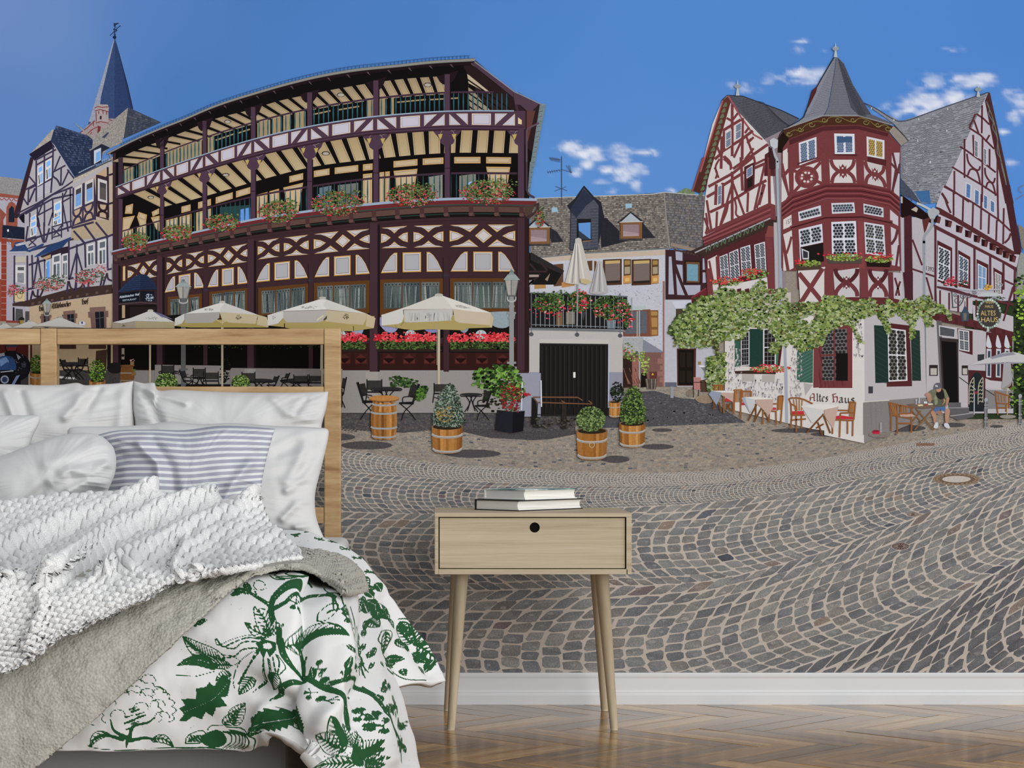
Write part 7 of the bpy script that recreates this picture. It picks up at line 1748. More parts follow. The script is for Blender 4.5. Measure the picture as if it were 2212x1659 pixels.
HB = 5.78                         # depth of the headboard face
bed = empty('bed', (-1.053, -1.1, 0))
tag(bed, 'oak double bed with an open slatted headboard against the mural', 'bed')
def bpart(name, lo, hi, m, b=0.003):
    lo = Vector(lo) - bed.location; hi = Vector(hi) - bed.location
    return bevel_box(name, lo, hi, m, bed, b, 2)
Yh = HB + CAMY
def bx(xa, xb, ya, yb, d0=0.0, th=0.036):
    a, b = P3(xa, ya, HB), P3(xb, yb, HB)
    return (a.x, Yh + d0, b.z), (b.x, Yh + d0 + th, a.z)
for xa, xb in ((-526, -490), (87, 122), (700, 736)):
    lo, hi = bx(xa, xb, 709.5, 709.6); lo = (lo[0], lo[1], 0.0)
    bpart('headboard_post', lo, hi, M_BEDZ, 0.0025)
for ya, yb in ((710, 744), (835, 869), (957, 991), (1096, 1131)):
    for xa, xb in ((-489.3, 86.3), (122.7, 699.3)):
        lo, hi = bx(xa, xb, ya, yb, 0.001, 0.030)
        bpart('headboard_rail', lo, hi, M_BEDX, 0.002)
bpart('bed_base', (-1.86, -2.12, 0.055), (-0.262, Yh - 0.004, 0.262), M_BASE, 0.012)
for X in (-1.80, -0.32):
    for Y in (-2.06, -0.3):
        bpart('bed_foot', (X - .03, Y - .03, 0), (X + .03, Y + .03, 0.056), M_BEDZ, 0.004)

mt = bevel_box('mattress', (-1.85, -2.08, 0.264), (-0.232, Yh - 0.01, 0.470), M_SHEET, None, 0.022, 4)
for q in mt.data.polygons: q.use_smooth = True
tag(mt, 'white covered mattress below the duvet', 'mattress')

# ---- duvet
r = lambda *a: [tuple(map(float, q.split(','))) for q in a]
DUV = [
    r('0,1150,5.24', '150,1150,5.24', '300,1150,5.24', '450,1149,5.24', '580,1147,5.24', '690,1158,5.24', '775,1200,5.22', '850,1284,5.2', '915,1380,5.17', '966,1468,5.14'),
    r('0,1172,5.0', '150,1172,5.0', '290,1172,5.0', '430,1172,5.0', '570,1170,5.0', '690,1186,4.98', '772,1236,4.97', '812,1312,4.96', '842,1402,4.95', '864,1492,4.94'),
    r('0,1195,4.75', '130,1195,4.75', '280,1195,4.75', '420,1194,4.75', '560,1190,4.75', '690,1204,4.7', '775,1262,4.66', '838,1365,4.6', '882,1495,4.55', '908,1640,4.52'),
    r('0,1218,4.4', '120,1218,4.4', '260,1217,4.4', '400,1216,4.4', '545,1214,4.4', '685,1222,4.38', '768,1285,4.34', '832,1395,4.3', '872,1540,4.26', '900,1720,4.23'),
    r('0,1238,4.1', '110,1238,4.1', '240,1237,4.1', '380,1235,4.1', '522,1232,4.1', '670,1240,4.06', '752,1308,4.02', '812,1430,3.99', '852,1580,3.96', '880,1760,3.93'),
    r('-20,1262,3.84', '100,1262,3.84', '220,1262,3.84', '350,1258,3.83', '495,1250,3.82', '640,1262,3.78', '718,1335,3.75', '772,1450,3.72', '810,1610,3.69', '840,1790,3.67'),
    r('-30,1372,3.70', '90,1372,3.70', '210,1372,3.70', '330,1372,3.70', '460,1376,3.69', '590,1396,3.66', '664,1440,3.63', '716,1532,3.6', '752,1650,3.58', '780,1810,3.57'),
    r('-30,1500,3.67', '90,1500,3.67', '200,1500,3.67', '310,1500,3.67', '435,1506,3.67', '556,1512,3.65', '620,1535,3.6', '668,1600,3.57', '712,1690,3.55', '750,1830,3.54'),
    r('-30,1622,3.68', '80,1622,3.68', '190,1622,3.68', '300,1622,3.68', '425,1618,3.68', '542,1622,3.67', '572,1583,3.62', '648,1608,3.57', '706,1660,3.55', '750,1850,3.54'),
]
NV, NU = 430, 470
DQ = net(DUV, NV, NU)
Xp, Yp = DQ[..., 0].copy(), DQ[..., 1].copy()
# soft folds: ridges follow lines in the cloth
def ridge(X, Y, pts, w, amp, side=0.0):
    """height of a soft ridge that follows a polyline given in photo pixels"""
    best = np.full(X.shape, 1e9); sg = np.zeros(X.shape)
    for (ax, ay), (bx_, by_) in zip(pts[:-1], pts[1:]):
        dx, dy = bx_ - ax, by_ - ay; L2 = dx * dx + dy * dy
        t = np.clip(((X - ax) * dx + (Y - ay) * dy) / L2, 0, 1)
        ex, ey = X - ax - t * dx, Y - ay - t * dy; d = np.hypot(ex, ey)
        s = np.sign(ex * dy - ey * dx); m = d < best; best = np.where(m, d, best); sg = np.where(m, s, sg)
    ww = w * (1 + side * sg)
    return amp * np.exp(-(best / ww) ** 2)
H = np.zeros(Xp.shape)
for pts, w, a, sd in (('668 1270 668 1330 640 1420 600 1500', 26, .030, .35), ('790 1260 800 1340 800 1450 780 1560', 22, .02, .2), ('715 1300 740 1400 730 1500 690 1580', 20, -.022, 0),
                      ('560 1480 600 1520 640 1590', 20, .026, 0), ('540 1600 590 1500 640 1430', 16, -.02, .2), ('850 1400 880 1520 890 1640', 20, .016, 0), ('840 1290 900 1400 940 1450', 16, .016, 0),
                      ('905 1330 950 1450', 12, -.008, 0), ('300 1400 420 1420 520 1460', 40, .012, 0), ('700 1560 740 1620 760 1660', 22, -.02, 0), ('640 1430 700 1470 780 1500', 26, .016, 0), ('820 1560 840 1640', 18, -.014, 0)):
    H += ridge(Xp, Yp, S(pts), w, a, sd)
H += (fbm(Xp / 80, Yp / 80, 2) - .5) * .016 + (fbm(Xp / 26 + 7, Yp / 40, 2) - .5) * .002
# hem puffs
WD_ = to_world(DQ); Nn = normals(WD_)
Nn *= np.where((Nn[..., 1:2] * 1 > 0), 1, 1)
if Nn[NV // 2, NU // 2, 1] > 0: Nn = -Nn
WD_ = WD_ + Nn * H[..., None]
duvD = WD_[..., 1] - CAMY
duvX = VPX + WD_[..., 0] * FPX / duvD; duvY = VPY + (CAMZ - WD_[..., 2]) * FPX / duvD

# printed toile: drawn once into an ink field over the cloth
IS = 1.5
IW, IH, IX0, IY0 = int(900 * IS), int(560 * IS), 110, 1130
ink = np.zeros((IH, IW)); gy_, gx_ = np.mgrid[0:IH, 0:IW]; gx_ = IX0 + gx_ / IS; gy_ = IY0 + gy_ / IS
V5, V6 = Z(0, 1030, .3793), Z(380, 1100, .3369)
def bbox(pts, pad):
    xs = [q[0] for q in pts]; ys = [q[1] for q in pts]
    a = max(0, int((min(xs) - pad - IX0) * IS)); b = min(IW, int((max(xs) + pad - IX0) * IS) + 2); c = max(0, int((min(ys) - pad - IY0) * IS)); d = min(IH, int((max(ys) + pad - IY0) * IS) + 2)
    return slice(c, max(c, d)), slice(a, max(a, b))
def istroke(pts, w, v=1.0, w2=None):
    sl = bbox(pts, w * 2 + 2); X, Y = gx_[sl], gy_[sl]
    if X.size == 0: return
    best = np.full(X.shape, -9.0); n = len(pts) - 1
    for k, ((ax, ay), (bx_, by_)) in enumerate(zip(pts[:-1], pts[1:])):
        dx, dy = bx_ - ax, by_ - ay; L2 = dx * dx + dy * dy + 1e-9
        t = np.clip(((X - ax) * dx + (Y - ay) * dy) / L2, 0, 1)
        d = np.hypot(X - ax - t * dx, Y - ay - t * dy); ww = w if w2 is None else w + (w2 - w) * (k + t) / n
        best = np.maximum(best, ww / 2 - d)
    m = np.clip(best * .9 + (.75 if v else .45), 0, 1)
    ink[sl] = np.maximum(ink[sl], m) if v else ink[sl] * (1 - m)
def ipoly(pts, v=1.0):
    sl = bbox(pts, 1); X, Y = gx_[sl], gy_[sl]
    if X.size == 0: return
    c = np.zeros(X.shape, bool); j = len(pts) - 1
    for i in range(len(pts)):
        xi, yi = pts[i]; xj, yj = pts[j]
        if yi != yj: c ^= ((yi > Y) != (yj > Y)) & (X < (xj - xi) * (Y - yi) / (yj - yi) + xi)
        j = i
    ink[sl] = np.where(c, v, ink[sl])
def leaf(a, b, w, style=0, bend=0.0, n=9):
    """leaf from stalk a to tip b: 0 solid with pale veins, 1 outlined with dark veins, 2 jagged solid, 3 half solid"""
    ax, ay = a; bx_, by_ = b; dx, dy = bx_ - ax, by_ - ay; L = math.hypot(dx, dy); ux, uy = dx / L, dy / L; nx, ny = -uy, ux
    C = lambda t, o: (ax + dx * t + nx * (o + bend * L * math.sin(t * math.pi)), ay + dy * t + ny * (o + bend * L * math.sin(t * math.pi)))
    pr_ = lambda t: w * math.sin(min(1, t) ** .75 * math.pi) ** .8
    ts = np.linspace(0, 1, 21)
    jag = (lambda k: 1 + (.28 if k % 2 else -.12)) if style == 2 else (lambda k: 1)
    A = [C(t, pr_(t) * jag(k)) for k, t in enumerate(ts)]; B = [C(t, -pr_(t) * jag(k)) for k, t in enumerate(ts)]
    if style in (0, 2):
        ipoly(A + B[::-1]); istroke([C(t, 0) for t in np.linspace(.05, .9, 8)], 1.1, 0)
        for t in np.linspace(.2, .8, n // 2):
            for s in (-1, 1): istroke([C(t, 0), C(t + .12, s * pr_(t) * .75)], .8, 0)
    else:
        istroke(A, 1.3); istroke(B, 1.3); istroke([C(t, 0) for t in np.linspace(0, 1, 8)], 1.6)
        for t in np.linspace(.08, .88, n):
            for s in (-1, 1):
                if style == 3 and s > 0: continue
                istroke([C(t, 0), C(min(1, t + .13), s * pr_(min(1, t + .13)) * .82)], 2.4, 1, .8)
        if style == 3: ipoly([C(t, 0) for t in ts] + A[::-1])
def branch(s, T, w, w2=None):
    w *= 1.2; w2 = w2 and w2 * 1.2; q = smooth(T(s), 5); istroke(q, w, 1, w2)
    for k in range(len(q) * 2):                                   # pale flecks in the bark
        a = q[random.randrange(len(q))]; istroke([(a[0] + random.uniform(-w, w) * .3, a[1] + random.uniform(-w, w) * .3), (a[0] + random.uniform(-3, 3), a[1] + random.uniform(-3, 3))], .7, 0)
def scallop(cx, cy, rx, ry, n, w=1.2, a0=0, a1=6.283):
    q = []
    for k in range(n * 5 + 1):
        a = a0 + (a1 - a0) * k / (n * 5); m = 1 + .10 * abs(math.sin(k / 5 * math.pi))
        q.append((cx + rx * m * math.cos(a), cy + ry * m * math.sin(a)))
    istroke(q, w)
def dash(s, T, w=2.2):
    q = smooth(T(s), 8)
    for k in range(0, len(q) - 1, 1):
        if k % 3 != 2: istroke(q[k:k + 2], w)
def flower(cx, cy, r, asp=.8, n=5):
    for k in range(n):
        a = k * 6.283 / n + .4; scallop(cx + r * .62 * math.cos(a), cy + asp * r * .62 * math.sin(a), r * .42, r * .42 * asp, 5, 1.1)
        istroke([(cx, cy), (cx + r * .6 * math.cos(a), cy + asp * r * .6 * math.sin(a))], 2.4, 1, .6)
    ipoly([(cx + r * .2 * math.cos(k), cy + asp * r * .2 * math.sin(k)) for k in np.linspace(0, 6, 8)])
def twig(x, y, n=5, r=16):
    for k in range(n):
        a = random.uniform(0, 6.28); e = (x + r * math.cos(a), y + r * .8 * math.sin(a)); istroke([(x, y), e], 1.2)
        if random.random() < .6: ipoly([(e[0] + 2.6 * math.cos(q) , e[1] + 2.2 * math.sin(q)) for q in np.linspace(0, 5.5, 6)])
        else: flower(e[0], e[1], 6)
# central branches
branch('800 465 720 480 650 530 610 600 615 700', V6, 13, 10); branch('590 600 520 555 460 520 390 500', V6, 7, 3); branch('610 640 700 590 760 530 880 490 950 540 980 600', V6, 8, 3)
for s in ('460 520 440 480 455 450', '430 515 390 545', '520 560 500 500'): branch(s, V6, 3, 2)
leaf(*V6('470 530 440 460'), 9, 0); leaf(*V6('430 510 340 560'), 6, 0); leaf(*V6('480 530 350 500'), 5, 2)
branch('670 840 690 930 760 1000 850 1040', V6, 12, 12); branch('850 1040 960 1130 1030 1230 1080 1320 1110 1400', V6, 11, 12); branch('830 1060 720 1090 640 1150 590 1220', V6, 10, 4); branch('800 850 830 960 830 1040', V6, 8, 9); branch('660 770 660 850', V6, 10, 10); branch('850 900 830 960', V6, 4)
branch('960 1130 1060 1110 1140 1080 1220 1110 1290 1170 1340 1300', V6, 6, 5); branch('1340 1300 1370 1400 1440 1500 1470 1620', V6, 9, 4)
leaf(*V6('600 800 500 620'), 22, 1, .1, 8); leaf(*V6('610 800 440 720'), 12, 1, -.1, 6); leaf(*V6('560 760 690 730'), 13, 1, .1, 6)
leaf(*V6('760 840 1050 850'), 17, 3, -.34, 10); leaf(*V6('700 880 830 690'), 15, 1, .15, 6); leaf(*V6('300 960 40 800'), 19, 1, -.1, 14)
leaf(*V6('250 1020 0 1000'), 15, 0, .2); istroke(V6('240 1010 120 960 0 950'), 1); istroke(V6('240 1040 120 1075 0 1065'), 1)
leaf(*V5('1090 840 1185 812'), 7, 0)
# oak leaf
ipoly(V6('345 1110 330 1200 290 1205 330 1260 260 1270 235 1330 190 1300 165 1350 110 1330 60 1365 20 1360 50 1320 20 1280 60 1260 30 1220 90 1215 130 1220 130 1150 190 1140 210 1110 240 1140 290 1060')); istroke(smooth(V6('330 1115 250 1210 150 1260 40 1310')), 1.3, 0)
leaf(*V6('340 1060 250 1100'), 14, 1, 0, 6); leaf(*V6('340 1000 200 1020'), 10, 1, .1, 8)
# exotic blossom with long petals
for s in ('560 830 460 820 360 860 300 880 260 830', '560 850 440 850 380 890 320 890', '520 890 430 900 370 940 280 950', '530 920 470 990 420 1060 390 1130', '500 940 450 1020 400 1110', '560 960 560 1040 540 1110 500 1160', '590 960 600 1030 590 1090', '640 930 660 980 650 1060', '620 950 640 1040'): dash(s, V6, 2.6)
for s in ('570 820 470 800 350 840 270 870 250 830', '520 900 420 960 370 1040 360 1110 370 1150', '560 960 540 1080 500 1150 480 1180', '600 960 610 1060 570 1140', '650 930 690 1000 660 1060', '230 940 330 930 400 970 350 1000 240 990'): istroke(smooth(V6(s)), 1.1)
ipoly(V6('510 860 560 830 640 850 640 900 600 950 580 910 560 960 540 910 500 930 530 890')); ipoly(V6('560 860 600 850 620 880 590 900 560 890'), 0)
leaf(*V6('470 1080 400 1190'), 13, 1, 0, 8); leaf(*V6('640 1050 580 1160'), 15, 3, 0, 8)
# peony bottom left
scallop(283, 1535, 88, 62, 15, 1.2, 2.6, 6.7); scallop(285, 1545, 60, 48, 11, 1.1, 2.8, 6.6)
for x, y in ((235, 1520), (262, 1500), (290, 1494), (318, 1500), (340, 1524), (320, 1470), (345, 1500), (255, 1545), (305, 1530), (350, 1550)): scallop(x, y, 15, 12, 5, 1.1, 2.9, 6.5)
for s in ('720 1480 650 1440 630 1380', '740 1480 760 1420 840 1400 880 1370', '740 1500 840 1490 900 1510', '700 1490 600 1470 530 1500', '730 1480 720 1540'): istroke(smooth(V5(s)), 8, 1, 1.8)
for k in range(16): x = random.uniform(700, 800); y = random.uniform(1320, 1440); istroke(V5('%f %f %f %f' % (x, y, x + 44, y - 14)), 3.2, 1, 1)
leaf(*V5('620 1460 510 1540'), 9, 1, .2, 5); leaf(*V5('860 1500 990 1540'), 9, 1, -.2, 6); istroke(smooth(V5('500 1530 560 1545 700 1555 850 1550 1000 1540')), 1.1); ipoly(V5('330 1540 350 1530 360 1550'))
# cabbage rose
ipoly(smooth(V6('160 1480 190 1440 260 1420 310 1450 320 1500 270 1530 200 1520'), 4, True))
for k in range(6): istroke(smooth(V6('%d 1430 %d 1450 %d 1500 %d 1540' % (300 + k * 26, 350 + k * 28, 350 + k * 27, 290 + k * 26))), 3.2, 1, 1.2)
for s in ('60 1500 80 1450 160 1420 190 1440', '80 1490 150 1450', '60 1500 150 1500 170 1480', '320 1400 440 1410 520 1460 500 1540', '340 1420 460 1430 540 1420', '200 1420 230 1390 330 1390', '0 1530 200 1530 330 1550 460 1560 500 1540'): istroke(smooth(V6(s)), 2, 1, 1.2)
for k in range(9): istroke(V6('%d 1490 %d 1450' % (80 + k * 10, 95 + k * 11)), 1.6)
leaf(*V6('370 1390 440 1245'), 17, 1, -.1, 8); leaf(*V6('300 1380 390 1290'), 12, 1, .1, 6); leaf(*V6('480 1400 560 1430'), 10, 2)
# leaf cluster and blossoms on the hanging side
leaf(*V6('520 1390 740 1230'), 22, 2, .1); leaf(*V6('800 1430 740 1230'), 14, 2, -.1); leaf(*V6('760 1400 700 1280'), 16, 1, 0, 8); twig(560, 1545, 4, 12)
for x, y, n_ in ((672, 1495, 9), (700, 1475, 7), (735, 1470, 8), (775, 1495, 9), (800, 1540, 8), (700, 1520, 7), (720, 1330, 6), (745, 1360, 6), (758, 1420, 6), (775, 1440, 7), (640, 1300, 4), (815, 1570, 6), (690, 1440, 5)): twig(x, y, n_, 15)
for a, b, w in (('900 1060 880 980', '', 12), ('1050 1060 1060 980', '', 10), ('1070 950 1040 900', '', 6), ('1200 1000 1270 960', '', 7), ('1330 1170 1370 1130', '', 9), ('930 1050 960 1030', '', 8)): leaf(*V6(a), w * .7, 0)
# big rose bottom right
for a, w, st in (('1050 1560 900 1460', 20, 1), ('1040 1540 960 1370', 17, 3), ('1080 1540 1060 1380', 16, 1), ('1110 1540 1180 1420', 18, 1), ('1140 1560 1300 1490', 18, 3), ('1120 1600 1340 1600', 15, 1), ('1160 1590 1310 1540', 14, 1), ('1100 1640 920 1640', 15, 1), ('1190 1640 1330 1640', 14, 0)): leaf(*V6(a), w, st, .05, 8)
ipoly(smooth(V6('1080 1600 1100 1530 1150 1510 1190 1560 1170 1640 1110 1659'), 4, True))
for k in range(30): x, y = V6('%f %f' % (random.uniform(950, 1080), random.uniform(1560, 1659)))[0]; istroke([(x, y), (x + 1, y + 1)], 1.4)
for a, w, st in (('1400 1500 1510 1520', 8, 1), ('1430 1560 1480 1460', 8, 1), ('1340 1280 1420 1270', 9, 1), ('1330 1230 1300 1180', 7, 0), ('1430 1400 1500 1370', 7, 1)): leaf(*V6(a), w, st, 0, 6)
twig(868, 1600, 6, 14); twig(880, 1560, 5, 12); twig(858, 1520, 5, 10)
# streaky foliage on the steep side and blossoms on the far fold
for k in range(46):
    t = random.random(); x = 700 + 110 * t + random.uniform(-16, 16); y = 1250 + 190 * t + random.uniform(-30, 40); istroke([(x, y), (x + random.uniform(4, 12), y + random.uniform(14, 34))], random.uniform(.8, 3.2), 1, .5)
for a, w, st in (('1110 400 1230 480', 7, 0), ('1240 540 1200 640', 10, 1), ('1290 560 1320 700', 9, 2), ('1270 640 1240 560', 8, 0), ('1300 640 1380 690', 10, 2), ('1280 680 1330 740', 9, 1), ('1230 480 1300 500', 6, 0), ('1360 780 1390 900', 8, 1), ('1400 940 1490 950', 8, 2), ('1500 760 1470 700', 9, 1), ('1540 840 1460 720', 12, 1), ('1560 840 1520 720', 10, 1), ('1570 860 1690 980', 9, 1), ('1550 900 1640 970', 7, 2), ('1430 830 1520 870', 8, 1), ('1480 1010 1500 1060', 6, 2), ('1450 980 1400 960', 6, 2), ('1560 960 1620 910', 8, 1)): leaf(*V6(a), w, st, 0, 6)
for s in ('1340 770 1400 780 1390 860 1330 830 1340 770', '1420 1000 1500 1080 1620 1090', '1330 590 1370 600 1350 640', '1380 900 1440 1000', '1460 680 1510 700 1560 780 1600 850'): istroke(smooth(V6(s)), 1.3)
for x, y in ((720, 1170), (690, 1165), (745, 1185), (640, 1160), (660, 1150), (770, 1205), (760, 1222), (800, 1232), (790, 1195)): 
    for k in range(6): istroke([(x + random.uniform(-12, 12), y + random.uniform(-4, 4)), (x + random.uniform(-12, 12), y + random.uniform(-4, 4))], random.uniform(.8, 2.4))
for s in ('590 405 660 400 760 410 860 425 900 450', '640 430 720 445 800 430', '600 415 640 440 700 450'): istroke(smooth(V6(s)), 1.4)
scallop(632, 1240, 36, 6, 9, 1.2); scallop(640, 1241, 22, 3.6, 7, 1.1); scallop(705, 1325, 10, 13, 6, 1.2); scallop(560, 1262, 12, 9, 5, 1.0); twig(640, 1290, 4, 10)
for k in range(26):
    t = random.random(); x = 800 + 75 * t + random.uniform(-22, 14); y = 1330 + 280 * t + random.uniform(-30, 30)
    a = random.uniform(.6, 2.2); leaf((x, y), (x + 16 * math.cos(a), y + 20 * math.sin(a)), random.uniform(2.5, 5), random.choice((0, 1, 2)), 0, 4)
for k in range(16):
    t = random.random(); x = 800 + 140 * t + random.uniform(-14, 10); y = 1255 + 190 * t + random.uniform(-16, 16)
    a = random.uniform(.2, 2.0); leaf((x, y), (x + 22 * math.cos(a), y + 24 * math.sin(a)), random.uniform(4, 8), random.choice((0, 1, 2)), 0, 5)
# worn, woodcut edges
nzk = fbm(gx_ / 3.2, gy_ / 3.2, 3)
ink = np.clip(ink + (nzk - .5) * .55 * (ink > .02), 0, 1)
spk = (fbm(gx_ / 1.7 + 40, gy_ / 1.7, 2) > .80) & (fbm(gx_ / 30, gy_ / 30, 2) > .55)
ink = np.maximum(ink, spk * .55)
def sample(X, Y):
    x = np.clip((X - IX0) * IS, 0, IW - 1.001); y = np.clip((Y - IY0) * IS, 0, IH - 1.001)
    xi, yi = x.astype(int), y.astype(int); fx, fy = x - xi, y - yi; x1, y1 = np.minimum(xi + 1, IW - 1), np.minimum(yi + 1, IH - 1)
    return ink[yi, xi] * (1 - fx) * (1 - fy) + ink[yi, x1] * fx * (1 - fy) + ink[y1, xi] * (1 - fx) * fy + ink[y1, x1] * fx * fy
inkv = sample(Xp, Yp)
inkv[(Xp < IX0 + 4) | (Yp > IY0 + IH / IS - 3)] = 0

M_DUVET, _nt, _b = mat('toile_cotton', 0.85, 0.12)
_a = nd(_nt, 'ShaderNodeAttribute', attribute_name='ink')
_r = ramp(_nt, [(0.34, 'dadada'), (0.50, '24502f')], _a.outputs['Fac'])
_nt.links.new(_r.outputs[0], _b.inputs['Base Color'])
duv = link('duvet', grid_mesh('duvet', WD_, M_DUVET, 0.018, {'ink': inkv}))
tag(duv, 'white duvet with dark green botanical toile print hanging over the bed corner', 'duvet')

# pixel lookup of the duvet depth, for what lies on top of it
_lk = {}
_fx = (duvX / 6).astype(int); _fy = (duvY / 6).astype(int)
for a, b, d in zip(_fx.ravel(), _fy.ravel(), duvD.ravel()):
    k = (int(a), int(b))
    if d < _lk.get(k, 99): _lk[k] = float(d)
def duv_depth(X, Y):
    out = np.full(X.shape, 9.0)
    it = np.nditer([X, Y], flags=['multi_index'])
    for x, y in it:
        a, b = int(x / 6), int(y / 6); m = 9.0
        for i in (-1, 0, 1):
            for j in (-1, 0, 1):
                m = min(m, _lk.get((a + i, b + j), 9.0))
        out[it.multi_index] = m
    return out
def drape(C, nv, nu, gap, skip=0):
    """net whose depth is kept a little in front of the duvet"""
    A = net(C, 26, 30); k = int(26 * skip)
    d = duv_depth(A[..., 0], A[..., 1]) - gap
    e = np.minimum(A[..., 2], d); e[:k] = A[:k, :, 2]
    for _ in range(5):
        p_ = np.pad(e, 1, mode='edge'); b = (p_[:-2, 1:-1] + p_[2:, 1:-1] + p_[1:-1, :-2] + p_[1:-1, 2:] + 2 * e) / 6
        e = np.where(np.arange(26)[:, None] >= k + 2, np.minimum(e, b), e)
    A[..., 2] = e
    return net(A, nv, nu)

# ---- beige woven throw
TH = [
    r('795,1277,4.55', '780,1240,4.62', '758,1216,4.74', '730,1200,4.86', '690,1190,4.95'),
    r('752,1286,4.46', '742,1250,4.55', '728,1222,4.68', '708,1204,4.82', '670,1190,4.92'),
    r('716,1262,4.4', '710,1240,4.5', '700,1218,4.66', '684,1200,4.8', '650,1186,4.9'),
    r('672,1231,4.28', '668,1220,4.4', '660,1206,4.58', '648,1194,4.74', '620,1184,4.86'),
    r('620,1228,4.14', '620,1217,4.28', '616,1204,4.45', '608,1194,4.62', '590,1182,4.8'),
    r('560,1236,4.0', '556,1222,4.15', '548,1208,4.35', '536,1198,4.5', '520,1184,4.7'),
    r('505,1270,3.84', '485,1240,4.0', '462,1222,4.2', '440,1208,4.36', '420,1190,4.6'),
    r('440,1326,3.70', '405,1280,3.8', '370,1246,3.96', '340,1222,4.15', '320,1196,4.4'),
    r('372,1390,3.65', '320,1330,3.72', '276,1284,3.82', '240,1250,3.98', '220,1212,4.3'),
    r('300,1462,3.63', '240,1390,3.67', '186,1330,3.74', '140,1280,3.84', '110,1230,4.1'),
    r('215,1545,3.62', '150,1462,3.63', '92,1390,3.68', '40,1320,3.74', '0,1250,3.95'),
    r('130,1615,3.61', '60,1530,3.62', '0,1450,3.64', '-50,1370,3.68', '-90,1290,3.8'),
    r('40,1690,3.61', '-30,1600,3.61', '-90,1510,3.63', '-140,1430,3.66', '-180,1340,3.74'),
    r('-60,1790,3.61', '-120,1690,3.61', '-180,1590,3.62', '-230,1500,3.65', '-270,1400,3.72'),
]
TQ = drape(TH, 330, 120, 0.024)
hem = np.linspace(0, 1, 120)[None, :]
TQ[..., 0] += (fbm(TQ[..., 0] / 14, TQ[..., 1] / 14, 2) - .5) * 3 * (1 - hem) ** 4
TW = to_world(TQ); TN = normals(TW)
if TN[100, 60, 1] > 0: TN = -TN
th = (fbm(TQ[..., 0] / 40, TQ[..., 1] / 40, 3) - .5) * .010 + .004 * np.exp(-(hem / .05) ** 2)
rib = np.sin(TQ[..., 0] * 1.15 + TQ[..., 1] * .35 + 3 * fbm(TQ[..., 0] / 20, TQ[..., 1] / 20, 2)) * .0004 + (fbm(TQ[..., 0] / 2.4, TQ[..., 1] / 1.8, 2) - .5) * .0012
TW = TW + TN * (th + rib)[..., None]
M_THROW, _nt, _b = mat('beige_weave', 0.95, 0.08)
_tc = nd(_nt, 'ShaderNodeTexCoord')
_n = nd(_nt, 'ShaderNodeTexNoise', Scale=230, Detail=3); _nt.links.new(_tc.outputs['Object'], _n.inputs['Vector'])
_v = nd(_nt, 'ShaderNodeTexVoronoi', Scale=190); _nt.links.new(_tc.outputs['Object'], _v.inputs['Vector'])
_r = ramp(_nt, [(0.25, '98958b'), (0.6, 'b1aea5'), (0.85, 'c0beb6')], _n.outputs[0]); _nt.links.new(_r.outputs[0], _b.inputs['Base Color'])
bump(_nt, _b, _v.outputs[0], 0.55, 0.003)
thr = link('woven_throw', grid_mesh('woven_throw', TW, M_THROW, 0.006))
tag(thr, 'beige woven throw lying under the white knit blanket', 'throw')

for a, b, d in zip((TQ[..., 0] / 6).astype(int).ravel(), (TQ[..., 1] / 6).astype(int).ravel(), (TW[..., 1] - CAMY).ravel()):
    k = (int(a), int(b))
    if d < _lk.get(k, 99): _lk[k] = float(d)
# ---- chunky white knit blanket
KN = [
    r('-110,1190,4.98', '-60,1185,4.98', '40,1180,4.98', '119,1176,4.98', '220,1174,4.98', '318,1170,4.98', '398,1166,4.95', '470,1164,4.93', '535,1160,4.91', '562,1150,4.88'),
    r('-110,1098,4.85', '-60,1092,4.85', '40,1078,4.85', '119,1069,4.85', '220,1066,4.85', '318,1061,4.85', '398,1080,4.83', '470,1082,4.81', '530,1074,4.79', '563,1082,4.77'),
    r('-115,1150,4.70', '-62,1145,4.70', '35,1130,4.70', '112,1116,4.70', '214,1104,4.71', '316,1096,4.73', '394,1102,4.73', '468,1106,4.71', '536,1102,4.69', '574,1112,4.67'),
    r('-120,1220,4.4', '-66,1212,4.42', '30,1192,4.45', '112,1172,4.48', '208,1154,4.5', '310,1134,4.55', '390,1134,4.56', '465,1134,4.56', '536,1132,4.56', '592,1144,4.54'),
    r('-125,1300,4.0', '-68,1290,4.05', '28,1260,4.1', '114,1230,4.15', '204,1200,4.25', '302,1174,4.32', '384,1168,4.36', '458,1164,4.38', '536,1160,4.4', '612,1160,4.4'),
    r('-128,1370,3.76', '-70,1362,3.78', '30,1332,3.84', '116,1292,3.9', '202,1256,4.0', '296,1222,4.1', '378,1204,4.2', '450,1194,4.24', '538,1182,4.3', '636,1176,4.32'),
    r('-130,1425,3.64', '-72,1415,3.66', '34,1395,3.7', '118,1340,3.76', '201,1300,3.84', '292,1262,3.95', '374,1232,4.08', '445,1216,4.14', '539,1200,4.22', '648,1187,4.28'),
    r('-130,1470,3.6', '-74,1455,3.6', '40,1436,3.62', '122,1376,3.68', '200,1338,3.74', '290,1297,3.86', '371,1254,4.0', '441,1235,4.08', '540,1216,4.16', '652,1197,4.24'),
]
KV, KU = 430, 620
KQ = drape(KN, KV, KU, 0.085, .14)
X, Y = KQ[..., 0], KQ[..., 1]
KW = to_world(KQ); KNn = normals(KW)
if KNn[250, 300, 1] > 0: KNn = -KNn
kh = np.zeros(X.shape)
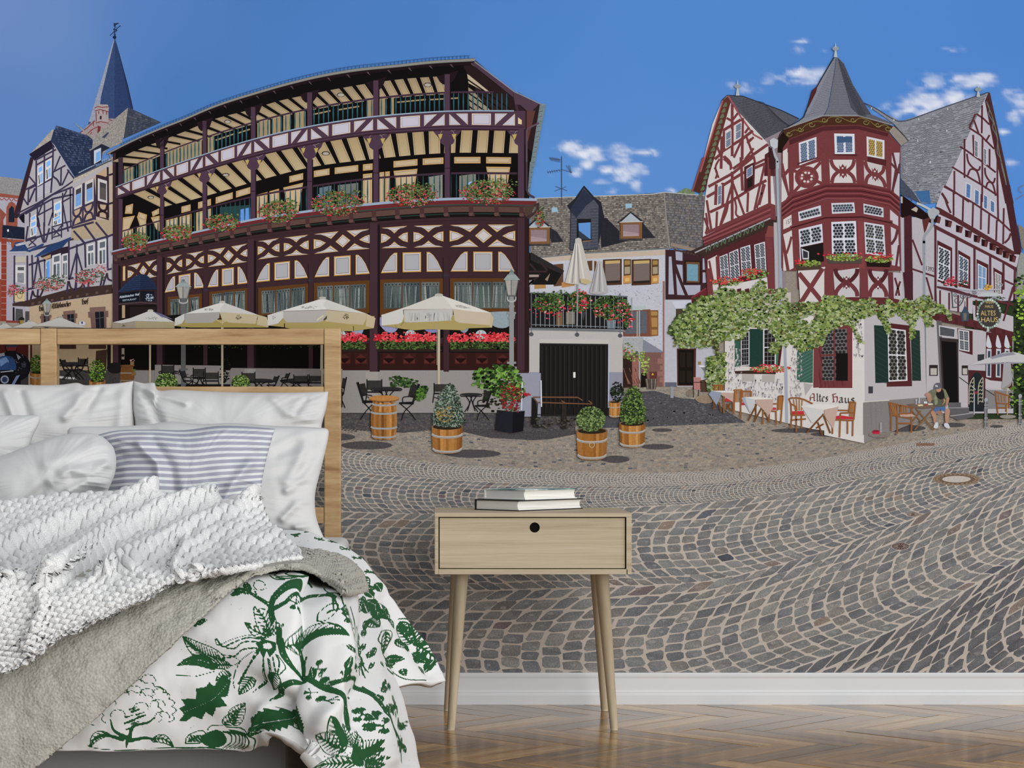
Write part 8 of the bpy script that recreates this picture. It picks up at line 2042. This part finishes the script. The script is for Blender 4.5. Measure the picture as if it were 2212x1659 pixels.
for pts, w, a, sd in (('330 1062 250 1100 150 1130 36 1180 -40 1215', 15, .034, -.25), ('460 1080 390 1098 334 1118 250 1160 152 1222 100 1260', 15, .036, -.25), ('330 1134 300 1140 270 1158', 9, -.03, 0),
                      ('545 1078 520 1110 470 1125 410 1150 330 1190 230 1240', 15, .030, -.2), ('300 1085 200 1120 90 1170', 12, -.016, 0), ('400 1180 385 1210 378 1236', 10, .016, 0), ('520 1140 440 1160 410 1190', 13, .014, 0),
                      ('95 1300 85 1350 60 1400', 15, .016, 0), ('10 1250 -10 1330', 18, .014, 0), ('600 1150 560 1170 500 1180', 12, .012, 0), ('250 1190 180 1230 100 1280', 12, -.012, 0)):
    kh += ridge(X, Y, S(pts), w, a, sd)
# basket stitches: staggered puffs
arcU = np.cumsum(np.r_[np.zeros((1, KU)), np.hypot(np.diff(X, axis=0), np.diff(Y, axis=0))], 0)
su = (X + .42 * Y) / 21.0; sv = (Y - .12 * X) / 12.0
row = np.floor(sv); a_ = (su + .5 * (row % 2)) % 1 * 2 - 1; b_ = (sv - row) * 2 - 1
a_ = np.clip(a_ + .25 * b_, -1, 1)
puff = np.sqrt(np.clip(1 - np.abs(a_) ** 3.2, 0, 1)) * np.sqrt(np.clip(1 - np.abs(b_) ** 2.6, 0, 1))
rr_ = (np.floor(su + .5 * (row % 2)) * 7.13 + row * 3.71) % 1
puff = puff * (.75 + .4 * ((np.sin(rr_ * 43.1) * 43758.5) % 1))
edge = np.minimum(1, (np.linspace(0, 1, KV)[::-1] / .045))[:, None]
rope = np.exp(-(np.linspace(1, 0, KV) / .03) ** 2)[:, None] * (0.6 + .4 * np.sin((X - Y) / 2.6))
KW = KW + KNn * (kh + puff * .0115 * edge + rope * .011 - .006)[..., None]
M_KNIT, _nt, _b = mat('white_knit', 0.95, 0.06)
_tc = nd(_nt, 'ShaderNodeTexCoord')
_n = nd(_nt, 'ShaderNodeTexVoronoi', Scale=420); _nt.links.new(_tc.outputs['Object'], _n.inputs['Vector'])
_r = ramp(_nt, [(0.05, 'f2f2f2'), (0.75, 'd0d0d0')], _n.outputs[0]); _nt.links.new(_r.outputs[0], _b.inputs['Base Color'])
bump(_nt, _b, _n.outputs[0], 0.5, 0.002)
kn = link('knit_blanket', grid_mesh('knit_blanket', KW, M_KNIT, 0.012))
tag(kn, 'chunky white knitted blanket heaped across the bed', 'blanket')

# ---- pillows
def pillow(name, top, right, bottom, left, Dt, Db, bulge, m, label, cat='pillow', seed=0, wr=1.0, folds=(), n=150, stripe=None, group=None, back=.55):
    """top/bottom run left to right, left/right run top to bottom, all in photo pixels"""
    def rs(s):
        q = np.array(smooth(S(s), 8)); d = np.r_[0, np.cumsum(np.hypot(*np.diff(q, axis=0).T))]; t = np.linspace(0, d[-1], n)
        return np.stack([np.interp(t, d, q[:, 0]), np.interp(t, d, q[:, 1])], 1)
    T, B, L, R = rs(top), rs(bottom), rs(left), rs(right)
    u = np.linspace(0, 1, n)[None, :, None]; v = np.linspace(0, 1, n)[:, None, None]
    C = (1 - v) * T[None] + v * B[None] + (1 - u) * L[:, None] + u * R[:, None] - ((1 - u) * (1 - v) * T[0] + u * (1 - v) * T[-1] + (1 - u) * v * B[0] + u * v * B[-1])
    X, Y = C[..., 0], C[..., 1]; u, v = u[..., 0], v[..., 0]
    U, V = np.broadcast_to(u, X.shape), np.broadcast_to(v, X.shape)
    f = (np.clip(4 * U * (1 - U), 0, 1) ** .42) * (np.clip(4 * V * (1 - V), 0, 1) ** .42)
    D0 = Dt + (Db - Dt) * V
    h = bulge * f
    cr = np.minimum(np.minimum(U, 1 - U), np.minimum(V, 1 - V))
    ang = np.arctan2(V - .5, U - .5)
    w_ = (fbm(np.cos(ang) * 4.5 + seed, np.sin(ang) * 4.5 + seed * 3.3, 3) - .5) * np.exp(-cr * 8) * .06 + (fbm(X / 60 + seed, Y / 60, 2) - .5) * .022 + (fbm(X / 24 + seed, Y / 40 + 5, 2) - .5) * .004
    h = h + wr * w_ * np.clip(cr * 14, 0, 1)
    for pts, w, a, sd in folds: h += ridge(X, Y, S(pts), w, a, sd) * np.clip(cr * 12, 0, 1)
    Fr = to_world(np.stack([X, Y, D0 - h], -1)); Bk = to_world(np.stack([X, Y, D0 + back * bulge * f + .002], -1))
    nv, nu = n, n
    Vv = np.concatenate([Fr.reshape(-1, 3), Bk.reshape(-1, 3)]); k = n * n
    Ff = np.concatenate([grid_faces(nv, nu, 0), grid_faces(nv, nu, k, True)])
    rim = np.concatenate([np.arange(nu), np.arange(1, nv) * nu + nu - 1, (nv - 1) * nu + np.arange(nu - 2, -1, -1), np.arange(nv - 2, 0, -1) * nu]); r2 = np.roll(rim, -1)
    Ff = np.concatenate([Ff, np.stack([r2, rim, rim + k, r2 + k], 1)])
    c = Vv.mean(0); c[2] = Vv[:, 2].min()
    me = bpy.data.meshes.new(name); me.from_pydata((Vv - c).tolist(), [], Ff.tolist()); me.update()
    me.polygons.foreach_set('use_smooth', [True] * len(me.polygons)); me.materials.append(m)
    if stripe is not None:
        a = me.attributes.new('stripe', 'FLOAT', 'POINT'); sv_ = np.broadcast_to(stripe(U, V, X, Y), X.shape).ravel(); a.data.foreach_set('value', np.concatenate([sv_, sv_]).astype(np.float32))
    o = link(name, me, None, tuple(c)); tag(o, label, cat, group)
    return o
pillow('pillow', '-330 832 -200 828 -60 834 0 830 80 832 130 831 166 827 184 832 220 830 253 828 288 823', '288 823 287 860 290 918 286 990', '-330 1010 0 1010 286 990', '-330 832 -335 920 -330 1010', 5.71, 5.62, .10, M_COTTON, 'large white pillow leaning on the left half of the headboard', seed=3,
       folds=(('10 850 30 900 20 960', 10, .03, 0), ('45 850 60 900', 9, -.02, 0), ('185 845 160 880 140 900', 10, .02, 0), ('215 840 190 880', 8, -.016, 0), ('270 850 262 940', 14, .03, 0)))
pillow('pillow', '289 823 312 828 333 827 342 843 383 842 460 846 542 848 630 848 709 846', '709 846 705 880 698 906 694 928 690 1000', '292 1000 500 1010 690 1000', '289 823 286 880 291 918 292 1000', 5.71, 5.62, .10, M_COTTON, 'white pillow leaning on the headboard above the striped pillow', seed=9,
       folds=(('300 835 340 850 400 870', 9, .02, 0), ('310 850 330 880 345 915', 10, -.022, 0), ('590 860 620 890 680 905', 12, .016, 0), ('660 865 640 890', 8, -.012, 0)))
pillow('pillow', '146 930 163 922 253 921 318 917 369 911 434 916 506 914 593 920 660 922 704 925', '704 925 710 938 698 995 684 1050 680 1080 684 1121 700 1163', '146 1150 400 1180 600 1170 700 1163', '146 930 143 1000 146 1150', 5.46, 5.32, .11, M_COTTON, 'white pillow standing behind the striped pillow', seed=14,
       folds=(('690 1000 650 1040 620 1060', 10, .02, 0), ('682 1080 640 1090 610 1120', 9, .018, 0), ('660 960 640 1010 620 1040', 14, .02, 0), ('690 1130 640 1140', 8, .016, 0), ('600 980 640 960 700 950', 12, -.014, 0)))
M_STRIPE, _nt, _b = mat('striped_cotton', 0.88, 0.12)
_a = nd(_nt, 'ShaderNodeAttribute', attribute_name='stripe')
_r = ramp(_nt, [(0.46, 'cfd3d3'), (0.54, '9a9cab')], _a.outputs['Fac']); _nt.links.new(_r.outputs[0], _b.inputs['Base Color'])
pillow('pillow', '208 940 253 930 325 928 398 929 470 920 530 921 594 926', '594 926 584 960 575 995 566 1040 560 1090', '225 1110 400 1120 560 1110', '208 940 232 960 244 1000 232 1050 225 1110', 5.24, 5.12, .09, M_STRIPE, 'blue-grey and white striped pillow in front of the white pillows', seed=21, n=240,
       stripe=lambda U, V, X, Y: .5 + .5 * np.sin((V * 14.2 + .12 * np.sin(U * 7)) * 6.2832 + 1.2) + .12,
       folds=(('300 960 340 1000 345 1060', 10, .022, 0), ('330 950 370 1010 380 1080', 12, -.018, 0), ('540 1000 500 1050 480 1090', 12, .02, 0), ('230 945 300 955 380 960', 8, .010, 0), ('560 1040 520 1060', 8, -.012, 0)))
pillow('pillow', '-70 1000 0 985 47 968 100 948 148 937 190 935 222 944 245 966', '245 966 251 990 249 1020 240 1045 226 1075', '-80 1130 0 1130 120 1120 226 1085', '-70 1000 -80 1050 -80 1130', 5.10, 5.0, .12, M_COTTON, 'plump white cushion lying in front of the left pillows', 'cushion', seed=27,
       folds=(('240 1000 200 1020 150 1015 110 1040', 12, .024, 0), ('235 1045 190 1040 150 1060', 10, .02, 0), ('120 1030 90 1060 60 1090', 14, -.022, 0), ('200 960 150 985 100 1000', 14, .014, 0), ('228 1060 180 1070', 8, -.018, 0)))
pillow('pillow', '-160 905 -60 900 0 897 50 897 80 897 88 904', '88 904 82 920 72 940 66 958 60 977 50 1010', '-160 1030 -60 1030 50 1020', '-160 905 -165 960 -160 1030', 5.40, 5.32, .09, M_COTTON, 'small white cushion at the left edge of the photo', 'cushion', seed=33)
# ------------------------------------------------------------------ nightstand
NF = 5.37                               # depth of its front
x0, x1 = 0.0, 0.499
zt, zb = 0.5506, 0.3945
yf = NF + CAMY; yb = yf + 0.38
ns = empty('nightstand', (0.2495, (yf + yb) / 2, 0))
tag(ns, 'pale wooden nightstand with one drawer and four tapered legs', 'nightstand')
def npart(name, lo, hi, m=M_NIGHT, b=0.0008, par=None):
    lo = Vector(lo) - ns.location; hi = Vector(hi) - ns.location
    return bevel_box(name, lo, hi, m, par or ns, b, 1)
npart('top_panel', (x0, yf, zt - 0.0105), (x1, yb, zt))
npart('bottom_panel', (x0 + .0098, yf, zb), (x1 - .0098, yb, zb + 0.0135))
npart('side_panel', (x0, yf, zb), (x0 + 0.0095, yb, zt - 0.0108))
npart('side_panel', (x1 - 0.0135, yf, zb), (x1, yb, zt - 0.0108))
npart('back_panel', (x0 + 0.01, yb - 0.006, zb + .014), (x1 - 0.014, yb, zt - 0.011))
M_DARK = mat_plain('gap_shade_black', '0b0a09', 0.8, 0.1)
# drawer front with a round finger hole
dw = empty('drawer'); dw.parent = ns
da, db_, dc, dd = x0 + 0.0125, x1 - 0.0165, zb + 0.0158, zt - 0.0130
hc = ((1155 - VPX) * (NF + .006) / FPX, CAMZ - (1139.5 - VPY) * (NF + .006) / FPX); hr = 0.0129
bpy.data.objects.remove(dw, do_unlink=True)
K = 64
ring = [(hc[0] + hr * math.cos(2 * math.pi * i / K), hc[1] + hr * math.sin(2 * math.pi * i / K)) for i in range(K)]
def outp(i):
    a = 2 * math.pi * i / K; c, s = math.cos(a), math.sin(a); t = 1e9
    if c > 1e-9: t = min(t, (db_ - hc[0]) / c)
    if c < -1e-9: t = min(t, (da - hc[0]) / c)
    if s > 1e-9: t = min(t, (dd - hc[1]) / s)
    if s < -1e-9: t = min(t, (dc - hc[1]) / s)
    return (hc[0] + t * c, hc[1] + t * s)
outer = [outp(i) for i in range(K)]
for cx_, cz_ in ((da, dc), (db_, dc), (db_, dd), (da, dd)):      # snap nearest outline points to the corners
    i = min(range(K), key=lambda k: (outer[k][0] - cx_) ** 2 + (outer[k][1] - cz_) ** 2); outer[i] = (cx_, cz_)
yd0, yd1 = yf + 0.006, yf + 0.021
vv = []; ff = []
for ring_, y in ((outer, yd0), (ring, yd0), (outer, yd1), (ring, yd1)):
    vv += [(a - ns.location.x, y - ns.location.y, b) for a, b in ring_]
for i in range(K):
    j = (i + 1) % K
    ff += [(i, j, K + j, K + i), (2 * K + j, 2 * K + i, 3 * K + i, 3 * K + j), (K + i, K + j, 3 * K + j, 3 * K + i), (j, i, 2 * K + i, 2 * K + j)]
dro = link('drawer_front', mesh('drawer_front', vv, ff, M_NIGHT), ns)
npart('drawer_shade_fill', (x0 + .0097, yd0 + .0035, zb + .0137), (x1 - .0137, yb - .007, zt - .0107), M_DARK, 0)  # black fill in the cavity, painted shade for the drawer gap and finger hole
def tleg(name, p0, p1, r0, r1, par, m=M_NIGHTV, n=28):
    p0, p1 = Vector(p0), Vector(p1); vv = []; ff = []
    secs = [(0, r0), (0.985, r1), (1.0, r1 * .93)]
    for t, rr in secs:
        c = p0.lerp(p1, t)
        vv += [(c.x + rr * math.cos(2 * math.pi * i / n), c.y + rr * math.sin(2 * math.pi * i / n), c.z) for i in range(n)]
    for k in range(len(secs) - 1):
        ff += [(k * n + i, k * n + (i + 1) % n, (k + 1) * n + (i + 1) % n, (k + 1) * n + i) for i in range(n)]
    ff += [tuple(range(n)), tuple(range((len(secs) - 1) * n, len(secs) * n))[::-1]]
    me = mesh(name, vv, ff, m, True)
    o = link(name, me, par); 
    return o
for X0, D0, X1, D1 in ((.0688, 5.43, .041, 5.373), (.4276, 5.43, .455, 5.373), (.062, 5.69, .0345, 5.747), (.4338, 5.69, .4607, 5.747)):
    L = ns.location
    tleg('leg', (X0 - L.x, D0 + CAMY - L.y, zb), (X1 - L.x, D1 + CAMY - L.y, 0.0), 0.0182, 0.0100, ns)

# ------------------------------------------------------------------ books
M_PAGES, _nt, _b = mat('book_pages', 0.9, 0.1)
_tc = nd(_nt, 'ShaderNodeTexCoord'); _mp = nd(_nt, 'ShaderNodeMapping'); _mp.inputs['Scale'].default_value = (6, 6, 900)
_nt.links.new(_tc.outputs['Object'], _mp.inputs[0])
_n = nd(_nt, 'ShaderNodeTexNoise', Scale=1.0, Detail=3); _nt.links.new(_mp.outputs[0], _n.inputs['Vector'])
_r = ramp(_nt, [(0.3, 'c8c6c0'), (0.6, 'e6e4de')], _n.outputs[0]); _nt.links.new(_r.outputs[0], _b.inputs['Base Color'])
M_BLACK = mat_plain('black_cover', '141414', 0.5, 0.3)
M_WCOV, _nt, _b = mat('white_cover', 0.4, 0.3)
_tc = nd(_nt, 'ShaderNodeTexCoord'); _n = nd(_nt, 'ShaderNodeTexNoise', Scale=16, Detail=4); _nt.links.new(_tc.outputs['Object'], _n.inputs['Vector'])
_r = ramp(_nt, [(0.46, 'd9dcda'), (0.56, '6f8f92'), (0.7, '3c5a5e')], _n.outputs[0]); _nt.links.new(_r.outputs[0], _b.inputs['Base Color'])
M_WCOVP = mat_plain('white_board', 'dcdcd8', 0.5, 0.3)
def book(corner, z, L, Wd, H, ang, mc, mtop, label, t=0.0026):
    """corner = front corner; long fore-edge runs to the right rear, short edge to the left rear"""
    o = empty('book', (corner[0], corner[1], z)); o.rotation_euler = (0, 0, ang)
    tag(o, label, 'book', 'books on the nightstand')
    # local x along the fore-edge, local y towards the spine
    bevel_box('cover', (-.003, -.004, 0), (L + .003, Wd, t), mc, o, 0.0006, 1)
    bevel_box('cover', (-.003, -.004, H - t), (L + .003, Wd, H), mtop, o, 0.0006, 1)
    bevel_box('spine', (-.003, Wd - .004, t), (L + .003, Wd, H - t), mc, o, 0.0006, 1)
    n = 9; vv = []; ff = []
    for k in range(n):                       # fore-edge is slightly hollow
        s = -1 + 2 * k / (n - 1); zz = t + (H - 2 * t) * k / (n - 1); yy = .0045 * (1 - s * s)
        vv += [(0.001, yy, zz), (L - .001, yy, zz), (L - .001, Wd - .004, zz), (0.001, Wd - .004, zz)]
    for k in range(n - 1):
        a, b = 4 * k, 4 * k + 4
        ff += [(a, a + 1, b + 1, b), (a + 1, a + 2, b + 2, b + 1), (a + 3, a, b, b + 3)]
    ff += [(3, 2, 1, 0), (4 * n - 4, 4 * n - 3, 4 * n - 2, 4 * n - 1)]
    link('page_block', mesh('page_block', vv, ff, M_PAGES), o)
    return o
book((.2166, 5.478 + CAMY), zt, .25, .153, .0282, math.radians(45.8), M_BLACK, M_BLACK, 'black covered book lying at the bottom of the pair')
book((.2343, 5.50 + CAMY), zt + .0283, .199, .1445, .0272, math.radians(45), M_WCOVP, M_WCOV, 'white covered book lying on top of the black one')
